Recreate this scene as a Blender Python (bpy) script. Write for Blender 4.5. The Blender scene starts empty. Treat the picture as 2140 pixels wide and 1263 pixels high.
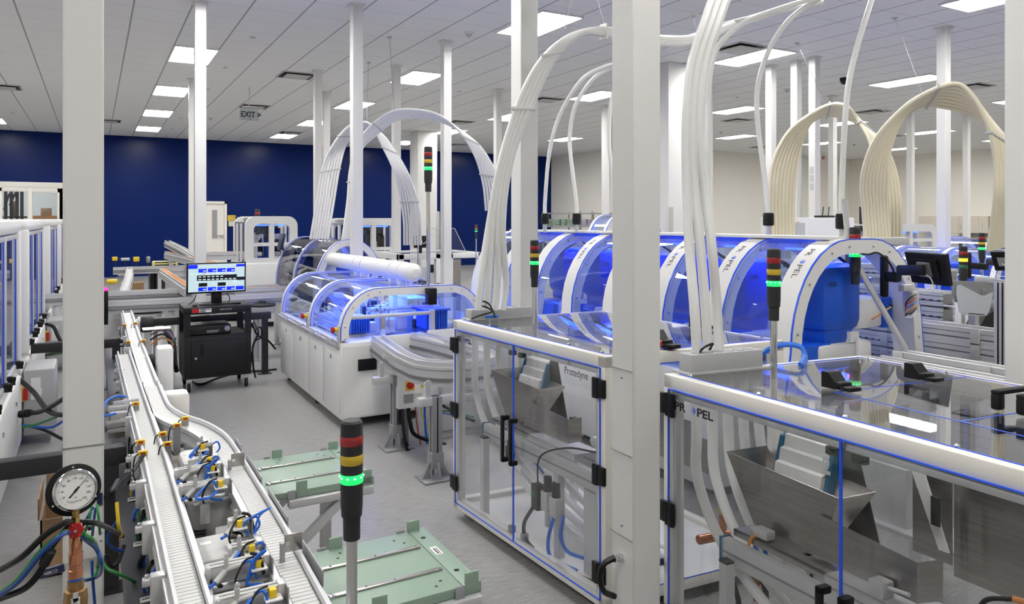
import bpy, bmesh, math, random
from mathutils import Vector as V, Matrix
random.seed(7)
SC = bpy.context.scene
COL = SC.collection
PI = math.pi
# ---------------------------------------------------------------- camera model (metres; the lens stands at 0,0,2.2)
F0 = 1545.; CX = 1070.; HY = 458.; HC = 2.2
TH = math.atan((CX - 196) / F0)
sn, cs = math.sin(TH), math.cos(TH)
K = 1.25          # hall scale
ZC = HC + 2.535*K
def D(u, v, d):
    r = (u - CX) / F0 * d
    return V((d*sn + r*cs, d*cs - r*sn, HC + (HY - v) / F0 * d))
def Zp(u, v, z): return D(u, v, F0 * (z - HC) / (HY - v))
def Xp(u, v, x): return D(u, v, x / (sn + (u - CX) / F0 * cs))
def Yp(u, v, y): return D(u, v, y / (cs - (u - CX) / F0 * sn))

# ---------------------------------------------------------------- materials
M = {}
def mat(n, col, rough=.5, metal=0., emit=None, es=0., spec=.5, noise=0, nscale=20., bump=0, stretch=None, coat=0):
    m = bpy.data.materials.new(n); m.use_nodes = True
    nt = m.node_tree; b = nt.nodes['Principled BSDF']
    b.inputs['Base Color'].default_value = (*col, 1)
    b.inputs['Roughness'].default_value = rough
    b.inputs['Metallic'].default_value = metal
    b.inputs['Specular IOR Level'].default_value = spec
    if coat: b.inputs['Coat Weight'].default_value = coat
    if emit:
        b.inputs['Emission Color'].default_value = (*emit, 1); b.inputs['Emission Strength'].default_value = es
    if noise or bump:
        tc = nt.nodes.new('ShaderNodeTexCoord'); nz = nt.nodes.new('ShaderNodeTexNoise')
        nz.inputs['Scale'].default_value = nscale; nz.inputs['Detail'].default_value = 4
        src = tc.outputs['Object']
        if stretch:
            mp = nt.nodes.new('ShaderNodeMapping'); mp.inputs['Scale'].default_value = stretch
            nt.links.new(src, mp.inputs['Vector']); src = mp.outputs['Vector']
        nt.links.new(src, nz.inputs['Vector'])
        if noise:
            rp = nt.nodes.new('ShaderNodeMapRange'); rp.inputs['To Min'].default_value = 1 - noise; rp.inputs['To Max'].default_value = 1 + noise
            rp.inputs['From Min'].default_value = .3; rp.inputs['From Max'].default_value = .7
            mx = nt.nodes.new('ShaderNodeVectorMath'); mx.operation = 'SCALE'; mx.inputs[0].default_value = col
            nt.links.new(nz.outputs['Fac'], rp.inputs['Value']); nt.links.new(rp.outputs['Result'], mx.inputs['Scale'])
            nt.links.new(mx.outputs['Vector'], b.inputs['Base Color'])
        if bump:
            bp = nt.nodes.new('ShaderNodeBump'); bp.inputs['Strength'].default_value = bump; bp.inputs['Distance'].default_value = .01
            nt.links.new(nz.outputs['Fac'], bp.inputs['Height']); nt.links.new(bp.outputs['Normal'], b.inputs['Normal'])
    M[n] = m
    return m
def pane(n, tint, base=.05, grz=.85, rough=.01, haze=0., hcol=(1, 1, 1)):
    m = bpy.data.materials.new(n); m.use_nodes = True
    nt = m.node_tree; nt.nodes.clear(); N = nt.nodes.new; L = nt.links.new
    out = N('ShaderNodeOutputMaterial'); mix = N('ShaderNodeMixShader'); tr = N('ShaderNodeBsdfTransparent'); gl = N('ShaderNodeBsdfGlossy')
    tr.inputs['Color'].default_value = (*tint, 1); gl.inputs['Roughness'].default_value = rough
    lw = N('ShaderNodeLayerWeight'); lw.inputs['Blend'].default_value = .5
    p = N('ShaderNodeMath'); p.operation = 'POWER'; p.inputs[1].default_value = 4
    ma = N('ShaderNodeMath'); ma.operation = 'MULTIPLY_ADD'; ma.inputs[1].default_value = grz; ma.inputs[2].default_value = base
    L(lw.outputs['Facing'], p.inputs[0]); L(p.outputs[0], ma.inputs[0]); L(ma.outputs[0], mix.inputs['Fac'])
    src = tr
    if haze:
        df = N('ShaderNodeBsdfDiffuse'); df.inputs['Color'].default_value = (*hcol, 1)
        m2 = N('ShaderNodeMixShader'); m2.inputs['Fac'].default_value = haze
        L(tr.outputs[0], m2.inputs[1]); L(df.outputs[0], m2.inputs[2]); src = m2
    L(src.outputs[0], mix.inputs[1]); L(gl.outputs[0], mix.inputs[2]); L(mix.outputs[0], out.inputs['Surface'])
    M[n] = m
mat('white', (.74, .735, .72), .42)
mat('warm', (.78, .755, .70), .38)
mat('pole', (.70, .695, .68), .33, spec=.6)
mat('paint', (.84, .81, .75), .7)
mat('bluewall', (.0015, .0135, .105), .27, spec=.14)
mat('alu', (.60, .60, .61), .36, .35)
mat('aluD', (.34, .34, .35), .4, .6)
mat('steel', (.42, .40, .375), .3, .95, noise=.12, nscale=6, stretch=(1, 1, 14))
mat('steelD', (.20, .19, .178), .3, .9, noise=.18, nscale=5)
mat('chrome', (.72, .72, .72), .12, 1)
mat('black', (.007, .007, .0075), .42, spec=.28)
mat('bluecab', (.006, .045, .24), .4)
mat('blackm', (.011, .011, .012), .55, spec=.3, noise=.1, nscale=80)
mat('rubber', (.012, .012, .012), .6, spec=.3)
mat('dark', (.028, .028, .031), .5, spec=.3)
mat('grey', (.28, .285, .30), .45)
mat('greybeam', (.115, .118, .135), .42, .3)
mat('lgrey', (.50, .50, .49), .5)
mat('box', (.42, .425, .43), .5)
mat('hose', (.80, .80, .785), .3, spec=.5)
mat('cream', (.80, .745, .57), .38)
mat('chain', (.60, .60, .59), .45)
mat('guide', (.64, .645, .66), .4)
mat('green', (.245, .335, .265), .4, spec=.4)
mat('brass', (.55, .38, .13), .3, .9)
mat('copper', (.62, .27, .15), .26, 1, noise=.2, nscale=15)
mat('bronze', (.36, .22, .10), .4, .9, noise=.15, nscale=25)
mat('cardboard', (.36, .23, .13), .85, noise=.08, nscale=12)
mat('orange', (.62, .25, .06), .5)
mat('yellow', (.75, .52, .02), .45)
mat('lyellow', (.74, .66, .22), .5)
mat('red', (.45, .01, .012), .4)
mat('blueedge', (.015, .10, .80), .3)
mat('bluehose', (.01, .13, .62), .35)
mat('bluecov', (.006, .085, .56), .35)
mat('navy', (.01, .018, .07), .4)
mat('plate', (.24, .245, .25), .45)
mat('guardp', (.52, .56, .60), .35)
mat('teal', (.02, .13, .24), .5)
mat('greenw', (.02, .22, .05), .45)
mat('purplew', (.30, .17, .36), .5)
mat('ink', (.01, .01, .012), .5)
mat('inkgrey', (.16, .16, .17), .5)
mat('paper', (.78, .78, .77), .6)
mat('lilac', (.40, .37, .47), .6)
mat('ltan', (.62, .575, .49), .6)
mat('LIGHT', (1, 1, 1), emit=(1., .985, .955), es=17.)
mat('LEDblue', (.2, .3, 1), emit=(.04, .13, 1.), es=1.8)
mat('LEDgreen', (.02, .5, .2), emit=(.01, .75, .13), es=.55)
mat('LEDdot', (.2, 1, .5), emit=(.3, 1, .5), es=2.2)
mat('LEDred', (.6, .0, .1), emit=(1, .02, .22), es=1.5)
mat('LEDyel', (.6, .4, .0), emit=(1, .5, .03), es=1.2)
mat('lred', (.30, .008, .012), .15, spec=.7)
mat('lyel', (.55, .38, .02), .15, spec=.7)
mat('lgrn', (.02, .16, .06), .15, spec=.7)
mat('scrB', (.0, .0, .0), emit=(.0, .02, 1.), es=.6)
mat('scrW', (.0, .0, .0), emit=(.62, .80, .86), es=.5)
mat('scrK', (.004, .004, .005), .3)
pane('acrylic', (.975, .98, .985), .035, .9)
pane('acryT', (.95, .96, .97), .08, .9)
pane('acryB', (.86, .905, .99), .055, .8, haze=.0)
pane('smoke', (.55, .56, .60), .06, .8)
pane('winglass', (.86, .89, .9), .08, .7)

# ---------------------------------------------------------------- mesh builder
def rotm(ax, a): return Matrix.Rotation(a, 3, ax)
class MB:
    def __init__(s, T=None): s.bm = bmesh.new(); s.T = T
    def _v(s, p):
        p = V(p)
        return s.bm.verts.new(s.T @ p if s.T else p)
    def box(s, x0, x1, y0, y1, z0, z1, b=0., R=None, o=None):
        """box by limits; b = chamfer; R 3x3 rotation about o"""
        c = V(((x0+x1)/2, (y0+y1)/2, (z0+z1)/2)); h = V((abs(x1-x0)/2, abs(y1-y0)/2, abs(z1-z0)/2))
        o = V(o) if o else c
        f = (lambda p: o + R @ (p - o)) if R else (lambda p: p)
        t = bmesh.new(); bmesh.ops.create_cube(t, size=1)
        for v in t.verts: v.co = V((v.co.x*2*h.x, v.co.y*2*h.y, v.co.z*2*h.z))
        if b > 0:
            b = min(b, .45*2*min(h)); bmesh.ops.bevel(t, geom=t.edges[:], offset=b, segments=2, affect='EDGES', profile=.5)
        vs = {v: s._v(f(c + v.co)) for v in t.verts}
        for fc in t.faces: s.bm.faces.new([vs[v] for v in fc.verts])
        t.free(); return s
    def cb(s, c, d, b=0., R=None):
        c = V(c); return s.box(c.x-d[0]/2, c.x+d[0]/2, c.y-d[1]/2, c.y+d[1]/2, c.z-d[2]/2, c.z+d[2]/2, b, R)
    def bar(s, p, q, w, h, up=(0, 0, 1), b=0):
        """rectangular bar from p to q, w sideways, h along up"""
        p = V(p); q = V(q); t = (q-p); L = t.length; t.normalize(); up = V(up)
        sd = t.cross(up)
        if sd.length < 1e-4: sd = t.cross(V((1, 0, 0)))
        sd.normalize(); up = sd.cross(t)
        R = Matrix((sd, t, up)).transposed(); c = (p+q)/2
        return s.box(c.x-w/2, c.x+w/2, c.y-L/2, c.y+L/2, c.z-h/2, c.z+h/2, b, R)
    def ring(s, c, n, r, k=12, ref=None):
        n = V(n).normalized(); a = V(ref) if ref else (V((0, 0, 1)) if abs(n.z) < .9 else V((1, 0, 0)))
        e1 = n.cross(a).normalized(); e2 = n.cross(e1)
        return [s._v(V(c) + e1*(r*math.cos(2*PI*i/k)) + e2*(r*math.sin(2*PI*i/k))) for i in range(k)]
    def loft(s, rings, cap=True):
        k = len(rings[0])
        for a, b in zip(rings, rings[1:]):
            for i in range(k): s.bm.faces.new((a[i], a[(i+1) % k], b[(i+1) % k], b[i]))
        if cap:
            s.bm.faces.new(rings[0][::-1]); s.bm.faces.new(rings[-1])
        return s
    def cyl(s, p, q, r, r2=None, k=14):
        p = V(p); q = V(q); n = q-p
        return s.loft([s.ring(p, n, r, k), s.ring(q, n, r if r2 is None else r2, k)])
    def lathe(s, p, ax, prof, k=18, cap=True):
        """prof = [(distance along axis, radius)]"""
        p = V(p); ax = V(ax).normalized()
        return s.loft([s.ring(p + ax*t, ax, max(r, 1e-4), k) for t, r in prof], cap)
    def tube(s, pts, r, k=8, cap=True):
        pts = [V(p) for p in pts]; rings = []; prev = None
        for i, p in enumerate(pts):
            t = (pts[min(i+1, len(pts)-1)] - pts[max(i-1, 0)]).normalized()
            if prev is None:
                a = V((0, 0, 1)) if abs(t.z) < .9 else V((1, 0, 0)); e = t.cross(a).normalized()
            else: e = (prev - t*prev.dot(t)).normalized()
            prev = e; f = t.cross(e)
            rings.append([s._v(p + e*(r*math.cos(2*PI*j/k)) + f*(r*math.sin(2*PI*j/k))) for j in range(k)])
        return s.loft(rings, cap)
    def prism(s, poly, dv):
        """extrude a planar 3D polygon by dv"""
        dv = V(dv); a = [s._v(p) for p in poly]; b = [s._v(V(p)+dv) for p in poly]
        s.bm.faces.new(a[::-1]); s.bm.faces.new(b); n = len(a)
        for i in range(n): s.bm.faces.new((a[i], a[(i+1) % n], b[(i+1) % n], b[i]))
        return s
    def band(s, A, B, dv):
        """strip between polylines A and B, thickened by dv (an arch frame)"""
        dv = V(dv); a = [s._v(p) for p in A]; b = [s._v(p) for p in B]; c = [s._v(V(p)+dv) for p in A]; d = [s._v(V(p)+dv) for p in B]
        F = s.bm.faces.new
        for i in range(len(a)-1):
            F((a[i], a[i+1], b[i+1], b[i])); F((c[i], d[i], d[i+1], c[i+1])); F((a[i], c[i], c[i+1], a[i+1])); F((b[i], b[i+1], d[i+1], d[i]))
        F((a[0], b[0], d[0], c[0])); F((a[-1], c[-1], d[-1], b[-1]))
        return s
    def quad(s, *p):
        s.bm.faces.new([s._v(x) for x in p]); return s
    def ball(s, c, r, k=12, sc=(1, 1, 1)):
        c = V(c); n = k//2
        rows = [[s._v(c + V((r*sc[0]*math.sin(PI*j/n)*math.cos(2*PI*i/k), r*sc[1]*math.sin(PI*j/n)*math.sin(2*PI*i/k), r*sc[2]*math.cos(PI*j/n)))) for i in range(k)] for j in range(1, n)]
        s.loft(rows, True); return s
def spline(P, n=8):
    """Catmull-Rom through points"""
    P = [V(p) for p in P]; Q = [P[0]*2-P[1]] + P + [P[-1]*2-P[-2]]; out = []
    for i in range(1, len(Q)-2):
        a, b, c, d = Q[i-1:i+3]
        for k in range(n):
            t = k/n; out.append(.5*((2*b) + (c-a)*t + (2*a-5*b+4*c-d)*t*t + (3*b-a-3*c+d)*t**3))
    out.append(P[-1]); return out
ORG = {}
SPLIT = {'latch', 'end_cap', 'guide_rod', 'fixture', 'dark_fixture', 'finned_stack', 'air_hose', 'gas_strut', 'blue_tile', 'black_tile', 'icon', 'socket', 'foot', 'hinge', 'front_shield', 'vent_slot', 'shield_screw', 'coupling',
         'sample_holder', 'inner_unit', 'dark_unit', 'socket_plate', 'guard_pane', 'brass_block', 'clip', 'bracket', 'valve', 'lid_handle', 'screw', 'flange_screw', 'port', 'mark', 'feed_roll', 'stand_rail', 'robot_cover', 'lamp_strip', 'pane', 'hood_handle', 'lock', 'slot', 'blue_loom', 'cable_loom', 'orange_hose', 'black_hose', 'service_hose', 'button_row', 'wheel_lobe', 'back_plate', 'hole', 'door_catch', 'link', 'arm', 'equipment', 'cable', 'cross_bar', 'edge_seal', 'carrier_row', 'joint_plate', 'profile_rail', 'guard_edge', 'shaft', 'pipe'}
def islands(bm, tol=.004):
    """group loose pieces whose boxes touch"""
    seen = set(); L = []
    for v in bm.verts:
        if v in seen: continue
        st = [v]; seen.add(v); g = []
        while st:
            a = st.pop(); g.append(a)
            for e in a.link_edges:
                b = e.other_vert(a)
                if b not in seen: seen.add(b); st.append(b)
        lo = [min(q.co[i] for q in g)-tol for i in range(3)]; hi = [max(q.co[i] for q in g)+tol for i in range(3)]
        L.append([lo, hi, g])
    k = True
    while k:
        k = False
        for i in range(len(L)):
            for j in range(i+1, len(L)):
                a, b = L[i], L[j]
                if all(a[0][q] <= b[1][q] and b[0][q] <= a[1][q] for q in range(3)):
                    L[i] = [[min(a[0][q], b[0][q]) for q in range(3)], [max(a[1][q], b[1][q]) for q in range(3)], a[2]+b[2]]; L.pop(j); k = True; break
            if k: break
    return [l[2] for l in L]
def obj(name, mb, m, par=None, smooth=35):
    if par is not None and name in SPLIT:
        G = islands(mb.bm); first = None
        if 1 < len(G) <= 90:
            for g in G:
                s = set(g); nb = MB(); mp = {v: nb.bm.verts.new(v.co) for v in g}
                for f in mb.bm.faces:
                    if f.verts[0] in s: nb.bm.faces.new([mp[v] for v in f.verts])
                o = obj1(name, nb, m, par, smooth); first = first or o
            mb.bm.free(); return first
    return obj1(name, mb, m, par, smooth)
def obj1(name, mb, m, par=None, smooth=35):
    """ONE mesh object: a part when par is given, else a top-level thing with its origin at its base"""
    bm = mb.bm; bmesh.ops.recalc_face_normals(bm, faces=bm.faces[:])
    if par is not None: o3 = ORG[par.name]
    else:
        xs = [v.co.x for v in bm.verts]; ys = [v.co.y for v in bm.verts]; zs = [v.co.z for v in bm.verts]
        o3 = V(((min(xs)+max(xs))/2, (min(ys)+max(ys))/2, min(zs)))
    for v in bm.verts: v.co -= o3
    me = bpy.data.meshes.new(name)
    for f in bm.faces: f.smooth = True
    for e in bm.edges:
        if len(e.link_faces) == 2 and e.calc_face_angle(0) > math.radians(smooth): e.smooth = False
    bm.to_mesh(me); bm.free()
    me.materials.append(M[m] if isinstance(m, str) else m)
    o = bpy.data.objects.new(name, me); COL.objects.link(o)
    if par is not None: o.parent = par
    else: o.location = o3
    ORG[o.name] = o3
    return o
def tag(o, label, cat, group=None):
    o['label'] = label; o['category'] = cat
    if group: o['group'] = group
    return o
def thing(name, label, cat, loc, group=None):
    o = bpy.data.objects.new(name, None); COL.objects.link(o); o.location = loc; o.empty_display_size = .1
    ORG[o.name] = V(loc)
    return tag(o, label, cat, group)
def solo(name, mb, m, label, cat, group=None): return tag(obj(name, mb, m), label, cat, group)
def struct(name, mb, m):
    o = obj(name, mb, m); o['kind'] = 'structure'; return o
def dup(root, loc, label=None, rz=0, group=None):
    r = root.copy(); COL.objects.link(r); r.location = loc; r.rotation_euler.z = rz; ORG[r.name] = V(loc)
    if label: r['label'] = label
    if group: r['group'] = group
    for ch in root.children:
        c = ch.copy(); COL.objects.link(c); c.parent = r; ORG[c.name] = V(loc)
        for g in ch.children:
            d = g.copy(); COL.objects.link(d); d.parent = c
    return r
def text(s, size, m, par, pos, ex, ey, name='lettering', sx=1., th=.0008, bold=0):
    """flat lettering: pos = lower-left corner, ex = reading direction, ey = up of the letters"""
    cu = bpy.data.curves.new('t', 'FONT'); cu.body = s; cu.size = size; cu.offset = bold
    t = bpy.data.objects.new('t', cu); COL.objects.link(t)
    bpy.context.view_layer.update()
    me0 = bpy.data.meshes.new_from_object(t.evaluated_get(bpy.context.evaluated_depsgraph_get()))
    bpy.data.objects.remove(t); bpy.data.curves.remove(cu)
    ex = V(ex).normalized(); ey = V(ey).normalized(); nz = ex.cross(ey)
    mb = MB(); mb.bm.from_mesh(me0); bpy.data.meshes.remove(me0)
    for v in mb.bm.verts: v.co = V(pos) + ex*(v.co.x*sx) + ey*v.co.y + nz*th
    return obj(name, mb, m, par)
# ---------------------------------------------------------------- the room
def grid_mat():
    m = bpy.data.materials.new('ceiling_tile'); m.use_nodes = True; nt = m.node_tree; b = nt.nodes['Principled BSDF']; N = nt.nodes.new; L = nt.links.new
    b.inputs['Roughness'].default_value = .85
    g = N('ShaderNodeNewGeometry'); sp = N('ShaderNodeSeparateXYZ'); L(g.outputs['Position'], sp.inputs[0])
    def line(out, off, w):
        a = N('ShaderNodeMath'); a.operation = 'SUBTRACT'; a.inputs[1].default_value = off; L(out, a.inputs[0])
        f = N('ShaderNodeMath'); f.operation = 'PINGPONG'; f.inputs[1].default_value = .305*K; L(a.outputs[0], f.inputs[0])
        c = N('ShaderNodeMath'); c.operation = 'LESS_THAN'; c.inputs[1].default_value = w; L(f.outputs[0], c.inputs[0])
        return c.outputs[0]
    lx = line(sp.outputs['X'], 1.02*K, .0125); ly = line(sp.outputs['Y'], 9.25*K, .005)
    nz = N('ShaderNodeTexNoise'); nz.inputs['Scale'].default_value = 60; L(g.outputs['Position'], nz.inputs['Vector'])
    def mixc(fac, c1, c2):
        mx = N('ShaderNodeMix'); mx.data_type = 'RGBA'; L(fac, mx.inputs['Factor'])
        for i, c in ((6, c1), (7, c2)):
            if isinstance(c, tuple): mx.inputs[i].default_value = (*c, 1)
            else: L(c, mx.inputs[i])
        return mx.outputs[2]
    base = mixc(nz.outputs['Fac'], (.78, .78, .79), (.83, .83, .835))
    k1 = mixc(ly, base, (.50, .50, .51)); k2 = mixc(lx, k1, (.34, .34, .35)); L(k2, b.inputs['Base Color'])
    M['ctile'] = m
grid_mat()
def floor_mat():
    m = bpy.data.materials.new('sheet_vinyl'); m.use_nodes = True; nt = m.node_tree; b = nt.nodes['Principled BSDF']; N = nt.nodes.new; L = nt.links.new
    g = N('ShaderNodeNewGeometry'); mp = N('ShaderNodeMapping'); mp.inputs['Scale'].default_value = (9, 90, 1); L(g.outputs['Position'], mp.inputs['Vector'])
    n1 = N('ShaderNodeTexNoise'); n1.inputs['Scale'].default_value = 1.; n1.inputs['Detail'].default_value = 5; L(mp.outputs[0], n1.inputs['Vector'])
    cr = N('ShaderNodeValToRGB'); cr.color_ramp.elements[0].position = .3; cr.color_ramp.elements[0].color = (.21, .207, .20, 1)
    cr.color_ramp.elements[1].position = .7; cr.color_ramp.elements[1].color = (.335, .33, .32, 1)
    L(n1.outputs['Fac'], cr.inputs[0]); L(cr.outputs[0], b.inputs['Base Color']); b.inputs['Roughness'].default_value = .38
    M['floor'] = m
floor_mat()
XL, YB, XR, YW, XA_, YF = -7.5, -5., 28.1*K, 25.4*K, 16.2*K, 20.35*K
struct('floor', MB().box(XL, XR, YB, YW, -.12, 0), 'floor')
struct('ceiling', MB().box(XL, XR, YB, YW, ZC, ZC+.1), 'ctile')
gx0, gx1, gz = Yp(-12, 400, YW).x, Yp(132, 400, YW).x, Yp(66, 381, YW).z
struct('wall_back', MB().box(XL, gx0, YW, YW+.15, 0, ZC).box(gx0, gx1, YW, YW+.15, gz, ZC).box(gx1, XA_+.15, YW, YW+.15, 0, ZC), 'bluewall')
struct('wall_right', MB().box(XA_, XA_+.15, YF, YW, 0, ZC), 'paint')
struct('wall_back', MB().box(XA_, XR, YF, YF+.15, 0, ZC), 'paint')
struct('wall_right', MB().box(XR, XR+.15, YB, YF+.15, 0, ZC), 'paint')
struct('wall_left', MB().box(XL-.15, XL, YB, YW+.15, 0, ZC), 'paint')
struct('wall_front', MB().box(XL, XR, YB-.15, YB, 0, ZC), 'paint')
# sliding glazed door and store room beyond it, left of the blue wall
def gq(u): return Yp(u, 400, YW-.1).x
zt1, zt2, zt3 = Yp(60, 393, YW).z, Yp(60, 401, YW).z, Yp(100, 403, YW).z
wf = MB(); y0_, y1_ = YW-.12, YW+.1
for x0, x1, z0, z1 in ((gx0, gx1, zt1, gz), (gx1-.12, gx1, 0, zt1), (gx0, gx0+.14, 0, zt1), (gq(58), gq(67.5), 0, zt1), (gx0, gq(58), zt2, zt1), (gq(67), gx1, zt3, zt1), (gq(-4), gq(4.5), 0, zt1), (gq(119.5), gx1, 0, zt1)):
    wf.box(x0, x1, y0_, y1_, z0, z1, .01)
w1 = struct('door_1', wf, 'warm')
obj('pane', MB().box(gq(4), gq(58), YW, YW+.02, 0, zt2).box(gq(67), gq(120), YW+.03, YW+.05, 0, zt3), 'winglass', w1)
struct('wall_back', MB().box(-9, 4, YW+6, YW+6.1, 0, ZC).box(-9, -8.9, YW+.15, YW+6, 0, ZC).box(4, 4.1, YW+.15, YW+6, 0, ZC).box(-9, 4, YW+.15, YW+6, ZC, ZC+.1).box(-9, 4, YW+.15, YW+6, -.1, 0), 'lgrey')
yr = YW+2.2
def rq(u, v=440): return Yp(u, v, yr)
rk = thing('storage_rack', 'dark pallet racking in the store room behind the glazed door', 'rack', (rq(30).x, yr, 0))
f = MB()
for u in (8, 20, 32, 42): f.box(rq(u).x, rq(u).x+.11, yr, yr+.1, 0, rq(u, 400).z)
f.bar(rq(8, 440), rq(20, 404), .07, .07).bar(rq(20, 430), rq(33, 402), .07, .07).box(rq(4).x, rq(57).x, yr, yr+.1, rq(5, 456).z, rq(5, 452).z)
obj('frame', f, 'dark', rk)
tag(obj('carton', MB().box(rq(22).x, rq(34).x, yr+.2, yr+.7, rq(22, 452).z, rq(22, 420).z, .01), 'cardboard'), 'brown carton on the racking seen through the left door leaf', 'box')
solo('carton', MB().box(rq(85).x, rq(107).x, yr, yr+.4, rq(85, 451).z, rq(85, 435).z, .01), 'cardboard', 'brown carton behind the right pane of the glazed door', 'box')
solo('storage_shelf', MB().box(rq(66).x, rq(121).x, yr-.1, yr+.6, rq(66, 458).z, rq(66, 451).z).box(rq(66).x, rq(66).x+.1, yr, yr+.6, 0, rq(66, 458).z).box(rq(121).x-.1, rq(121).x, yr, yr+.6, 0, rq(66, 458).z), 'orange', 'orange shelf beam behind the right pane of the glazed door', 'shelf')
lt_ = bpy.data.lights.new('store_light', 'AREA'); lt_.energy = 250; lt_.size = 3; lo_ = bpy.data.objects.new('store_light', lt_); COL.objects.link(lo_); lo_.location = (-3, YW+2.5, ZC-.1)
# hinged door in the blue wall
dx0 = Yp(402, 500, YW).x; dx1 = Yp(473, 500, YW).x; dz = Yp(450, 421, YW).z
df = MB().box(dx0, dx0+.1, YW-.14, YW, 0, dz).box(dx1-.09, dx1, YW-.14, YW, 0, dz).box(dx0, dx1, YW-.14, YW, dz-.1, dz)
d2 = struct('door_2', df, 'warm')
obj('door_leaf', MB().box(dx0+.1, dx1-.09, YW-.08, YW, 0, dz-.1), 'warm', d2)
gx0 = Yp(443.5, 470, YW-.1).x; gx1 = Yp(454, 470, YW-.1).x
obj('glass_panel', MB().box(gx0, gx1, YW-.1, YW-.085, Yp(450, 498, YW-.1).z, Yp(450, 439, YW-.1).z), 'grey', d2)
hp = Yp(464, 493, YW-.16)
obj('door_handle', MB().lathe(hp + V((0, .07, 0)), (0, -1, 0), [(0, .09), (.03, .09), (.035, .03), (.1, .03)], 14).bar(hp+V((.02, -.04, 0)), hp+V((-.22, -.04, 0)), .03, .04), 'chrome', d2)
sg = thing('wall_sign', 'yellow notice with grey panel below, on the blue wall beside the door', 'sign', Yp(484, 474, YW-.05))
a = Yp(476, 450, YW-.05); b_ = Yp(492, 462, YW-.05); c_ = Yp(492, 473, YW-.05)
obj('header_panel', MB().box(a.x, b_.x, YW-.05, YW, b_.z, a.z), 'yellow', sg); obj('lower_panel', MB().box(a.x+.03, b_.x, YW-.05, YW, c_.z, b_.z-.01), 'ltan', sg)
text('TURN\nTUGGER', .13, 'inkgrey', sg, (a.x+.04, YW-.06, (a.z+b_.z)/2), (1, 0, 0), (0, 0, 1))

# ---------------------------------------------------------------- ceiling lights, vents, detectors
def troffer(x0, y1, label):
    x1 = x0+.61*K; y0 = y1-1.2*K
    t = thing('ceiling_light', label, 'light', ((x0+x1)/2, (y0+y1)/2, ZC-.03), 'recessed ceiling lights')
    w = .02
    obj('frame', MB().box(x0, x1, y0, y0+w, ZC-.03, ZC).box(x0, x1, y1-w, y1, ZC-.03, ZC).box(x0, x0+w, y0, y1, ZC-.03, ZC).box(x1-w, x1, y0, y1, ZC-.03, ZC), 'white', t)
    obj('diffuser', MB().box(x0+w, x1-w, y0+w, y1-w, ZC-.012, ZC-.002), 'LIGHT', t)
    obj('baffle', MB().box((x0+x1)/2-.008, (x0+x1)/2+.008, y0+w, y1-w, ZC-.026, ZC-.012), 'white', t)
    return t
LX = (-2.6, 1.02, 4.72, 8.65, 12.65, 16.85, 20.8, 24.9); LY = (5.1, 8.8, 12.95, 16.6, 20.1, 23.6)
NR = ('nearest', 'second', 'third', 'fourth', 'fifth', 'sixth'); NC = ('far left', 'left', 'centre left', 'middle', 'centre right', 'right', 'far right', 'outermost right')
L0 = None
for i, x in enumerate(LX):
    for j, y in enumerate((1.45,) + LY):
        if x > 16 and y > 20: continue
        yy = (y + (.35 if x > 16 and 10 < y else 0))*K; x *= K if j == 0 else 1
        lb = 'bright white ceiling light panel, %s from the viewer in the %s row' % ((('first',) + NR)[j] if j else 'first overhead', NC[i])
        cc = (x+.305*K, yy-.6*K, ZC-.03)
        if L0 is None: L0 = troffer(x, yy, lb)
        else: dup(L0, cc, lb)
def vent(u, v, label):
    c = Zp(u, v, ZC); c = V((c.x, c.y, ZC))
    t = thing('ceiling_vent', label, 'vent', c-V((0, 0, .04)), 'square ceiling air vents')
    s = .3*K
    obj('frame', MB().box(c.x-s, c.x+s, c.y-s, c.y-s+.03, ZC-.02, ZC).box(c.x-s, c.x+s, c.y+s-.03, c.y+s, ZC-.02, ZC).box(c.x-s, c.x-s+.03, c.y-s, c.y+s, ZC-.02, ZC).box(c.x+s-.03, c.x+s, c.y-s, c.y+s, ZC-.02, ZC), 'lgrey', t)
    obj('throat', MB().box(c.x-s+.03, c.x+s-.03, c.y-s+.03, c.y+s-.03, ZC-.006, ZC-.001), 'black', t)
    obj('plaque', MB().box(c.x-.21*K, c.x+.21*K, c.y-.21*K, c.y+.21*K, ZC-.045, ZC-.03, .004).box(c.x-.02, c.x+.02, c.y-.02, c.y+.02, ZC-.03, ZC), 'lgrey', t)
    return t
V0 = vent(620, 157, 'grey square ceiling vent beside the slim white pole, above the EXIT sign')
for u, v, lb in ((531, 222, 'grey ceiling vent right above the hanging EXIT sign'), (607, 277, 'far ceiling vent behind a ceiling light near the blue wall'), (6, 181, 'ceiling vent at the left edge of the photo'),
                 (226, 252, 'small far ceiling vent just right of the wide left post'), (1546, 100, 'dark edged ceiling vent behind the large middle ceiling light'), (1541, 251, 'ceiling vent between two lights above the white wall'),
                 (1142, 208, 'ceiling vent beside the middle white post'), (962, 255, 'ceiling vent behind the arched white hoses'), (957, 302, 'farthest ceiling vent above the square white column'),
                 (2030, 180, 'ceiling vent right of the long ceiling light at the right'), (1822, 233, 'ceiling vent above the smaller cream hose arch'), (1858, 284, 'ceiling vent seen between the two cream hose arches'), (1590, 307, 'ceiling vent close to the far white wall')):
    c = Zp(u, v, ZC); dup(V0, (c.x, c.y, ZC-.04), lb)
c = Zp(980, 68, ZC)
S0 = thing('smoke_detector', 'white smoke detector nearest the camera, left of the tall middle post', 'detector', (c.x, c.y, ZC-.08), 'smoke detectors')
obj('base_plate', MB().lathe((c.x, c.y, ZC), (0, 0, -1), [(0, .085), (.02, .085), (.03, .07)], 20), 'white', S0)
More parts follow.
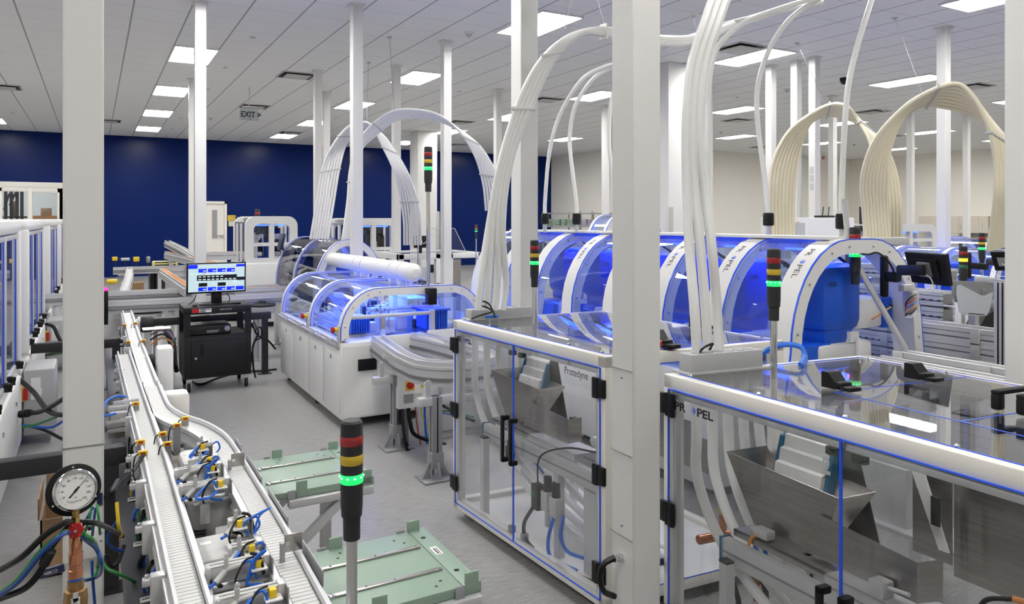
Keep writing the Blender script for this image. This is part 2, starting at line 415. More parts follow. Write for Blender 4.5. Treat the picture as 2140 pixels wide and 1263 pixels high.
obj('sensor_head', MB().lathe((c.x, c.y, ZC-.03), (0, 0, -1), [(0, .055), (.02, .05), (.025, .03), (.05, .028), (.055, .01)], 16), 'lgrey', S0)
for u, v, lb in ((440, 246, 'smoke detector right of the tall left pole'), (607, 297, 'smoke detector beside the light nearest the blue wall'), (1645, 186, 'smoke detector between the pale posts at the right'), (1506, 275, 'smoke detector between the two far lights'),
                 (1849, 229, 'smoke detector above the gap of the cream hose arches'), (1785, 301, 'farthest smoke detector above the small red exit sign')):
    c = Zp(u, v, ZC); dup(S0, (c.x, c.y, ZC-.08), lb)
c = Zp(528, 78, ZC)
K0 = solo('sprinkler_cap', MB().lathe((c.x, c.y, ZC), (0, 0, -1), [(0, .05), (.012, .05), (.016, .042)], 16), 'lgrey', 'round sprinkler cap nearest the camera, left of the square vent', 'sprinkler', 'sprinkler caps')
for u, v, lb in ((471, 141, 'second sprinkler cap from the camera, by the brightest left light'), (434, 186, 'sprinkler cap beside the tall left pole'), (378, 247, 'sprinkler cap above the third left light'), (360, 268, 'sprinkler cap above the farthest left light'), (27, 235, 'sprinkler cap at the left edge above the light'), (48, 263, 'sprinkler cap by the blue wall at far left'),
                 (960, 191, 'sprinkler cap beside the slim pole in mid ceiling'), (1158, 250, 'sprinkler cap behind the thin white hoses'), (1541, 203, 'sprinkler cap between the two middle right lights'), (346, 285, 'sprinkler cap closest to the blue wall'), (636, 302, 'sprinkler cap by the wall behind the white hose arches')):
    c = Zp(u, v, ZC); dup(K0, (c.x, c.y, ZC-.016), lb)
c = Zp(1764, 163, ZC)
t = thing('dome_camera', 'black dome camera on the ceiling right of the pale posts', 'camera', (c.x, c.y, ZC-.16))
obj('housing', MB().lathe((c.x, c.y, ZC), (0, 0, -1), [(0, .09), (.07, .09), (.075, .08)], 18), 'black', t)
obj('dome', MB().ball((c.x, c.y, ZC-.075), .078, 16), 'scrK', t)
# hanging exit sign (black letters, mirrored arrow side) and the far red one
c = D(521, 238, 14.2*K)
t = thing('exit_sign', 'hanging clear EXIT sign with dark letters under the ceiling vent', 'sign', (c.x, c.y, c.z-.16))
obj('mounting_bracket', MB().box(c.x-.17, c.x+.17, c.y-.03, c.y+.03, c.z+.14, c.z+.18, .008).cyl((c.x, c.y, c.z+.15), (c.x, c.y, ZC), .012), 'lgrey', t)
obj('panel', MB().box(c.x-.22, c.x+.22, c.y-.006, c.y+.006, c.z-.16, c.z+.14), 'winglass', t)
text('EXIT >', .19, 'ink', t, (c.x-.2, c.y-.01, c.z-.08), (1, 0, 0), (0, 0, 1), sx=.85, bold=.006)
c = Zp(1720, 318, ZC); c.z -= .1
t = thing('exit_sign', 'small red EXIT sign far away near the white wall corner', 'sign', (c.x, c.y, c.z-.32))
obj('panel', MB().box(c.x-.13, c.x+.13, c.y-.02, c.y+.02, c.z-.32, c.z-.0, .01).cyl((c.x, c.y, c.z), (c.x, c.y, ZC), .02), 'paper', t)
text('EXIT', .21, 'red', t, (c.x-.12, c.y-.03, c.z-.25), (1, 0, 0), (0, 0, 1), sx=.5, bold=.012)

# ---------------------------------------------------------------- service poles
def pole(x, y, label, w=.1525, wide=1, seams=(), top=True):
    t = thing('service_pole', label, 'pole', (x, y, 0), 'white power poles')
    h = w/2
    sh = MB()
    sh.box(x-h*wide, x+h*wide, y-h, y+h, 0, ZC, .004)
    obj('shaft', sh, 'pole', t)
    g = MB()   # raised cover strips on the four faces
    k = h*.9
    g.box(x-k*wide, x+k*wide, y-h-.0012, y+h+.0012, .0, ZC-.01).box(x-h*wide-.0012, x+h*wide+.0012, y-k, y+k, 0, ZC-.01)
    obj('cover_strip', g, 'pole', t)
    if seams:
        q = MB()
        for z in seams: q.box(x-h*wide-.0052, x+h*wide+.0052, y-h-.0052, y+h+.0052, z, z+.003)
        obj('seam', q, 'inkgrey', t)
    if top: obj('ceiling_collar', MB().box(x-h*wide-.03, x+h*wide+.03, y-h-.03, y+h+.03, ZC-.025, ZC, .003), 'pole', t)
    return t
P1 = D(175, 900, 2.66*K); P11 = D(1329, 900, 2.72*K); P10 = D(1096, 600, 4.68*K)
pole(P1.x, P1.y, 'wide white power pole in the left foreground behind the pressure gauge', .156, seams=(HC-(935-HY)/F0*2.6*K,))
pb = pole(P11.x, P11.y, 'wide white power pole in the foreground between the two clear hopper cabinets', .156)
sm = MB(); x, y, h = P11.x, P11.y, .084
for v in (776, 953, 1128): sm.box(x-h, x+h-.06, y-h+.01, y+h, HC-(v-HY)/F0*2.66*K, HC-(v-HY)/F0*2.66*K+.002)
for v in (794, 1106): sm.cyl((x-h-.001, y, HC-(v-HY)/F0*2.66*K), (x-h+.004, y, HC-(v-HY)/F0*2.66*K), .004)
obj('seam', sm, 'inkgrey', pb)
pole(P10.x, P10.y, 'white power pole standing behind the first clear hopper cabinet', .156)
PL = ((418, 5, 'tall white pole behind the black monitor'), (402, 165, 'slim far pole half hidden behind the pole at the monitor'), (745, 10, 'white pole in front of the white hose arches'),
      (664, 147, 'slim pole at the left foot of the white hose arch'), (682, 192, 'far slim pole just behind the one at the hose arch'), (828, 137, 'slim pole in the middle of the white hose arch'), (932, 86, 'white pole right of the tall stack light'),
      (1040, 187, 'slim far pole behind the thick hose bundle'), (1265, 220, 'slim far pole behind the thin pair of hoses'), (1611, 137, 'pale pole left of the cream hose arches'), (1664, 127, 'pole with socket plates, the left one of the pair'),
      (1702, 119, 'pole with socket plates, the right one of the pair'), (1972, 57, 'tall pole inside the larger cream hose arch'), (1740, 200, 'slim pole under the smaller cream hose arch'), (2020, 236, 'far pole at the right inside the larger hose arch'),
      (1903, 222, 'far pole left inside the larger hose arch'), (1480, 182, 'slim pole behind the near hose bundle'))
PP = {}
for u, v, lb in PL:
    c = Zp(u, v, ZC); PP[u] = pole(c.x, c.y, lb)
for u in (1664, 1702):
    x, y, _ = PP[u].location; q = MB()
    for v in (358, 375, 392):
        z = D(u, v, 11.85*K).z
        q.box(x-.086, x-.081, y-.04, y+.04, z-.06, z+.06)
    obj('socket_plate', q, 'lgrey', PP[u])
pole(D(2152, 600, 2.95*K).x, D(2152, 600, 2.95*K).y, 'power pole cut off by the right edge of the photo', .156)
for nm, u, v, lb in (('a', 873, 272, 'thick square white column in front of the blue wall'), ('b', 1397, 128, 'thick square white column behind the foreground post')):
    c = Zp(u, v, ZC)
    o = solo('building_column', MB().box(c.x, c.x+.6*K, c.y, c.y+.6*K, 0, ZC, .01), 'white', lb, 'column', 'square building columns')
# camera and view
cam = bpy.data.cameras.new('camera'); co = bpy.data.objects.new('camera', cam); COL.objects.link(co)
co.location = (0, 0, HC); co.rotation_euler = (PI/2, 0, -TH)
cam.sensor_width = 36; cam.lens = F0*36/2140; cam.shift_y = -(631.5-HY)/2140; cam.clip_start = .05; cam.clip_end = 200
SC.camera = co
w = bpy.data.worlds.new('world'); SC.world = w; w.use_nodes = True
w.node_tree.nodes['Background'].inputs[0].default_value = (.9, .93, 1, 1); w.node_tree.nodes['Background'].inputs[1].default_value = .3
vs = SC.view_settings; SC.display_settings.display_device = 'sRGB'
vs.view_transform = 'Standard'; vs.look = 'None'; vs.exposure = .92; vs.gamma = 1
SC.cycles.transparent_max_bounces = 32; SC.cycles.max_bounces = 8; SC.cycles.diffuse_bounces = 5; SC.cycles.glossy_bounces = 4
SC.cycles.sample_clamp_indirect = 4
# ---------------------------------------------------------------- helpers for machines
def sweep(mb, path, o0, o1, z0, z1, closed=False):
    """rectangular section swept along a plan path: side offsets o0..o1 (right of travel positive)"""
    P = [V((p[0], p[1], 0)) for p in path]; zz = [(p[2] if len(p) > 2 else 0) for p in path]; rows = []; n = len(P)
    for i, p in enumerate(P):
        t = (P[min(i+1, n-1)] - P[max(i-1, 0)]).normalized(); r = V((t.y, -t.x, 0))
        rows.append([mb._v(p + r*o + V((0, 0, z+zz[i]))) for o, z in ((o0, z0), (o1, z0), (o1, z1), (o0, z1))])
    return mb.loft(rows)
def resample(path, step):
    P = [V(p).to_3d() if len(p) == 3 else V((p[0], p[1], 0)) for p in path]; out = [P[0]]; acc = 0.
    for a, b in zip(P, P[1:]):
        L = (b-a).length; t = step-acc
        while t <= L: out.append(a + (b-a)*(t/L)); t += step
        acc = (acc + L) % step
    return out
def conveyor(name, path, z, label, group=None, legs=(), links=0, w=.085, guides=(1, 1), gh=.035, beam=.075, chainm='chain', cat='conveyor', legw=.05, gm='guide'):
    mid = path[len(path)//2]
    t = thing(name, label, cat, (mid[0], mid[1], 0), group)
    h = w/2
    ch = MB(); sweep(ch, path, -h, h, z-.02, z-.004 if links else z)
    if links:
        Q = resample(path, links)
        for a, b in zip(Q, Q[1:]):
            m_ = (a+b)/2; m_.z += z-.002; d_ = (b-a).normalized()
            ch.bar(m_-d_*links*.43, m_+d_*links*.43, w*.96, .006)
    obj('chain', ch, chainm, t)
    for sgn in (-1, 1):
        b = MB(); s0, s1 = sorted((sgn*(h+.002), sgn*(h+.022)))
        sweep(b, path, s0, s1, z-beam, z-.028); 
        s2, s3 = sorted((sgn*(h+.002), sgn*(h+.028)))
        sweep(b, path, s2, s3, z-.022, z+.004); sweep(b, path, s2, s3, z-beam-.012, z-beam+.004)
        obj('side_beam', b, 'alu', t)
    for sgn, g in zip((-1, 1), guides):
        if not g: continue
        b = MB(); s0, s1 = sorted((sgn*(h+.0), sgn*(h+.012)))
        sweep(b, path, s0, s1, z+.004, z+gh)
        obj('guide_rail', b, gm, t)
    for (x, y) in legs:
        obj('leg', MB().box(x-legw/2, x+legw/2, y-legw/2, y+legw/2, .02, z-beam, .004).box(x-legw, x+legw, y-legw, y+legw, 0, .02), 'alu', t)
    return t
# ---------------------------------------------------------------- line of glazed machines at the left edge
def left_machine(y0, y1, label, n=3, inside=True):
    x1, x0 = -.59, -1.75
    t = thing('process_machine', label, 'machine', ((x0+x1)/2, (y0+y1)/2, 0), 'glazed machines along the left edge')
    obj('base', MB().box(x0, x1, y0, y1, .1, .74, .03).box(x0+.05, x1-.03, y0+.03, y1-.03, .72, .82, .02), 'white', t)
    obj('canopy', MB().box(x0, x1, y0, y1, 2.06, 2.195, .06), 'white', t)
    for x in (x0, x1-.12):
        for y in (y0, y1-.14): obj('corner_post', MB().box(x, x+.12, y, y+.14, .78, 2.09, .03), 'white', t)
    W = (y1-y0-.28)/n
    for i in range(n):
        a = y0+.14+i*W
        f = MB()
        for q0, q1, z0, z1 in ((a+.01, a+.05, .84, 2.06), (a+W-.05, a+W-.01, .84, 2.06), (a+.05, a+W-.05, .84, .88), (a+.05, a+W-.05, 2.02, 2.06)):
            f.box(x1-.05, x1-.02, q0, q1, z0, z1, .004)
        dr = obj('door', f, 'alu', t)
        obj('pane', MB().box(x1-.04, x1-.033, a+.04, a+W-.04, .87, 2.03), 'acryB', dr)
        obj('edge_seal', MB().box(x1-.046, x1-.028, a+.048, a+.053, .88, 2.02).box(x1-.046, x1-.028, a+W-.053, a+W-.048, .88, 2.02).box(x1-.046, x1-.028, a+.05, a+W-.05, 2.015, 2.02), 'blueedge', dr)
        lt = MB()
        for q in (a+.12, a+W-.16):
            lt.box(x1-.03, x1+.015, q, q+.07, .84, .91, .01).lathe((x1+.01, q+.035, .885), (1, 0, 0), [(0, .019), (.02, .021), (.024, .015)], 10).lathe((x1+.01, q+.035, .85), (1, 0, 0), [(0, .015), (.02, .015)], 10)
        obj('latch', lt, 'black', dr)
        obj('back_pane', MB().box(x0+.03, x0+.037, a+.02, a+W-.02, .84, 2.06), 'acryB', t)
        obj('screw', MB().lathe((x1-.002, a+W*.5, .6), (1, 0, 0), [(0, .022), (.012, .022), (.016, .012)], 10), 'chrome', t)
    obj('light_strip', MB().box(x0+.2, x0+.24, y0+.2, y1-.2, 2.02, 2.05), 'LEDblue', t)
    eq = MB(); rnd = random.Random(y0)
    for i in range(7):
        q = y0+.25+(y1-y0-.6)*i/7; hh = rnd.uniform(.15, .55)
        eq.box(x0+.35, x1-.35+rnd.uniform(-.1, .1), q, q+rnd.uniform(.1, .3), .82, .82+hh, .01)
        eq.cyl((x0+.5, q+.1, .82+hh), (x0+.5, q+.1, 1.1+hh), .015)
    eq.box(x0+.5, x0+.6, y0+.3, y1-.3, 1.5, 1.6).box(x1-.3, x1-.27, y0+.3, y1-.3, 1.02, 1.06)
    obj('equipment', eq, 'alu', t)
    obj('robot_cover', MB().box(x0+.4, x0+.65, y1-1.2, y1-.5, 1.35, 2.0, .05).box(x0+.4, x0+.6, y0+.5, y0+1., 1.3, 1.95, .05), 'bluecov', t)
    ft = MB()
    for y in (y0+.2, y1-.2):
        for x in (x1-.1, x0+.1): ft.cyl((x, y, 0), (x, y, .1), .03).cyl((x, y, 0), (x, y, .015), .055)
    obj('foot', ft, 'lgrey', t)
    return t
left_machine(4.9, 8.32, 'nearest white glazed machine at the left edge of the photo')
left_machine(9.2, 12.2, 'second white glazed machine at the left, beyond the first grey electrical box')
left_machine(13.6, 16.9, 'third white glazed machine at the left, mostly behind the wide post')
left_machine(17.9, 21., 'farthest white glazed machine at the left beside the wide post')
def ebox(y, label):
    t = thing('electrical_box', label, 'box', (-.66, y+.3, .0), 'grey electrical boxes between the left machines')
    obj('housing', MB().box(-1.02, -.60, y, y+.62, .1, .74, .025).box(-.595, -.33, y, y+.6, .1, .74, .025).box(-.9, -.8, y+.1, y+.5, 0, .1), 'box', t)
    s = obj('isolator_plate', MB().box(-.66, -.58, y-.03, y-.0, .44, .60, .01), 'yellow', t)
    obj('isolator_knob', MB().box(-.59, -.55, y-.07, y-.02, .46, .58, .01), 'red', s)
    obj('data_plate', MB().box(-.53, -.45, y-.003, y, .45, .66).box(-.50, -.44, y-.004, y, .49, .55), 'paper', t)
    return t
ebox(8.52, 'grey electrical box with yellow and red isolator just beyond the nearest left machine')
ebox(12.5, 'smaller looking grey electrical box with isolator beyond the second left machine')
def cable(pts, r, m, label, cat='cable', group='loose cables', n=8, name='cable', k=7):
    return solo(name, MB().tube(spline(pts, n), r, k), m, label, cat, group)
C_ = [(40, 793, 6.9), (70, 820, 6.7), (100, 858, 6.4), (136, 868, 6.2), (185, 862, 6.2)]
cable([D(*p) for p in C_], .022, 'black', 'thick black cable drooping from the nearest left machine to the wide post')
cable([D(*p) for p in ((46, 864, 6.6), (80, 862, 6.5), (110, 848, 6.3), (140, 830, 6.1), (180, 818, 6.1))], .02, 'black', 'black cable with a plug rising from the nearest left machine towards the wide post')
solo('cable_plug', MB().cyl(D(44, 866, 6.62), D(58, 864, 6.58), .035).cyl(D(58, 864, 6.58), D(64, 863, 6.55), .027), 'rubber', 'black cable plug on the side of the nearest left machine', 'plug')
cable([D(*p) for p in ((48, 893, 6.5), (75, 888, 6.45), (110, 875, 6.3), (140, 862, 6.2))], .011, 'greenw', 'green cable between the nearest left machine and the wide post')
cable([D(*p) for p in ((48, 889, 6.55), (80, 893, 6.5), (110, 893, 6.4), (140, 875, 6.3))], .011, 'bluehose', 'blue cable between the nearest left machine and the wide post')
cable([D(*p) for p in ((60, 890, 6.6), (95, 900, 6.5), (140, 922, 6.3), (180, 930, 6.2))], .014, 'black', 'lower black cable running down towards the wide post')
cable([D(*p) for p in ((97, 678, 9.6), (112, 684, 9.5), (122, 705, 9.4), (136, 728, 9.3))], .024, 'black', 'black cable behind the upper black cross beam')
cable([D(*p) for p in ((97, 742, 9.6), (115, 738, 9.5), (128, 735, 9.4), (145, 725, 9.3))], .016, 'black', 'short black cable under the upper black cross beam')
cable([D(*p) for p in ((97, 744, 9.7), (115, 741, 9.6), (145, 737, 9.4))], .013, 'greenw', 'green wire under the upper black cross beam')
# black cross beams carried between the machines and the conveyor stands
for y, z, x1, lb in ((5., .80, .17, 'near black steel beam crossing low behind the pressure gauge'), (9.5, .80, .30, 'second black steel beam between the left machines and the conveyor'), (10.9, .83, 2.2, 'black steel beam behind the monitor cart')):
    x0 = -.585 if y < 10 else .42
    t = thing('cross_beam', lb, 'beam', ((x0+x1)/2, y, 0), 'black steel cross beams')
    obj('tube', MB().box(x0, x1, y-.05, y+.05, z-.05, z+.05, .006), 'dark', t)
    obj('leg', MB().box(x1-.12, x1-.04, y-.04, y+.04, .01, z-.05).box(x1-.18, x1, y-.08, y+.08, 0, .01), 'dark', t)
    obj('end_plate', MB().box(x0-.004, x0, y-.06, y+.06, z-.06, z+.06), 'dark', t)
# dark grey sheet metal trunking under the white chain conveyor
t = thing('cable_trunking', 'long dark grey metal trunking left of the white chain conveyor', 'trunking', (.17, 6, 0))
obj('channel', MB().box(.115, .225, 1.6, 6.9, .50, .62, .006).box(.115, .225, 6.91, 11.2, .50, .62, .006), 'greybeam', t)
for y in (1.9, 4.2, 6.5, 8.8, 10.9): obj('leg', MB().box(.14, .20, y-.03, y+.03, .012, .5).box(.10, .24, y-.07, y+.07, 0, .012), 'greybeam', t)

# ---------------------------------------------------------------- white chain conveyors of the foreground
XA, XB, XC = .385, .275, .615
conveyor('chain_conveyor', [(XA, 11.1), (XA-.02, 8.5), (XA-.02, 6.15)], .95, 'far stretch of white chain conveyor leading to the grey cross conveyors', 'white chain conveyors', legs=((XA, 10.4), (XA, 8.4)))
pb_ = [(XB-.035, 7.7), (XB-.02, 6.), (XB, 4.2), (XB, 2.), (XB, 1.7)]
conveyor('chain_conveyor', pb_, .95, 'long white chain conveyor running straight towards the viewer', 'white chain conveyors', legs=((XB, 2.6), (XB, 4.4), (XB, 6.6)), links=.0254, w=.083)
pc = [p.to_2d().to_3d() for p in spline([(.375, 6.15, 0), (.375, 5.75, 0), (.385, 5.35, 0), (.44, 5.05, 0), (.54, 4.78, 0), (.60, 4.5, 0), (.615, 4.2, 0), (.617, 3.6, 0), (.615, 3., 0), (.6, 2.3, 0)], 6)]
conveyor('chain_conveyor', [tuple(p) for p in pc], .95, 'curved white chain conveyor branching off past the green trays', 'white chain conveyors', legs=((.62, 2.9), (.62, 3.45), (.5, 4.85)), links=.0254, w=.083, guides=(1, 0), gh=.03)
for i, (y0, y1) in enumerate(((3.55, 3.95), (4.1, 4.3), (3.02, 3.4), (2.5, 2.78))):
    g = MB(); sweep(g, [(.617, y1), (.617, y0)], -.062, -.058, .95, 1.005)
    solo('guide_plate', g, 'aluD', 'thin steel guide plate on the curved conveyor, ' + ('at the second green tray', 'just past the bend', 'between the two green trays', 'at the nearest green tray')[i], 'plate', 'steel guide plates')
# belt drives with black motors
def drive(u, v, d, r, w, label):
    c = D(u, v, d); t = thing('drive_motor', label, 'motor', (c.x, c.y, .0), 'black conveyor drive motors')
    obj('motor_cover', MB().lathe((c.x-.02, c.y, c.z), (1, 0, 0), [(0, r*.9), (.03, r), (w*.75, r*.98), (w*.92, r*.86), (w, r*.5)], 28), 'blackm', t)
    obj('drive_plate', MB().box(c.x-.05, c.x-.02, c.y-r*.7, c.y+r*.7, c.z-r*.9, c.z+r*.95, .01).lathe((c.x-.07, c.y, c.z), (1, 0, 0), [(0, r*.8), (.02, r*.8)], 24), 'white', t)
    obj('stand', MB().box(c.x-.06, c.x, c.y-.04, c.y+.04, .0, c.z-r*.85), 'alu', t)
    return t
drive(312, 778, 6.75, .165, .17, 'large black round drive motor beside the white conveyor near the cart')
drive(297, 679, 9.3, .10, .16, 'smaller black round motor under the far white conveyor')
# pneumatic stop units between the two white conveyors
def stop_unit(p, q, i, kind, label):
    a = Zp(*p, 1.); b = Zp(*q, 1.); y = (a.y+b.y)/2; x0, x1 = a.x, min(b.x, XC-.075)
    t = thing('pneumatic_stop', label, 'actuator', ((x0+x1)/2, y, .82), 'pneumatic stop units')
    obj('cylinder_body', MB().box(x0, x1, y-.019, y+.019, .945, 1.003, .003).box(x0, x1, y-.019, y-.006, 1.003, 1.007).box(x0, x1, y+.006, y+.019, 1.003, 1.007), 'lgrey', t)
    obj('end_cap', MB().box(x0-.004, x0+.012, y-.022, y+.022, .943, 1.006, .003).box(x1-.018, x1+.006, y-.023, y+.023, .94, 1.012, .003), 'alu', t)
    obj('guide_plate', MB().box(x1+.004, x1+.008, y-.06, y+.035, .945, 1.012), 'aluD', t)
    obj('bracket', MB().box(x0+.02, x1, y-.03, y+.045, .925, .932).box((x0+x1)/2-.02, (x0+x1)/2+.02, y-.02, y+.02, .82, .93), 'alu', t)
    f = MB(); xm = x0+(x1-x0)*.3
    f.cyl((xm, y-.02, .99), (xm, y-.02, 1.03), .008).cyl((xm-.005, y-.02, .985), (xm-.04, y-.05, .965), .011).cyl((xm, y-.02, .99), (xm+.05, y-.03, 1.0), .010).lathe((xm, y-.02, 1.03), (0, 0, 1), [(0, .005), (.012, .008), (.018, .005)], 8)
    obj('air_fitting', f, 'lgrey', t)
    hz = MB(); xe = x0+(x1-x0)*.72
    hz.tube(spline([(xm+.05, y-.03, 1.0), (xm+.075, y-.04, 1.012), (xm+.085, y-.05, .98), (xm+.06, y-.06, .945), (xm+.11, y-.06, .93)], 7), .0045, 7)
    if kind: hz.tube(spline([(xm+.06, y-.06, .95), (xm+.085, y-.055, 1.02), (xm+.125, y-.05, 1.04), (xe, y-.045, 1.0), (xe+.01, y-.05, .95)], 7), .0045, 7)
    else: hz.tube(spline([(xe-.05, y-.05, 1.0), (xe-.09, y-.08, .965), (xe-.04, y-.09, .96), (xe, y-.07, .975)], 7), .006, 7)
    hz.tube([(xm-.04, y-.05, .965), (xm-.06, y-.06, .96)], .006)
    obj('air_hose', hz, 'bluehose', t)
    kb = MB(); kb.tube(spline([(x0+.01, y-.025, .965), (x0+.04, y-.05, .952), (xm-.03, y-.055, .955)], 5), .0065, 7)
    kb.tube(spline([(xe+.005, y-.03, 1.02), (xe-.03, y-.035, 1.01), (xe-.06, y-.055, .965), (xe-.055, y-.07, .93)], 7), .004, 7)
    if kind: kb.tube(spline([(xe-.005, y-.02, 1.03), (xe+.02, y-.04, 1.02), (xe+.035, y-.05, .96)], 7), .006, 7)
    obj('cable', kb, 'black', t)
    sb = obj('sensor', MB().box(x1-.05, x1-.028, y-.05, y-.02, .985, 1.012, .003), 'yellow', t)
    obj('sensor_shelf', MB().box(x1-.065, x1-.012, y-.065, y-.014, .98, .984), 'paper', t)
    return t
ST = (((413, 930), (447, 925)), ((402, 961), (463, 953)), ((366, 984), (467, 969)), ((376, 1017), (486, 1001)), ((478, 1088), (531, 1081)), ((476, 1143), (552, 1134)), ((431, 1187), (564, 1162)), ((449, 1251), (592, 1224)))
ORD = ('farthest', 'second farthest', 'third from the far end', 'fourth from the far end', 'fifth from the far end', 'third from the viewer', 'second nearest', 'nearest')
for i, (p, q) in enumerate(ST):
    stop_unit(p, q, i, i in (2, 4, 6), '%s pneumatic stop bar with blue air hoses between the white conveyors' % ORD[i])
for u, v, lb, sx in ((440, 1040, 'beige rounded housing under the middle pneumatic stops', .095), (455, 1150, 'beige rounded housing with a label, under the nearer pneumatic stops', .105), (475, 1235, 'beige rounded housing at the bottom edge below the nearest stop', .08), (400, 960, 'bright round beige housing under the farthest stops', .06)):
    c = Zp(u, v, .88)
    t = thing('valve_housing', lb, 'housing', (c.x, c.y, .0), 'beige valve housings')
    obj('case', MB().box(c.x-sx, c.x+sx, c.y-.13, c.y+.13, .77, .905, .035), 'lgrey' if sx > .07 else 'white', t)
    obj('label_plate', MB().box(c.x-sx*.6, c.x-sx*.2, c.y+.01, c.y+.04, .904, .9065), 'paper', t)
    obj('stand', MB().box(c.x-.02, c.x+.02, c.y-.02, c.y+.02, 0, .78), 'alu', t)
# loose leads hanging under the straight conveyor and clamps along its left rail
rnd = random.Random(5)
CL = (('blue', 'bluehose', .008), ('yellow', 'yellow', .006), ('black', 'black', .009), ('blue', 'bluehose', .007), ('black', 'black', .012), ('green', 'greenw', .006), ('blue', 'bluehose', .009), ('yellow', 'yellow', .006), ('black', 'black', .008), ('black', 'black', .007))
for i, (nm, m_, r) in enumerate(CL):
    y = 2.75+i*.30; xa = .20
    cable([V((xa+.01, y, .80)), V((xa+.0, y+.10, .62+.04*(i % 3))), V((xa+.03, y+.02, .5)), V((xa-.02, y-.22, .64+.03*(i % 2))), V((xa+.03, y-.30, .78))], r, m_, '%s lead looping under the straight conveyor beside the grey trunking, %s from the viewer' % (nm, ('first', 'second', 'third', 'fourth', 'fifth', 'sixth', 'seventh', 'eighth', 'ninth', 'tenth')[i]), group='leads under the straight conveyor')
for i, y in enumerate((2.85, 3.35, 3.9, 4.35, 5.2, 6.4, 6.9, 8.0, 8.8, 9.6)):
    x = (XB-.01 if y < 7.5 else XA-.02)-.075
    t = thing('rail_clamp', 'small metal rail clamp left of the white conveyor, %s from the viewer' % ('first', 'second', 'third', 'fourth', 'fifth', 'sixth', 'seventh', 'eighth', 'ninth', 'tenth')[i], 'clamp', (x, y, .83), 'rail clamps of the white conveyors')
    obj('block', MB().box(x-.02, x+.03, y-.022, y+.022, .84, .965, .006).box(x-.045, x+.03, y-.016, y+.016, .93, .955, .004), 'alu', t); obj('clamp_screw', MB().lathe((x-.03, y, .955), (0, 0, 1), [(0, .008), (.012, .008), (.014, .005)], 8), 'chrome', t); obj('clamp_knob', MB().lathe((x-.02, y, .88), (-1, 0, 0), [(0, .012), (.03, .012), (.032, .008)], 10), 'chrome', t)
c = D(352, 850, 5.45)
solo('motor_housing', MB().box(c.x-.05, c.x+.14, c.y-.05, c.y+.12, .42, c.z+.10, .03).box(c.x, c.x+.1, c.y, c.y+.08, 0, .42), 'warm', 'pale rounded motor housing on the right of the conveyor split', 'housing')
c = D(338, 775, 6.4); solo('control_module', MB().box(c.x-.03, c.x+.1, c.y+.08, c.y+.3, .3, c.z+.18, .02).box(c.x, c.x+.06, c.y+.15, c.y+.25, 0, .3), 'white', 'white control module behind the large black round motor', 'box')
c = D(325, 712, 7.6)
for k, (m_, lb) in enumerate((('purplew', 'purple cable loop above the large black round motor'), ('black', 'black cable loop above the large black round motor'), ('orange', 'orange plug lead above the large black round motor'))):
    cable([c+V((-.05, 0, .06-.05*k)), c+V((.06, 0, .10-.04*k)), c+V((.16, .0, .02-.03*k)), c+V((.13, 0, -.12))], .009, m_, lb, group='leads above the round motor')
solo('sensor_plate', MB().box(c.x-.12, c.x+.14, c.y-.1, c.y+.1, c.z+.12, c.z+.128).box(c.x-.02, c.x+.02, c.y, c.y+.03, .0, c.z+.12), 'steel', 'small steel plate on a post above the large black round motor', 'plate')
t = thing('cable_duct', 'black slotted cable duct between the white conveyors', 'duct', (.45, 3.4, 0))
f = MB().box(.40, .49, 2.1, 4.4, .64, .645)
for x in (.40, .488): f.box(x, x+.003, 2.1, 4.4, .64, .70)
for i in range(60): f.box(.40, .49, 2.12+i*.038, 2.135+i*.038, .699, .703)
obj('trough', f, 'dark', t)
for y in (2.4, 4.1): obj('leg', MB().box(.43, .46, y, y+.03, 0, .64), 'dark', t)
# yellow photo sensors beside the conveyors
def sensor(u, v, z, label, rz=0):
    c = Zp(u, v, z); t = thing('photo_sensor', label, 'sensor', (c.x, c.y, z-.18), 'small yellow photo sensors')
    R = rotm('Z', rz); b = obj('body', MB().box(c.x-.022, c.x+.022, c.y-.01, c.y+.01, z-.012, z+.012, .004, R), 'yellow', t)
    obj('lens', MB().box(c.x-.012, c.x+.012, c.y-.0115, c.y-.009, z-.007, z+.006, 0, R, c), 'lred', t)
    obj('bracket', MB().box(c.x-.02, c.x+.02, c.y+.011, c.y+.014, z-.18, z+.01), 'aluD', t)
    obj('cable', MB().tube(spline([(c.x-.02, c.y, z), (c.x-.04, c.y-.01, z-.02), (c.x-.045, c.y-.01, z-.1), (c.x-.02, c.y, z-.17)], 5), .0035, 6), 'black', t)
    return t
for u, v, lb in ((387, 875, 'yellow photo sensor standing above the outer side of the conveyor bend'), (370, 889, 'yellow photo sensor on the inner side of the conveyor bend'), (340, 907, 'yellow sensor between the two conveyors, just before the bend'), (350, 928, 'yellow sensor with black cable, second after the conveyor split'),
                 (294, 924, 'yellow sensor at the left rail of the straight conveyor, upper one of a pair'), (299, 947, 'yellow sensor at the left rail of the straight conveyor, lower one of a pair'), (284, 844, 'yellow sensor on the clamp left of the conveyor split'), (300, 713, 'yellow sensor right of the far white conveyor'),
                 (268, 715, 'yellow sensor left of the far white conveyor'), (260, 680, 'yellow sensor high up left of the far white conveyor'), (283, 676, 'yellow sensor right of the far conveyor beside the small black motor')):
    sensor(u, v, 1.0, lb)
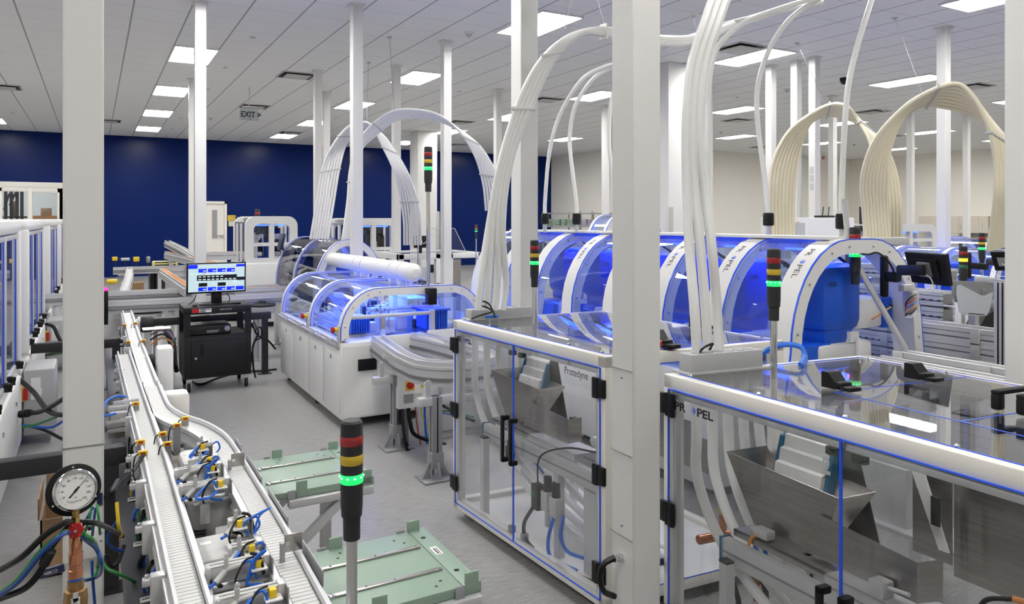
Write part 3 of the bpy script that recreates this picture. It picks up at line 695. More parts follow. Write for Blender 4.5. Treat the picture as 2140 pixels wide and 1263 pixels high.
for (u, v, z), lb in (((497, 960, 1.0), 'square steel bracket at the far end of the curved conveyor beside a green tray'), ((613, 1132, 1.02), 'square steel bracket with a hole beside the nearest green tray')):
    c = Zp(u, v, z); t = thing('steel_bracket', lb, 'bracket', (c.x, c.y, z-.08), 'square steel brackets')
    obj('plate', MB().box(c.x-.032, c.x+.032, c.y-.002, c.y+.002, z-.035, z+.03, .0015), 'steel', t)
    obj('arm', MB().box(c.x-.045, c.x-.03, c.y-.002, c.y+.02, z-.08, z-.0), 'aluD', t)
    obj('bolt', MB().lathe((c.x-.022, c.y-.002, z-.0), (0, -1, 0), [(0, .008), (.006, .008)], 10), 'chrome', t)
# clamp and swing stop left of the conveyor split
c = Zp(245, 868, .93)
t = thing('swing_stop', 'aluminium swing stop with blue hoses left of the conveyor split', 'actuator', (c.x+.02, c.y, .55))
obj('mount_plate', MB().box(c.x-.06, c.x+.12, c.y-.12, c.y+.05, .88, .886).box(c.x-.06, c.x+.14, c.y-.16, c.y-.13, .82, .88, .012), 'steel', t)
obj('cylinder_body', MB().box(c.x-.04, c.x+.1, c.y-.02, c.y+.03, .90, .95, .005).box(c.x-.05, c.x+.09, c.y+.08, c.y+.13, .93, .97, .005).bar((c.x-.02, c.y+.13, .98), (c.x+.13, c.y+.11, .99), .025, .02), 'alu', t)
obj('air_hose', MB().tube(spline([(c.x-.09, c.y, .96), (c.x-.06, c.y+.12, 1.0), (c.x, c.y+.2, 1.01), (c.x+.06, c.y+.2, 1.0)], 6), .008).tube(spline([(c.x-.12, c.y-.05, .94), (c.x-.06, c.y-.06, .95), (c.x-.01, c.y-.03, .95)], 6), .008), 'bluehose', t)
obj('bracket', MB().box(c.x+.02, c.x+.06, c.y-.05, c.y+.0, .55, .88), 'alu', t)
# ---------------------------------------------------------------- monitor cart
x0, x1, y0, y1 = .99, 1.80, 10.13, 10.78
t = thing('equipment_cart', 'black steel equipment cart on casters carrying the monitor', 'cart', (1.4, 10.45, 0))
obj('top_shelf', MB().box(x0, x1, y0, y1, .985, 1.075, .008), 'blackm', t)
for x in (x0, x1-.075):
    for y in (y0, y1-.06): obj('corner_post', MB().box(x, x+.075, y, y+.06, .70, .99), 'blackm', t)
obj('cabinet', MB().box(x0, x1, y0, y1, .17, .70, .006).box(x0+.01, x1-.01, y0+.002, y1, .70, .715), 'blackm', t)
dr = obj('door', MB().box(x0+.09, x1-.06, y0-.008, y0, .22, .64, .003), 'blackm', t)
obj('recessed_pull', MB().box(x0+.185, x0+.225, y0-.0095, y0-.008, .46, .61), 'black', dr)
obj('lock', MB().lathe((x0+.135, y0-.008, .43), (0, -1, 0), [(0, .016), (.006, .016), (.008, .012)], 14), 'chrome', dr)
obj('gap', MB().box(x0+.084, x1-.054, y0-.004, y0-.001, .214, .646), 'black', t)
s = obj('asset_tag', MB().box(x0+.09, x0+.32, y0-.003, y0, 1.01, 1.06), 'paper', t)
obj('red_block', MB().box(x0+.09, x0+.175, y0-.004, y0-.003, 1.01, 1.06), 'red', s)
text('AMERICAN\nVIDEO', .026, 'ink', s, (x0+.18, y0-.005, 1.04), (1, 0, 0), (0, 0, 1), bold=.001)
text('LASER CAUTION', .02, 'paper', t, (x0+.42, y0-.002, 1.03), (1, 0, 0), (0, 0, 1))
for x in (x0+.06, x1-.06):
    for y in (y0+.05, y1-.06):
        c = obj('caster', MB().lathe((x-.02, y, .055), (1, 0, 0), [(0, .03), (.004, .055), (.036, .055), (.04, .03)], 18), 'rubber', t)
        obj('fork', MB().box(x-.03, x-.024, y-.025, y+.025, .04, .14).box(x+.024, x+.03, y-.025, y+.025, .04, .14).box(x-.03, x+.03, y-.03, y+.03, .135, .17), 'alu', c)
t = thing('video_recorder', 'black video recorder with a button row on the cart shelf', 'recorder', (1.33, 10.4, .715))
obj('case', MB().box(1.06, 1.55, 10.16, 10.6, .72, .835, .012), 'black', t)
obj('front_panel', MB().box(1.06, 1.55, 10.148, 10.162, .725, .832, .012), 'scrK', t)
b = MB()
for i in range(9):
    for j in range(2 if i < 8 else 1): b.box(1.26+i*.017, 1.272+i*.017, 10.143, 10.149, .765-j*.018, .773-j*.018)
obj('button_row', b, 'lgrey', t); obj('jog_dial', MB().lathe((1.505, 10.149, .785), (0, -1, 0), [(0, .034), (.006, .034), (.008, .028)], 20).box(1.50, 1.51, 10.138, 10.142, .76, .81).box(1.48, 1.53, 10.138, 10.142, .781, .789), 'grey', t)
obj('foot', MB().box(1.08, 1.53, 10.2, 10.58, .715, .72), 'rubber', t)
solo('computer_mouse', MB().ball((1.13, 10.28, 1.085), .045, 12, (.8, 1.2, .5)), 'black', 'black mouse at the left front of the cart top', 'mouse')
solo('small_receiver', MB().box(1.60, 1.70, 10.3, 10.38, 1.075, 1.10, .008), 'black', 'small black puck at the right end of the cart top', 'receiver')
# monitor showing a wall of camera pictures
t = thing('monitor', 'black monitor on the cart showing a grid of blue and white camera views', 'monitor', (1.42, 10.45, 1.075))
ex = V((1, .03, 0)).normalized(); mo = V((1.045, 10.40, 1.225)); W_, H_ = .735, .40
Tm = Matrix((( ex.x, -ex.y, 0, mo.x), (ex.y, ex.x, -.06, mo.y), (0, 0, 1, mo.z), (0, 0, 0, 1)))
obj('housing', MB(Tm).box(0, W_, 0, .045, 0, H_, .006), 'black', t)
sc = obj('screen', MB(Tm).box(.018, W_-.018, -.002, .001, .022, H_-.016), 'scrW', t)
def scr(x0, y0, x1, y1, d=.004):  # fractions of the screen, top-left origin
    w_, h_ = W_-.036, H_-.038
    return (.018+x0*w_, .018+x1*w_, -d, -.002, H_-.016-y1*h_, H_-.016-y0*h_)
b = MB(Tm)
for i in range(6):
    for y, rng in ((.165, (1, 2, 3, 4)), (.84, (1, 2, 3, 4, 5))):
        if i in rng: b.box(*scr(i/6+.008, y, i/6+.155, y+.135))
b.box(*scr(0, .01, .16, .155)); b.box(*scr(5/6+.01, .03, 1, .12)); obj('blue_tile', b, 'scrB', sc)
b = MB(Tm); b.box(*scr(.15, .4, .86, .6)); b.box(*scr(.86, .5, 1, .62)); b.box(*scr(.18, .68, .33, .81)); b.box(*scr(.515, .68, .66, .81)); obj('black_tile', b, 'scrK', sc)
b = MB(Tm); rnd = random.Random(3)
for i in range(9):
    for j in range(2):
        if j and i > 5: continue
        b.box(*scr(.175+i*.077, .415+(1-j)*.1+.02, .175+i*.077+.05, .415+(1-j)*.1+.06, .006))
for i in (1, 2, 3, 4): b.box(*scr(i/6+.09, .225, i/6+.145, .26, .006)); b.box(*scr(i/6+.09, .9, i/6+.145, .94, .006))
obj('icon', b, 'scrW', sc)
mat('scrT', (0, 0, 0), emit=(.45, .62, .70), es=.8); mat('scrO', (0, 0, 0), emit=(.55, .45, .35), es=.7)
for nm, m_, k in (('picture_shade', 'scrT', 46), ('picture_tint', 'scrO', 14)):
    b = MB(Tm)
    for i in range(k):
        a = rnd.random()*.9; c = rnd.choice((.03, .08, .3, .34, .36, .62, .65, .7, .74, .32)); b.box(*scr(a, c, a+rnd.uniform(.02, .07), c+rnd.uniform(.015, .05), .003))
    obj(nm, b, m_, sc)
obj('stand', MB().box(1.35, 1.48, 10.44, 10.49, 1.09, 1.3, .005).box(1.19, 1.63, 10.33, 10.56, 1.075, 1.09, .004), 'black', t)
cable([D(*p) for p in ((410, 616, 9.6), (405, 628, 9.6), (395, 636, 9.7), (391, 634, 9.9))], .006, 'black', 'black cable hanging behind the left side of the monitor', k=6)
cable([D(*p) for p in ((474, 614, 9.65), (480, 622, 9.7), (478, 632, 9.9))], .006, 'black', 'black cable hanging behind the right side of the monitor', k=6)
for i, (P, r) in enumerate(((((345, 683, 10.2), (356, 705, 10.1), (362, 740, 9.9), (356, 775, 9.8)), .035), (((350, 683, 10.25), (362, 715, 10.1), (366, 760, 9.9), (369, 776, 9.8)), .03), (((341, 684, 10.2), (354, 715, 10.1), (360, 745, 9.9), (368, 768, 9.8)), .022))):
    cable([D(*p) for p in P], r, 'black', ('thick left black cable loom hanging left of the cart', 'thick right black cable loom hanging left of the cart', 'thin black cable crossing the looms left of the cart')[i])
cable([D(*p) for p in ((330, 738, 9.8), (352, 732, 9.7), (362, 720, 9.6), (368, 705, 9.6))], .008, 'greenw', 'green cable left of the cart')
for i, P in enumerate((((530, 672, 9.9), (540, 695, 9.8), (533, 712, 9.8), (528, 730, 9.75), (530, 780, 9.7)), ((526, 675, 9.9), (538, 700, 9.9), (560, 712, 10), (576, 730, 10.1)), ((530, 690, 9.8), (545, 685, 9.85), (546, 705, 9.85), (532, 715, 9.8), (527, 750, 9.75), (534, 790, 9.7)))):
    cable([D(*p) for p in P], .013, 'black', ('black cable dropping straight down right of the cart', 'black cable running from the cart to the white cabinets', 'looped black cable right of the cart')[i])
cable([Zp(u, v, .012) for u, v in ((395, 795), (420, 803), (450, 792), (500, 778), (545, 775), (578, 772))], .012, 'black', 'black cable lying on the floor behind the cart wheels')

# ---------------------------------------------------------------- grey conveyors crossing the back of the hall
def rail_conveyor(name, path, z, label, group, legs=(), orange=0, extra=0):
    t = conveyor(name, path, z, label, group, legs=legs, w=.085, gh=.05, beam=.11, gm='alu', chainm='orange' if orange else 'chain', cat='conveyor', legw=.08)
    if extra:
        b = MB()
        for o in (-.09, .075): sweep(b, path, o, o+.012, z-.07, z-.055); sweep(b, path, o, o+.012, z-.03, z-.02)
        obj('slot_strip', b, 'inkgrey', t)
    if orange:
        b = MB(); Q = resample(path, .3)
        for p in Q: b.cb(p+V((0, 0, z+.03)), (.1, .1, .05), .01)
        obj('carrier_row', b, 'orange', t)
    return t
rail_conveyor('cross_conveyor', [(.15, 12.05), (.9, 12.02), (1.6, 12.05), (4.4, 12.0)], .97, 'grey cross conveyor just behind the cart, at the end of the white chain', 'grey conveyors at the back', legs=((1.0, 12.03), (2.2, 12.03), (3.2, 12.03)), extra=1)
rail_conveyor('cross_conveyor', [(-2.2, 13.4), (1.4, 13.35), (4.2, 13.4)], 1.0, 'second grey cross conveyor parallel behind the first one', 'grey conveyors at the back', legs=((-.5, 13.38), (1.4, 13.36), (2.8, 13.37)), extra=1)
rail_conveyor('cross_conveyor', [(.4, 20.), (4.5, 20.)], 1.0, 'far grey cross conveyor under the yellow tray row near the blue wall', 'grey conveyors at the back', legs=((1.4, 20), (2.8, 20)), extra=1)
rail_conveyor('slat_conveyor', [(.75, 20.0), (.62, 17.), (.42, 13.5)], 1.0, 'grey conveyor running away to the blue wall behind the wide post', 'grey conveyors at the back', legs=((.7, 19), (.55, 16)), extra=1)
rail_conveyor('carrier_conveyor', [(2.6, 17.3), (1.4, 17.3), (1.25, 17.1), (1.26, 16.8), (1.3, 12.6)], 1.10, 'orange topped carrier conveyor bending towards the monitor', 'orange carrier conveyors', legs=((1.3, 16.5), (1.3, 14), (2.3, 17.3)), orange=1)
rail_conveyor('carrier_conveyor', [(1.55, 19.8), (1.75, 17.), (1.9, 14.4)], 1.36, 'raised orange carrier conveyor sloping behind the monitor pole', 'orange carrier conveyors', legs=((1.6, 19.3), (1.85, 15)), orange=1)
rail_conveyor('carrier_conveyor', [(1.95, 16.8), (3.1, 16.8)], 1.45, 'short orange carrier conveyor right of the monitor pole', 'orange carrier conveyors', legs=((2.1, 16.8), (2.9, 16.8)), orange=1)
rail_conveyor('carrier_conveyor', [(2.0, 12.75), (4.2, 12.75)], 1.02, 'orange carrier row behind the monitor leading to the glazed machines', 'orange carrier conveyors', legs=((2.2, 12.75), (3.9, 12.75)), orange=1)
rail_conveyor('incline_conveyor', [(1.60, 20.4, .5), (1.72, 18., .4), (1.95, 15.2, .16)], 1.12, 'pale inclined conveyor above the orange carriers beside the blue wall', 'orange carrier conveyors', legs=((1.6, 20.2),), extra=1)
for (u, v, d), r, lb in (((309, 650, 10.9), .19, 'dark horizontal idler wheel under the grey cross conveyor'), ((548, 636, 11.5), .2, 'dark horizontal idler wheel right of the monitor'), ((102, 632, 12.3), .2, 'dark horizontal idler wheel behind the nearest left machines'), ((263, 565, 18.6), .2, 'far dark idler wheel near the blue wall')):
    c = D(u, v, d); t = thing('idler_wheel', lb, 'wheel', (c.x, c.y, 0), 'dark conveyor idler wheels')
    obj('disc', MB().lathe(c, (0, 0, 1), [(-.03, r*.9), (-.03, r), (.0, r), (.0, r*.85), (.02, r*.3), (.05, r*.25)], 28), 'dark', t)
    obj('skirt', MB().lathe(c, (0, 0, -1), [(.031, r*1.02), (.05, r*1.02), (.14, r*.9)], 28), 'alu', t); obj('stand', MB().box(c.x-.05, c.x+.05, c.y-.05, c.y+.05, 0, c.z-.1), 'alu', t)
a = Yp(314, 558, 20.9); b = Yp(372, 610, 20.9)
t = thing('black_enclosure', 'black equipment rack below the yellow trays near the blue wall', 'cabinet', ((a.x+b.x)/2, 21.2, 0))
obj('frame', MB().box(a.x, a.x+.1, 20.9, 21.6, 0, a.z).box(b.x-.1, b.x, 20.9, 21.6, 0, a.z).box(a.x, b.x, 20.9, 21.6, a.z-.08, a.z), 'black', t)
obj('body', MB().box(a.x+.12, b.x-.12, 20.95, 21.6, .05, a.z-.1, .02), 'dark', t)
t = thing('tray_row', 'row of pale yellow perforated trays on the far cross conveyor', 'tray', (2.1, 20.5, 1.03))
p = Yp(318, 558, 20.5); q = Yp(371, 545, 20.5); f = MB().box(p.x, q.x, 20.35, 20.65, p.z, q.z, .03)
obj('tray', f, 'lyellow', t); f = MB()
for i in range(12):
    for j in range(2): f.box(p.x+.05+i*(q.x-p.x-.1)/12, p.x+.09+i*(q.x-p.x-.1)/12, 20.346, 20.35, p.z+.03+j*.07, p.z+.06+j*.07)
obj('hole_pattern', f, 'dark', t)
c = D(234, 590, 14.6)
solo('yellow_cover', MB().box(c.x-.1, c.x+.1, c.y-.1, c.y+.15, c.z-.03, c.z+.05, .02), 'yellow', 'yellow cover block on the conveyor beside the wide post', 'cover')
c = D(272, 603, 16.5)
solo('carton', MB().box(c.x-.1, c.x+.28, c.y, c.y+.4, .0, c.z+.12, .01), 'cardboard', 'brown cardboard carton behind the grey cross conveyor', 'box')
c = D(265, 598, 16.4)
solo('tape_roll', MB().tube([c+V((.1*math.cos(a_*PI/8), 0, .1*math.sin(a_*PI/8))) for a_ in range(17)], .022, 8), 'yellow', 'yellow tape ring in front of the brown carton', 'tape')
for (u, v, d), (w_, h_), m_, lb in (((240, 541, 19), (.12, .1), 'yellow', 'left yellow and black scanner on the far conveyor'), ((285, 542, 19.4), (.14, .12), 'yellow', 'right yellow and black scanner on the far conveyor'), ((310, 543, 19.6), (.09, .16), 'aluD', 'small grey cylinder on the far conveyor'), ((262, 542, 19.2), (.2, .07), 'alu', 'pale valve block between the two yellow scanners')):
    c = D(u, v, d); t = thing('scanner_unit', lb, 'scanner', (c.x, c.y, c.z-h_/2-.1), 'scanner units on the far conveyor')
    obj('body', MB().cb(c, (w_, .1, h_), .01), m_, t); obj('mount', MB().box(c.x-w_*.7, c.x+w_*.4, c.y-.04, c.y+.04, c.z-.02, c.z+h_*.45, .01).cyl((c.x, c.y, c.z-h_/2-.1), (c.x, c.y, c.z), .02), 'dark', t)
c = D(221, 605, 10.5)
t = thing('beacon', 'small black post with a glowing red lamp beside the wide post', 'lamp', (c.x, c.y, c.z-.5)); obj('post', MB().box(c.x-.03, c.x+.03, c.y-.03, c.y+.03, c.z-.5, c.z-.02, .005), 'black', t); obj('lamp', MB().ball((c.x, c.y, c.z), .03), 'LEDred', t)

# ---------------------------------------------------------------- white glazed machines far behind (round topped)
def far_machine(u0, u1, vt, vb, y, label, depth=1.5, group='round topped machines by the blue wall', side=1):
    a = Yp(u0, vt, y); b = Yp(u1, vb, y); x0, x1, zt, zb = a.x, b.x, a.z, b.z
    t = thing('round_top_machine', label, 'machine', ((x0+x1)/2, y+depth/2, 0), group)
    zt = max(zt, zb+.6); w_ = .16
    f = MB()
    P = lambda r, e: [V((x0+e, y, zb))] + [V((x0+r+e+(r)*math.cos(PI-k*PI/12), y, zt-e-r+r*math.sin(PI-k*PI/12))) for k in range(7)] + [V((x1-r-e+r*math.cos(PI/2-k*PI/12), y, zt-e-r+r*math.sin(PI/2-k*PI/12))) for k in range(7)] + [V((x1-e, y, zb))]
    for k in (0, depth-.12):
        f.band([p+V((0, k, 0)) for p in P(.2, 0)], [p+V((0, k, 0)) for p in P(.12, w_)], (0, .12, 0))
    f.box(x0+.18, x1-.18, y+.003, y+depth-.003, zt-.04, zt-.006)
    for x in (x0, x1-.05):
        for k in (.9, 1.75): f.box(x, x+.05, y+k*depth/2.6, y+k*depth/2.6+.1, zb, zt-.15)
    f.box(x0+.02, x1-.02, y+.005, y+.115, zb+(zt-zb)*.36, zb+(zt-zb)*.36+.07).box((x0+x1)/2-.05, (x0+x1)/2+.05, y+.009, y+.1, zb+.01, zt-.1).box(x0+.02, x1-.02, y+.006, y+.113, zb+.003, zb+.1)
    obj('frame', f, 'white', t)
    obj('pane', MB().box(x0+.1, x1-.1, y+.04, y+.05, zb, zt-.12).box(x0+.01, x0+.02, y+.1, y+depth-.1, zb, zt-.12), 'acrylic', t)
    obj('base', MB().box(x0-.05, x1+.05, y-.05, y+depth, .1, zb, .02), 'white', t)
    obj('foot', MB().box(x0+.1, x1-.1, y+.1, y+depth-.1, 0, .1), 'dark', t)
    e = MB(); rnd = random.Random(u0)
    for i in range(2):
        xx = x0+.25+i*(x1-x0-.3)/2; ww = (x1-x0)/2-.35
        e.box(xx, xx+ww, y+.8, y+.9, zb+.35, zt-.35).box(xx, xx+ww, y+.5, y+.6, zb+.12, zb+.2)
        for k in range(4): e.box(xx+ww*rnd.random(), xx+ww*rnd.random()*.3+.2, y+.7, y+.9, zb+.1, zb+rnd.uniform(.2, .6))
    obj('equipment', e, 'lgrey', t)
    e = MB()
    for i in range(6):
        xx = x0+.2+rnd.random()*(x1-x0-.5); e.box(xx, xx+rnd.uniform(.06, .25), y+.72, y+.78, zb+rnd.uniform(.2, .6), zb+rnd.uniform(.7, 1.))
    obj('dark_unit', e, 'dark', t)
    obj('light_strip', MB().box(x0+.2, x1-.2, y+.3, y+.34, zt-.2, zt-.17), 'LEDblue', t)
    return t
far_machine(513, 622, 452, 548, 15.6, 'round topped white machine left of the hose arches, in front of the blue wall')
far_machine(723, 838, 456, 560, 15.6, 'round topped white machine behind the hose arches')
c = D(538, 452, 15.2)
def stack_light(c, r, label, lit='green', pole=None, h=None, group='stack lights', polem='chrome', polebase=0., order='ryg', pink=0):
    """c = top centre of the cap; tiers red / amber / green on a black foot and a steel pole"""
    u = r*2
    t = thing('stack_light', label, 'light', (c.x, c.y, polebase), group)
    z = c.z
    obj('cap', MB().lathe((c.x, c.y, z), (0, 0, -1), [(0, r*.8), (.2*r, r*.97), (1.35*r, r)], 20), 'dark', t)
    z -= 1.35*r
    for k, col in enumerate(('red', 'amber', 'green')):
        m = {'red': 'lred', 'amber': 'lyel', 'green': 'lgrn'}[col]
        if lit == col: m = {'red': 'LEDred', 'amber': 'LEDyel', 'green': 'LEDgreen'}[col]
        ln = obj('%s_lens' % col, MB().lathe((c.x, c.y, z), (0, 0, -1), [(0, r*1.0), (.05*r, r*1.03), (.8*r, r*1.03), (.85*r, r)], 20), m, t)
        if lit == col == 'green':
            dd = MB()
            for q in range(10):
                a = q*PI/5+.3; dd.ball((c.x+r*1.03*math.cos(a), c.y+r*1.03*math.sin(a), z-.28*r), r*.11, 6)
            obj('diode_row', dd, 'LEDdot', ln)
        z -= .85*r
        if k < 2: obj('spacer', MB().lathe((c.x, c.y, z), (0, 0, -1), [(0, r), (.85*r, r)], 20), 'dark', t); z -= .85*r
    obj('lamp_foot', MB().lathe((c.x, c.y, z), (0, 0, -1), [(0, r), (2.2*r, r*.98), (2.4*r, r*.95), (3.*r, r*.92), (3.1*r, r*.78), (5.1*r, r*.75)], 20), 'dark', t)
    z -= 5.1*r
    if pole is not None: obj('pole', MB().cyl((c.x, c.y, z+.2*r), (c.x, c.y, pole), r*.5, None, 16), polem, t)
    return t
def sl(u, v, d, r, label, lit='green', polez=None, base=0.): c = D(u, v, d); return stack_light(c, r, label, lit, polez, polebase=base if polez is None else polez)
sl(538, 437, 15.4, .05, 'small stack light on top of the left round topped machine', 'none', 2.1)
sl(735, 878, 2.0, .030, 'large near stack light with green lit, beside the green trays', 'green', 0.)
sl(895, 307, 8.25, .047, 'tall stack light on a long pole above the glazed cabinets, green lit', 'green', 1.42)
sl(874, 469, 13.2, .026, 'small stack light with pink red lamp beside the black screen in the back', 'red', 0.)
sl(995, 469, 13.2, .024, 'small green lit stack light against the blue wall, left of the thick hoses', 'green', 0.)
sl(1117, 502, 5.05, .030, 'stack light with green lit in front of the middle post', 'green', 1.45)
sl(1617, 520, 3.75, .034, 'stack light with green lit on the corner of the nearest hopper cabinet', 'green', 1.45)
sl(1787, 475, 5.55, .040, 'stack light mounted on the near arch of the blue tunnel', 'green')
sl(1775, 482, 6.5, .035, 'stack light almost hidden behind the one on the near arch', 'green', 2.0)
sl(2013, 515, 8.5, .045, 'stack light with amber lit behind the rear monitor', 'amber', 0.)
sl(2052, 487, 11., .045, 'far stack light with green lit near the right edge', 'green', 0.)
# ---------------------------------------------------------------- arches shared by the curved machines
def arch_pts(x0, x1, z0, z1, rx, rz, e=0., n=9, lean=0.):
    """half outline (left foot, over the top, right foot) of a round shouldered arch, inset by e; lean = feet spread"""
    P = []
    for k in range(4): P.append((x0+e-lean*(1-k/4)+0, z0+(z1-rz-z0)*k/4))
    for k in range(n+1):
        a = PI - k*PI/2/n; P.append((x0+rx+(rx-e)*math.cos(a), z1-rz+(rz-e)*math.sin(a)))
    for k in range(n+1):
        a = PI/2 - k*PI/2/n; P.append((x1-rx+(rx-e)*math.cos(a), z1-rz+(rz-e)*math.sin(a)))
    for k in range(3, -1, -1): P.append((x1-e+lean*(1-k/4), z0+(z1-rz-z0)*k/4))
    return P
def logo_on_curve(par, P, y, s0, h):
    """PR ))) PEL wrapped on the outer skin of an arch, reading down the left shoulder"""
    Q = [V((x, 0, z)) for x, z in P[:14]][::-1]
    acc = [0.]
    for a, b in zip(Q, Q[1:]): acc.append(acc[-1]+(b-a).length)
    def f(s, t, k):
        for i in range(len(Q)-1):
            if s <= acc[i+1] or i == len(Q)-2: break
        d = (Q[i+1]-Q[i]).normalized(); n = V((0, -1, 0)).cross(d)*-1
        p = Q[i]+d*(s-acc[i])
        if n.x > 0: n = -n
        return V((p.x+n.x*k, y-t, p.z+n.z*k))
    g = MB()
    for tx, off in (('PR', 0), ('PEL', h*3.95)):
        cu = bpy.data.curves.new('t', 'FONT'); cu.body = tx; cu.size = h*1.38
        o = bpy.data.objects.new('t', cu); COL.objects.link(o); bpy.context.view_layer.update()
        me0 = bpy.data.meshes.new_from_object(o.evaluated_get(bpy.context.evaluated_depsgraph_get())); bpy.data.objects.remove(o); bpy.data.curves.remove(cu)
        vs_ = [g.bm.verts.new(f(s0+off+v.co.x*1.3, v.co.y, .0015)) for v in me0.vertices]
        for p_ in me0.polygons:
            try: g.bm.faces.new([vs_[i] for i in p_.vertices])
            except ValueError: pass
        bpy.data.meshes.remove(me0)
    obj('logo_lettering', g, 'ink', par)
    g = MB()
    for r, w_ in ((.36, .08), (.62, .14), (.92, .22)):
        A = []; B = []
        for k in range(9):
            a = -1.15+k*2.3/8; wv = max(w_*math.cos(a*1.3), .02)
            A.append(f(s0+h*2.75+h*r*1.1*math.cos(a), h*.5+h*r*.62*math.sin(a), .0015)); B.append(f(s0+h*2.75+h*(r-wv)*1.1*math.cos(a), h*.5+h*(r-wv)*.62*math.sin(a), .0015))
        g.band(A, B, (0, 0, .0006))
    obj('logo_crescent', g, 'blueedge', par)
def at_y(P, y): return [V((x, y, z)) for x, z in P]
# ---------------------------------------------------------------- white cabinet machine with curved blue-lit hood
X0, X1, Y0, Y1 = 2.24, 3.92, 7.58, 10.4
ym = 8.86
t = thing('hooded_machine', 'white cabinet machine with curved clear hood and blue light inside', 'machine', ((X0+X1)/2, 9, 0))
for a, b in ((Y0, ym-.006), (ym+.006, Y1)):
    c = obj('cabinet', MB().box(X0, X1, a, b, .10, .90, .008), 'white', t)
    w_ = (b-a)/2
    for i in range(2):
        d_ = obj('door', MB().box(X0-.012, X0-.001, a+i*w_+.025, a+(i+1)*w_-.02, .16, .78, .004), 'white', t)
        q = a+i*w_+w_*.5
        obj('latch', MB().box(X0-.022, X0-.012, q-.015, q+.015, .70, .745, .004), 'chrome', d_)
    text('Protedyne', .036, 'inkgrey', c, (X0-.002, a+.20, .82), (0, -1, 0), (0, 0, 1))
    obj('ledge', MB().box(X0-.03, X0+.06, a+.04, b-.04, .90, .925, .004), 'lgrey', t)
    for i in range(2):
        q = a+.18+i*.6; obj('hood_handle', MB().box(X0-.10, X0-.03, q, q+.02, .915, .935).box(X0-.10, X0-.03, q+.45, q+.47, .915, .935).box(X0-.115, X0-.095, q, q+.47, .912, .938, .004), 'alu', t)
    e = thing('emergency_stop', 'red emergency stop button on the hooded white machine, %s one' % ('nearer' if a == Y0 else 'farther'), 'button', (X0-.02, a+.05, .93), 'emergency stops on the hooded machine')
    obj('mount', MB().box(X0-.02, X0+.02, a+.03, a+.09, .86, 1.08, .006), 'lgrey', e); obj('collar', MB().cyl((X0-.02, a+.06, 1.04), (X0-.05, a+.06, 1.04), .026), 'yellow', e); obj('button', MB().lathe((X0-.05, a+.06, 1.04), (-1, 0, 0), [(0, .018), (.012, .033), (.03, .033), (.036, .02)], 16), 'red', e)
for y in (Y0+.12, ym, Y1-.1):
    obj('foot', MB().cyl((X0+.12, y, 0), (X0+.12, y, .018), .055).cyl((X0+.12, y, .018), (X0+.12, y, .1), .018), 'dark', t)
obj('end_panel', MB().box(X0+.02, X1, Y0-.006, Y0, .12, .86), 'white', t)
RX, RZ = .42, .46
def hood(t, X0, X1, z0, z1, ys, RX, RZ, fw=.075, wy=.07, panem='acryB', lean=0., text_on=None, blue=1, wyo=0):
    for i, y in enumerate(ys):
        f = obj('arch_frame', MB().band(at_y(arch_pts(X0, X1, z0, z1, RX, RZ, 0, lean=lean), y), at_y(arch_pts(X0, X1, z0, z1, RX, RZ, fw, lean=lean), y), (0, wy, 0)), 'white', t)
        if blue: obj('blue_edge', MB().band(at_y(arch_pts(X0, X1, z0, z1, RX, RZ, -.004, lean=lean), y-.001), at_y(arch_pts(X0, X1, z0, z1, RX, RZ, .004, lean=lean), y-.001), (0, .012, 0)), 'blueedge', f)
        s = MB()
        P = arch_pts(X0, X1, z0, z1, RX, RZ, fw*.5, lean=lean)
        for k in (1, 5, 8, 11, 13, 14, 16, 19, 23):
            if k < len(P): s.lathe((P[k][0], y, P[k][1]), (0, -1, 0), [(0, .011), (.005, .011), (.008, .006)], 8)
        obj('screw', s, 'chrome', f)
    for a, b in zip(ys, ys[1:]):
        obj('curved_pane', MB().band(at_y(arch_pts(X0, X1, z0, z1, RX, RZ, .012, lean=lean), a+wy), at_y(arch_pts(X0, X1, z0, z1, RX, RZ, .018, lean=lean), a+wy), (0, b-a-wy, 0)), panem, t)
hood(t, X0, X1, .93, 1.46, (Y0, ym-.06, Y1-.12), RX, RZ, .085, .12)
for o in list(t.children):
    pass
for y_ in (Y0, ym-.06): logo_on_curve(t, arch_pts(X0, X1, .93, 1.46, RX, RZ), y_+.10, .10, .026)
# contents, lit by the machine's own blue lamps
def blue_lamp(loc, e, sx, sy, par=None, col=(.04, .13, 1.), rot=(0, 0, 0)):
    l = bpy.data.lights.new('blue_lamp', 'AREA'); l.energy = e; l.color = col; l.shape = 'RECTANGLE'; l.size = sx; l.size_y = sy
    o = bpy.data.objects.new('blue_lamp', l); COL.objects.link(o); o.location = loc; o.rotation_euler = rot
    return o
obj('lamp_strip', MB().box(X0+.5, X0+.54, Y0+.2, Y1-.2, 1.40, 1.42).box(X1-.6, X1-.56, Y0+.2, Y1-.2, 1.40, 1.42), 'LEDblue', t)
blue_lamp((3.05, 8.9, 1.38), 30, .9, 2.4)
obj('work_deck', MB().box(X0+.1, X1-.1, Y0+.35, Y1-.1, .90, .93), 'lgrey', t)
rnd = random.Random(11); e = MB(); e2 = MB(); e3 = MB()
for i in range(26):
    x = rnd.uniform(X0+.35, X1-.3); y = rnd.uniform(Y0+.2, Y1-.3); w_ = rnd.uniform(.05, .16); hh = rnd.uniform(.05, .28)
    (e if i % 3 else e2).box(x, x+w_, y, y+rnd.uniform(.05, .2), .93, .93+hh, .006)
    if i % 4 == 0: e3.cyl((x, y, .93), (x, y, 1.25), .012).cyl((x+.1, y, .93), (x+.1, y, 1.2), .008)
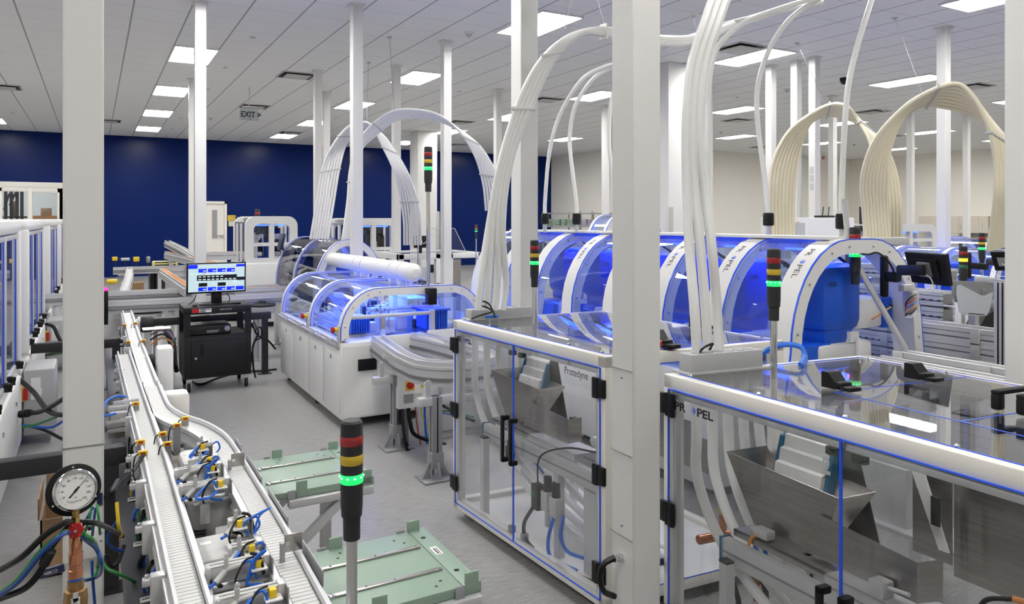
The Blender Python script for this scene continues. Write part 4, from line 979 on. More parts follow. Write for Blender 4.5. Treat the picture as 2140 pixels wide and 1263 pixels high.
e3.box(X0+.4, X1-.5, Y0+.3, Y0+.34, 1.17, 1.21).box(2.75, 2.8, Y0+.2, Y0+.25, .9, 1.18)
obj('fixture', e, 'alu', t); obj('dark_fixture', e2, 'dark', t); obj('guide_rod', e3, 'chrome', t)
b = MB()
for i in range(9): b.box(3.25+i*.03, 3.27+i*.03, Y0+.12, Y0+.42, .96, 1.16)
b.box(3.23, 3.54, Y0+.1, Y0+.44, 1.16, 1.18)
for i in range(8): b.box(2.44+i*.028, 2.458+i*.028, Y0+.3, Y0+.5, .95, 1.1)
obj('finned_stack', b, 'bluecov', t)
obj('inner_cover', MB().box(2.95, 3.75, Y0+.04, Y0+.5, .95, .957).box(3.0, 3.8, Y0+.5, Y0+.507, .95, 1.32).box(3.0, 3.8, Y0+.1, Y0+.5, 1.31, 1.317).box(3.793, 3.8, Y0+.1, Y0+.5, .95, 1.31), 'acryB', t)
e = MB()
for k in range(7): e.tube(spline([(2.55+.05*k, Y1-.5, 1.1), (2.6+.03*k, 9.6, 1.25-.02*k), (2.65+.04*k, 9.0, 1.08+.02*k), (2.62+.05*k, 8.6, .98)], 6), .008, 6)
obj('wire_loom', e, 'bluehose', t)
pn = MB()
pn.box(2.62, 3.12, Y0-.04, Y0-.012, .74, .95, .006).box(3.2, 3.75, Y0-.04, Y0-.012, .74, .97, .006)
obj('front_shield', pn, 'white', t); obj('shield_screw', MB().lathe((2.65, Y0-.04, .915), (0, -1, 0), [(0, .012), (.006, .012)], 8).lathe((3.09, Y0-.04, .92), (0, -1, 0), [(0, .012), (.006, .012)], 8).lathe((3.23, Y0-.04, .93), (0, -1, 0), [(0, .012), (.006, .012)], 8), 'chrome', t)
obj('cross_bar', MB().cyl((2.36, Y0+.02, 1.16), (3.28, Y0+.02, 1.16), .022).box(3.25, 3.3, Y0-.01, Y0+.05, .8, 1.19), 'alu', t)
s = obj('side_socket', MB().box(2.42, 2.62, Y0-.03, Y0, .60, .72, .004), 'black', t)
obj('pole_socket', MB().box(D(891, 620, 8.25).x-.05, D(891, 620, 8.25).x+.05, Y0-.11, Y0-.006, 1.26, 1.44, .005), 'black', t)
# white extraction duct along the hood top
t = thing('extraction_duct', 'thick white pipe lying along the top of the hooded machine', 'duct', (3.1, 9.3, 1.46))
zz = 1.60; r = .105
obj('main_pipe', MB().lathe((3.1, 7.75, zz), (0, 1, 0), [(-.12, .004), (-.115, r*.45), (-.08, r*.8), (-.03, r*1.0), (0, r), (3.1, r), (3.22, r*.97)], 28), 'white', t)
cl = MB()
for y in (7.95, 8.25, 9.3, 9.6): cl.lathe((3.1, y, zz), (0, 1, 0), [(0, r), (.003, r+.006), (.10, r+.006), (.103, r)], 28)
obj('coupling', cl, 'white', t)
for y in (8.0, 8.3, 9.35, 9.65): obj('branch_pipe', MB().cyl((3.1, y+.05, zz-.05), (3.1, y+.05, 1.10), .058, None, 18), 'white', t)
obj('elbow', MB().tube(spline([(3.1, 10.9, zz), (3.1, 11.03, zz-.02), (3.1, 11.1, zz-.1), (3.1, 11.1, zz-.3)], 6), r, 24), 'white', t)
# second, taller tunnel behind it
t = thing('tunnel_machine', 'dark tinted curved tunnel machine behind the hooded cabinets', 'machine', (3.35, 12.2, 0))
obj('base', MB().box(2.82, 3.9, 10.88, 13.6, .1, .95, .02), 'white', t)
hood(t, 2.82, 3.9, .95, 1.89, (10.88, 12.2, 13.5), .5, .8, .1, .08, 'smoke')
obj('gas_strut', MB().bar((2.95, 13.2, 1.0), (3.1, 13.2, 1.65), .04, .04).bar((2.97, 12.1, 1.0), (3.1, 12.1, 1.6), .04, .04), 'dark', t)
obj('inner_unit', MB().box(2.95, 3.6, 10.9, 12.9, .95, 1.25, .03).box(3.1, 3.5, 11.2, 11.7, 1.25, 1.6, .05), 'bluecov', t)
blue_lamp((3.35, 12., 1.78), 8, .5, 1.8); obj('foot', MB().box(2.9, 3.8, 10.95, 13.5, 0, .1), 'dark', t)
c = D(588, 505, 13.2); solo('tablet', MB().cb(c, (.05, .28, .3), .015, rotm('Y', .2)).cyl((c.x+.02, c.y, c.z-.1), (c.x+.1, c.y, c.z-.35), .015), 'navy', 'dark tablet on the far side of the dark tinted tunnel', 'tablet')

# ---------------------------------------------------------------- U shaped rail conveyor in front of it
pu = [(2.63, 7.56), (2.5, 6.5)] + [(2.86-.36*math.cos(a), 6.16-.36*math.sin(a)) for a in [i*PI/12 for i in range(13)]] + [(3.22, 6.6), (3.14, 7.2), (3.06, 7.56)]
t = conveyor('loop_conveyor', pu, .92, 'grey U shaped rail conveyor at the end of the hooded machine', legs=(), w=.09, gh=.045, beam=.15, gm='alu')
b = MB()
for o0 in (-.078, .068): sweep(b, pu, o0, o0+.012, .80, .83)
obj('slot_strip', b, 'inkgrey', t)
for x, y, xa, xb in ((2.53, 6.74, 2.3, 2.75), (2.52, 5.77, 2.36, 3.1)):
    l = obj('support_leg', MB().box(x-.045, x+.045, y-.045, y+.045, .20, .70, .005), 'grey', t)
    g_ = MB()
    for k in (-.047, .045): g_.box(x-.006, x+.006, y+k, y+k+.002, .22, .7).box(x+k, x+k+.002, y-.006, y+.006, .22, .7)
    obj('slot', g_, 'dark', l)
    obj('base_plate', MB().box(x-.14, x+.14, y-.12, y+.12, 0, .018, .006), 'aluD', l)
    f = MB().box(x-.055, x+.055, y-.055, y+.055, .1, .23, .004)
    for dx, dy in ((1, 0), (-1, 0), (0, 1), (0, -1)):
        px, py = -dy*.012, dx*.012
        f.prism([(x+dx*.05-px, y+dy*.05-py, .018), (x+dx*.125-px, y+dy*.105-py, .018), (x+dx*.055-px, y+dy*.055-py, .15)], (2*px, 2*py, 0))
    obj('gusset', f, 'aluD', l)
    obj('cross_arm', MB().box(xa, xb, y-.04, y+.04, .63, .70, .006), 'alu', t)
    obj('bracket', MB().box(xa+.06, xa+.10, y-.03, y+.03, .70, .82).lathe((xa+.08, y-.03, .82), (0, -1, 0), [(0, .03), (.012, .03)], 14), 'alu', t)
sb = MB().bar((2.6, 5.9, .86), (2.45, 6.9, .86), .012, .03); obj('brace', sb, 'alu', t)
solo('transfer_arm', MB().bar((3.05, 7.52, .93), (3.30, 6.1, .90), .07, .06, b=.006), 'warm', 'pale square arm reaching from the hooded machine over the loop', 'arm')
# electrical box on the leg
c0 = D(833, 775, 7.0); x, y, z = c0.x, c0.y, c0.z
t = thing('electrical_box', 'white electrical box with warning triangle beside the aluminium legs', 'box', (x+.2, y+.1, z-.36))
obj('housing', MB().box(x, x+.42, y, y+.2, z-.37, z+.02, .006), 'white', t)
obj('isolator_plate', MB().box(x+.07, x+.16, y-.006, y, z-.2, z-.11), 'yellow', t); obj('isolator_knob', MB().lathe((x+.115, y-.006, z-.15), (0, -1, 0), [(0, .035), (.02, .033), (.022, .02)], 16), 'red', t)
w_ = obj('warning_triangle', MB().prism([(x+.215, y-.002, z-.19), (x+.275, y-.002, z-.19), (x+.245, y-.002, z-.135)], (0, .0015, 0)), 'yellow', t)
obj('bolt_mark', MB().prism([(x+.24, y-.0035, z-.165), (x+.25, y-.0035, z-.15), (x+.247, y-.0035, z-.163), (x+.252, y-.0035, z-.163), (x+.243, y-.0035, z-.182)], (0, .001, 0)), 'ink', w_)
obj('rating_plate', MB().box(x+.05, x+.15, y-.003, y, z-.32, z-.235), 'grey', t); obj('label_plate', MB().box(x+.155, x+.235, y-.003, y, z-.285, z-.235), 'lgrey', t)
obj('side_vent', MB().box(x-.004, x, y+.04, y+.12, z-.16, z-.02), 'grey', t)
obj('mount_post', MB().box(x+.12, x+.18, y+.2, y+.25, .0, z), 'grey', t)
for i, (dx, m, r, P) in enumerate(((.06, 'black', .016, ((-.01, -.1, -.25), (.05, -.1, -.42), (.3, -.12, -.5))), (.13, 'black', .02, ((.0, -.05, -.15), (.06, -.06, -.28), (.35, -.1, -.4))), (.2, 'red', .006, ((.01, 0, -.1), (.02, 0, -.2), (.06, 0, -.4))), (.26, 'yellow', .006, ((.01, 0, -.1), (.07, 0, -.22), (.14, 0, -.3))), (.30, 'bluehose', .012, ((.0, 0, -.1), (.01, 0, -.25), (.03, 0, -.45))), (.34, 'greenw', .007, ((.02, 0, -.1), (.01, 0, -.2), (0, 0, -.4))), (.04, 'black', .013, ((0, 0, -.15), (.04, 0, -.3), (.16, -.02, -.5))))):
    s0 = V((x+dx, y+.08, z-.37)); cable([s0] + [s0+V(p) for p in P], r, m, ('thick black cable looping from the left of the white electrical box', 'black cable with plug under the white electrical box', 'red wire under the white electrical box', 'yellow wire under the white electrical box', 'blue cable under the white electrical box', 'green wire under the white electrical box', 'thin black cable dropping from the left corner of the white electrical box')[i], group='cables under the electrical box')
cable([D(*p) for p in ((915, 842, 7.4), (932, 852, 7.2), (960, 868, 6.6), (990, 880, 6.3))], .014, 'black', 'black hose passing behind the aluminium leg towards the hopper cabinet')
cable([D(*p) for p in ((918, 858, 7.4), (945, 862, 7.), (990, 872, 6.6))], .008, 'greenw', 'green cable passing behind the aluminium leg'); cable([D(*p) for p in ((918, 862, 7.4), (945, 868, 7.), (990, 880, 6.6))], .008, 'bluehose', 'blue cable passing behind the aluminium leg')
# machine foot box seen low behind the loop conveyor
solo('service_unit', MB().box(2.95, 3.75, 6.75, 7.3, .08, .55, .02).box(3.0, 3.1, 6.73, 6.75, .35, .47).box(3.15, 3.25, 6.73, 6.75, .35, .47).box(2.98, 3.7, 6.8, 7.25, 0, .08), 'lgrey', 'pale service unit on the floor under the U shaped conveyor', 'unit')

# ---------------------------------------------------------------- green trays on aluminium stands
def green_tray(x0, x1, y0, y1, z, label):
    t = thing('green_tray', label, 'tray', ((x0+x1)/2, (y0+y1)/2, 0), 'green trays')
    obj('plate', MB().box(x0, x1-.03, y0+.002, y1-.002, z-.035, z, .002).box(x1-.075, x1, y0, y1, z-.036, z+.004, .001), 'green', t)
    for y, k in ((y1-.17, 0), (y0+.16, 0)):
        rl = obj('rail', MB().box(x0+.055, x1-.09, y-.011, y+.011, z, z+.008, .002), 'steel', t)
        obj('roller', MB().lathe((x0+.04, y, z+.001), (0, 0, 1), [(0, .018), (.006, .018), (.01, .01)], 14), 'chrome', rl)
        s = MB()
        for xx in (x0+.1, x0+.17, (x0+x1)/2, x1-.11): s.lathe((xx, y, z+.008), (0, 0, 1), [(0, .005), (.002, .004)], 8)
        obj('screw', s, 'chrome', rl)
    for x, y in ((x0+.14, y1-.012), (x1-.08, y1-.012), (x0+.14, y0), (x1-.065, y0)):
        obj('corner_tab', MB().box(x, x+.055, y, y+.012, z-.03, z+.045, .003), 'green', t)
        obj('clip', MB().box(x-.045, x-.008, y+(.012 if y > y0 else -.012), y+(.02 if y > y0 else -.004), z-.045, z+.01, .004), 'grey', t)
    h = MB()
    for x, y in ((x0+.15, y1-.1), (x0+.17, y1-.06), (x1-.13, y1-.1), (x1-.16, y1-.06), (x1-.13, y0+.08), (x1-.16, y0+.05), (x0+.2, y0+.06)): h.lathe((x, y, z+.0002), (0, 0, 1), [(0, .006), (.0004, .006)], 10)
    for y in (y1-.1, y0+.12): h.lathe((x1-.045, y, z+.0042), (0, 0, 1), [(0, .011), (.0004, .011)], 12)
    obj('hole', h, 'black', t)
    st = obj('sticker', MB().box(x1-.06, x1-.03, (y0+y1)/2-.0, (y0+y1)/2+.075, z+.0042, z+.0048), 'paper', t)
    obj('print', MB().box(x1-.052, x1-.046, (y0+y1)/2+.006, (y0+y1)/2+.06, z+.0049, z+.0053).box(x1-.042, x1-.038, (y0+y1)/2+.006, (y0+y1)/2+.06, z+.0049, z+.0053), 'ink', st)
    obj('stand_rail', MB().box(x0+.1, x1-.01, y0-.03, y0+.02, z-.075, z-.037, .003).box(x0+.1, x1-.01, y1-.02, y1+.01, z-.075, z-.037, .003).box(x1-.052, x1-.012, y0+.03, y1-.03, z-.073, z-.039), 'alu', t)
    for y in (y0+.0, y1-.04):
        obj('diagonal_strut', MB().bar((x1-.16, y, z-.075), (x0-.02, y, z-.42), .04, .04), 'alu', t)
    obj('leg', MB().box(x1-.2, x1-.15, (y0+y1)/2-.025, (y0+y1)/2+.025, 0, z-.038), 'alu', t)
    obj('floor_post', MB().box(x0-.03, x0+.01, (y0+y1)/2-.025, (y0+y1)/2+.025, 0, z-.1).box(x0-.02, x0+.0, y0, y1, z-.44, z-.4), 'alu', t)
    return t
green_tray(.695, 1.255, 2.45, 3.0, .85, 'green tray nearest the viewer, partly behind the near stack light')
green_tray(.735, 1.275, 3.72, 4.30, .85, 'second green tray behind the near stack light')
# ---------------------------------------------------------------- pressure gauge on its copper pipe
c = D(158, 1025, 2.2); n = (V((0, 0, 2.2)) - c).normalized(); n = V((n.x+.25, n.y, .18)).normalized()
ux_ = V((0, 0, 1)).cross(n).normalized(); uy_ = n.cross(ux_)
t = thing('pressure_gauge', 'round pressure gauge with black flange in the left foreground', 'gauge', (c.x, c.y, 0))
obj('flange', MB().lathe(c-n*.025, n, [(0, .073), (.003, .0745), (.008, .0745), (.009, .073)], 48), 'black', t)
sw = MB()
for a in (PI/2, PI/2+2*PI/3, PI/2-2*PI/3): sw.lathe(c-n*.016+ux_*(.066*math.cos(a))+uy_*(.066*math.sin(a)), n, [(0, .0032), (.001, .0028)], 8)
obj('flange_screw', sw, 'chrome', t)
obj('bezel', MB().lathe(c-n*.016, n, [(0, .061), (.012, .061), (.02, .058), (.023, .054), (.021, .0525)], 48, False), 'chrome', t)
fc = obj('dial', MB().lathe(c-n*.001, n, [(0, .053), (.002, .053)], 48), 'paper', t)
tk = MB(); o_ = c+n*.0015
for i in range(41):
    a = math.radians(230 - i*280/40 + 0) ; r1 = .047; r0 = .0425 if i % 4 == 0 else (.0445 if i % 2 == 0 else .0455)
    d_ = ux_*math.cos(a)+uy_*math.sin(a); tk.bar(o_+d_*r0, o_+d_*r1, .0009 if i % 4 == 0 else .0005, .0004, n)
obj('tick_ring', tk, 'ink', fc)
for i in range(11):
    a = math.radians(230-i*28); d_ = ux_*math.cos(a)+uy_*math.sin(a); sN = str(i*20)
    text(sN, .0085, 'ink', fc, o_+d_*.035-ux_*(.0024*len(sN))-uy_*.003, ux_, uy_, th=.0004)
text('MILJOCO', .0085, 'inkgrey', fc, o_-ux_*.0195-uy_*.0345, ux_, uy_, th=.0004); text('psi', .007, 'ink', fc, o_-ux_*.005-uy_*.022, ux_, uy_, th=.0004)
a = math.radians(44); d_ = ux_*math.cos(a)+uy_*math.sin(a)
obj('needle', MB().bar(o_-d_*.026+n*.003, o_-d_*.008+n*.003, .0042, .0008, n).bar(o_-d_*.008+n*.003, o_+d_*.012+n*.003, .006, .0008, n).bar(o_+d_*.0+n*.003, o_+d_*.046+n*.003, .0014, .0008, n).lathe(o_+n*.0025, n, [(0, .004), (.002, .004)], 12), 'ink', t)
px, py = c.x+.0, c.y+.005; z = c.z
obj('fitting', MB().lathe((px, py, z-.055), (0, 0, -1), [(0, .011), (.014, .011), (.016, .009), (.022, .009), (.024, .0125), (.036, .0125), (.04, .01), (.05, .01)], 6), 'brass', t)
wv = obj('valve_wheel', MB().lathe((px, py-.03, z-.108), (0, -1, 0), [(0, .013), (.003, .02), (.008, .02), (.011, .012)], 18).cyl((px, py, z-.108), (px, py-.03, z-.108), .007), 'red', t)
lb = MB()
for k in range(6): a = k*PI/3; lb.ball((px+.018*math.cos(a), py-.036, z-.108+.018*math.sin(a)), .0065, 8)
obj('wheel_lobe', lb, 'red', wv); obj('wheel_nut', MB().lathe((px, py-.041, z-.108), (0, -1, 0), [(0, .005), (.003, .004)], 6), 'chrome', wv)
zz = z-.10
obj('copper_pipe', MB().lathe((px, py, zz), (0, 0, -1), [(0, .012), (.005, .0175), (.05, .0175), (.052, .019), (.056, .0175), (.085, .0175), (.087, .0195), (.12, .0195), (.122, .0175), (.135, .0175), (.137, .0205), (.16, .0205)], 24).tube(spline([(px, py, zz-.03), (px+.001, py-.012, zz-.06), (px+.002, py-.012, zz-.085)], 5), .0155, 14), 'copper', t)
obj('pipe_tape', MB().lathe((px, py, zz-.16), (0, 0, -1), [(0, .0185), (.008, .0185)], 18), 'bluehose', t)
vb = obj('valve_body', MB().lathe((px, py, zz-.168), (0, 0, -1), [(0, .022), (.028, .022), (.03, .03), (.06, .033), (.085, .03), (.09, .022), (.2, .022)], 8), 'bronze', t)
obj('stem_nut', MB().lathe((px, py-.03, zz-.22), (0, -1, 0), [(0, .01), (.01, .01), (.012, .006), (.018, .006)], 8), 'chrome', vb)
obj('lever', MB().box(px-.011, px+.012, py-.042, py-.038, zz-.32, zz-.205, .001).box(px-.006, px+.008, py-.042, py-.038, zz-.215, zz-.19), 'alu', vb)
obj('lower_pipe', MB().cyl((px, py, zz-.36), (px, py, 0), .0165, None, 16), 'copper', t)
hx = MB(); p0 = D(135, 1186, 2.26); p1 = D(80, 1202, 2.26)
lv = obj('valve_handle', MB().bar(p0, D(156, 1182, 2.24), .003, .02), 'alu', t); obj('grip', MB().bar(p0, p1, .016, .026, b=.006), 'navy', lv)
text('NIBCO', .014, 'paper', lv, D(92, 1204, 2.247), (p0-p1), (0, 0, 1))
# cables, boxes and sockets around the post behind the gauge
x, y = P1.x, P1.y; PB = y-.083
t = thing('junction_box', 'white network socket box on the wide post behind the gauge', 'box', (x+.03, y-.08, D(198, 1165, 3.2).z-.05))
zt, zb_ = D(198, 1112, 3.22).z, D(198, 1170, 3.22).z; xa, xb = D(172, 1140, 3.22).x, D(219, 1140, 3.22).x
obj('housing', MB().box(xa, xb, PB-.04, PB, zb_, zt, .003), 'white', t)
obj('port', MB().box(xa+.02, xa+.035, PB-.035, PB-.015, zt, zt+.012).box(xb-.025, xb-.008, PB-.035, PB-.015, zt, zt+.012), 'black', t)
obj('mark', MB().box(xb-.02, xb-.008, PB-.0412, PB-.04, zt-.055, zt-.052).box(xb-.02, xb-.008, PB-.0412, PB-.04, zt-.02, zt-.018), 'ink', t)
t = thing('wall_port', 'black cable outlet in the wide post right of the gauge', 'socket', (xb-.02, y-.07, D(198, 1062, 3.22).z-.03))
obj('plate', MB().box(xb-.03, xb-.008, PB-.003, PB-.0005, D(198, 1068, 3.22).z, D(198, 1042, 3.22).z), 'navy', t)
GW = ((((191, 1058, 3.12), (188, 1080, 3.10), (180, 1105, 3.10), (173, 1125, 3.12)), 'greenw', 'left green cable from the post outlet to the socket box', .0055), (((203, 1055, 3.12), (206, 1080, 3.10), (208, 1105, 3.12), (209, 1117, 3.16)), 'greenw', 'right green cable from the post outlet to the socket box', .0055), (((195, 1060, 3.12), (178, 1090, 3.09), (168, 1115, 3.09)), 'bluecab', 'blue cable leaving the post outlet to the left', .0055), (((200, 1062, 3.12), (196, 1090, 3.11), (193, 1120, 3.15)), 'bluecab', 'blue cable between the two green ones at the post outlet', .0055),
  (((0, 1192, 2.15), (45, 1165, 2.10), (95, 1118, 2.10), (135, 1093, 2.12), (150, 1092, 2.20)), 'black', 'thick black cable coming from the left edge to the gauge pipe', .009), (((0, 1252, 2.15), (55, 1228, 2.10), (90, 1185, 2.10), (110, 1140, 2.12), (148, 1095, 2.20)), 'black', 'lower thick black cable with connector left of the gauge pipe', .0095), (((165, 1092, 2.25), (205, 1095, 2.35), (245, 1113, 3.02), (256, 1122, 3.12)), 'black', 'thick black cable running right from the gauge pipe', .009),
  (((0, 1244, 2.12), (40, 1215, 2.08), (85, 1160, 2.08), (130, 1118, 2.10), (150, 1115, 2.20)), 'bluecab', 'blue cable from the left edge to the copper pipe', .0065), (((0, 1240, 2.13), (40, 1208, 2.10), (85, 1153, 2.10), (130, 1115, 2.12), (150, 1112, 2.22)), 'greenw', 'green cable lying on the blue one left of the copper pipe', .0065),
  (((172, 1115, 2.20), (198, 1135, 2.30), (206, 1170, 3.02), (198, 1205, 3.07), (178, 1213, 3.02)), 'greenw', 'green cable loop right of the copper pipe', .0065), (((172, 1123, 2.20), (203, 1150, 2.30), (212, 1185, 2.35), (205, 1205, 3.02), (180, 1214, 3.00)), 'bluecab', 'blue cable loop right of the copper pipe', .0065), (((192, 1172, 3.12), (193, 1200, 3.11), (196, 1240, 3.10), (199, 1275, 3.10)), 'bluecab', 'blue cable dropping from the socket box down the post', .006),
  (((212, 1170, 3.12), (225, 1190, 3.07), (262, 1206, 3.12), (300, 1225, 3.32), (356, 1245, 3.42)), 'greenw', 'green cable sagging from the socket box to the conveyor', .007), (((222, 1160, 3.22), (232, 1185, 3.22), (247, 1175, 3.27), (260, 1140, 3.32)), 'black', 'black cable loop between the post and the grey trunking', .009), (((222, 1040, 3.30), (235, 1025, 3.30), (246, 1005, 3.50)), 'black', 'black cable right of the gauge flange', .012), (((248, 1085, 3.12), (228, 1115, 3.12), (226, 1135, 3.12), (240, 1148, 3.17), (258, 1152, 3.22)), 'bluecab', 'blue cable bulging out left of the grey trunking', .006),
  (((301, 948, 3.37), (270, 990, 3.22), (245, 1020, 3.12), (242, 1060, 3.07)), 'black', 'long thin black sensor lead, left one, down to the yellow plug', .003), (((304, 950, 3.37), (275, 995, 3.22), (250, 1030, 3.12), (246, 1075, 3.07)), 'black', 'long thin black sensor lead, right one, down to the yellow plug', .003), (((244, 1050, 3.05), (246, 1080, 3.04), (248, 1100, 3.05), (255, 1125, 3.12)), 'yellow', 'yellow plug lead hanging left of the grey trunking', .007))
for P, m, lb, r in GW: cable([D(*p) for p in P], r, m, lb, group='cables around the gauge')
c = D(101, 1165, 2.08); solo('cable_connector', MB().cyl(D(107, 1152, 2.09), D(92, 1180, 2.09), .014), 'rubber', 'black cylindrical cable connector left of the copper pipe', 'plug')
t = thing('open_carton', 'open brown cardboard carton on the floor behind the wide post', 'box', (-.02, 5.6, 0))
yc = 5.35; a = Yp(84, 1120, yc); b = Yp(258, 1120, yc); zt = Yp(90, 1088, yc).z
cb = MB().box(a.x, b.x, yc, yc+.01, 0, zt).box(a.x, b.x, yc+.45, yc+.46, 0, zt).box(a.x, a.x+.01, yc, yc+.46, 0, zt).box(b.x-.01, b.x, yc, yc+.46, 0, zt).box(a.x, b.x, yc, yc+.46, 0, .01)
obj('side', cb, 'cardboard', t)
obj('flap', MB().bar((a.x+.01, yc+.47, zt+.07), (b.x-.01, yc+.47, zt+.07), .006, .14), 'cardboard', t); obj('flap', MB().bar((a.x-.01, yc+.02, zt+.06), (a.x-.01, yc+.44, zt+.06), .008, .13), 'cardboard', t)
# ---------------------------------------------------------------- clear hopper cabinets with white frames
def logo(par, pos, ex, ey, h, m='ink', name='logo_lettering'):
    """PR ))) PEL : two blocks of wide letters with blue crescents between"""
    ex = V(ex).normalized(); ey = V(ey).normalized(); pos = V(pos); n = ex.cross(ey)
    text('PR', h*1.38, m, par, pos, ex, ey, name, sx=1.3, bold=.0016)
    text('PEL', h*1.38, m, par, pos+ex*h*3.95, ex, ey, name, sx=1.3, bold=.0016)
    g = MB(); c = pos+ex*h*2.75+ey*h*.5
    for r, w_ in ((.36, .05), (.62, .11), (.92, .2)):
        A = []; B = []
        for k in range(9):
            a = -1.15+k*2.3/8; wv = w_*math.cos(a*1.3)
            A.append(c+ex*h*(r*math.cos(a)*1.1)+ey*h*r*math.sin(a)*.62+n*.0008); B.append(c+ex*h*((r-max(wv, .01))*math.cos(a)*1.1)+ey*h*(r-max(wv, .01))*math.sin(a)*.62+n*.0008)
        g.band(A, B, n*.0006)
    obj('logo_crescent', g, 'blueedge', par)
def hopper_cabinet(P, e1, e2, z0, z1, split, label, second=0):
    P = V((P[0], P[1], 0)); e1 = V((e1[0], e1[1], 0)); e2 = V((e2[0], e2[1], 0)); L1, L2 = e1.length, e2.length; u1, u2 = e1/L1, e2/L2
    T = Matrix(((u1.x, u2.x, 0, P.x), (u1.y, u2.y, 0, P.y), (0, 0, 1, 0), (0, 0, 0, 1)))
    W = lambda a, b, z: T @ V((a, b, z))
    mb = lambda: MB(T)
    c = W(L1/2, L2/2, 0)
    t = thing('hopper_cabinet', label, 'cabinet', (c.x, c.y, 0), 'clear hopper cabinets')
    w = .066; f = mb()
    for a in (0, L1-w):
        for b in (0, L2-w): f.box(a, a+w, b, b+w, z0+.002, z1-.002, .005)
    for z in (z0, z1-w):
        for b in (0, L2-w): f.box(0, L1, b, b+w, z, z+w, .005)
        for a in (0, L1-w): f.box(a, a+w, .002, L2-.002, z+.0005, z+w-.0005, .005)
    obj('frame', f, 'warm', t)
    obj('floor_plate', mb().box(.03, L1-.03, .03, L2-.03, z0+.02, z0+.035), 'white', t)
    for a in (.08, L1-.08):
        for b in (.08, L2-.08): obj('foot', mb().cyl((a, b, 0), (a, b, z0), .028).cyl((a, b, 0), (a, b, .015), .05), 'aluD', t)
    # top panes, joint lines
    k = w*.75; st = .36 if second else .0
    tp = obj('top_pane', mb().box(k, L1-k, k, L2-k, z1-.003, z1+.002), 'acryT', t)
    le = mb()
    for q in ((k, L1-k, k-.002, k+.002), (k, L1-k, L2-k-.002, L2-k+.002), (k-.002, k+.002, k, L2-k), (L1-k-.002, L1-k+.002, k, L2-k)): le.box(*q, z1-.0035, z1+.003)
    jb = L2*.30; ja = (.62, 1.15) if second else (L1*.52,)
    if second:
        le.box(ja[0], L1-k, jb-.003, jb+.003, z1+.002, z1+.0035).box(ja[0]-.003, ja[0]+.003, jb, L2-k, z1+.002, z1+.0035).box(ja[1]-.003, ja[1]+.003, jb, L2-k, z1+.002, z1+.0035)
    else: le.box(L1*.45, L1-k, L2*.55-.002, L2*.55+.002, z1+.002, z1+.0035)
    obj('blue_edge', le, 'blueedge', tp)
    s = mb()
    for i in range(6):
        for b in (k+.012, L2-k-.012): s.lathe((k+.06+(L1-2*k-.12)*i/5, b, z1+.002), (0, 0, 1), [(0, .009), (.004, .009), (.009, .004)], 8)
    obj('screw', s, 'chrome', tp)
    # side and back panes
    for nm, q in (('end_pane', (.012, .018, w*.6, L2-w*.6)), ('end_pane', (L1-.018, L1-.012, w*.6, L2-w*.6)), ('back_pane', (w*.6, L1-w*.6, L2-.018, L2-.012))): obj(nm, mb().box(*q, z0+w*.6, z1-w*.6), 'acrylic', t)
    be = mb(); be.box(L1-.003, L1+.001, w, w+.004, z0+w, z1-w).box(L1-.003, L1+.001, w, L2-w, z1-w-.004, z1-w).box(L1-.003, L1+.001, w, L2-w, z0+w, z0+w+.004).box(-.001, .003, w, L2-w, z1-w-.004, z1-w); obj('end_edge', be, 'blueedge', t)
    # front doors
    m0 = w*.62
    for i, (a0, a1) in enumerate(((m0, split-.002), (split+.002, L1-m0))):
        zb, zt = z0+m0, z1-w
        d_ = obj('door', mb().box(a0, a1, -.006, .0, zb, zt), 'acrylic', t)
        e = mb(); q = .0022
        e.box(a0-q, a0+q, -.008, .001, zb, zt).box(a1-q, a1+q, -.008, .001, zb, zt).box(a0, a1, -.008, .001, zt-q, zt+q).box(a0, a1, -.008, .001, zb-q, zb+q); obj('blue_edge', e, 'blueedge', d_)
        r = mb().box(a0+.01, a1-.01, .004, .028, zt-.038, zt-.012, .003)
        r.box(*((a0+.012, a0+.045) if i == 0 else (a1-.045, a1-.012)), .004, .03, zb+.03, zt-.03, .003).box(a0+.02, a1-.02, .004, .02, zb+.01, zb+.03)
        obj('door_rail', r, 'alu', d_)
        ah = split-.065 if i == 0 else split+.03
        hz = z0+(z1-z0)*(.50 if not second else .43)
        obj('handle', mb().box(ah, ah+.03, -.06, -.043, hz-.14, hz+.16, .006).box(ah, ah+.03, -.06, -.006, hz-.14, hz-.11, .006).box(ah, ah+.03, -.06, -.006, hz+.13, hz+.16, .006), 'black', d_)
        for zz in (zb+.1, (zb+zt)/2, zt-.16) if not second else (zb+.12, (zb+zt)/2-.01, zt-.12):
            a_ = 0 if i == 0 else L1
            s_ = 1 if i == 0 else -1; lo = sorted((a_-.01*s_, a_+.045*s_)); l2 = sorted((a_+.05*s_, a_+.09*s_))
            obj('hinge', mb().box(lo[0], lo[1], -.022, 0, zz, zz+.10, .006).box(l2[0], l2[1], -.024, -.006, zz-.01, zz+.105, .006).cyl((a_+.047*s_, -.014, zz-.004), (a_+.047*s_, -.014, zz+.104), .013), 'black', d_)
        sq = mb()
        for zz in (zb+.02, zt-.03): sq.lathe((split+(-.06 if i == 0 else .06), .004, zz), (0, -1, 0), [(0, .012), (.012, .012)], 10)
        obj('door_catch', mb().box(split+(-.08 if i == 0 else .03), split+(-.03 if i == 0 else .08), .012, .04, zt-.075, zt-.045).lathe((split+(-.055 if i == 0 else .055), .012, zt-.062), (0, -1, 0), [(0, .012), (.01, .012)], 12), 'dark', d_)
        obj('door_switch', mb().box(split+(-.09 if i == 0 else .06), split+(-.055 if i == 0 else .095), .01, .05, zb+.03, zb+.075, .004), 'grey', d_)
    h = .034
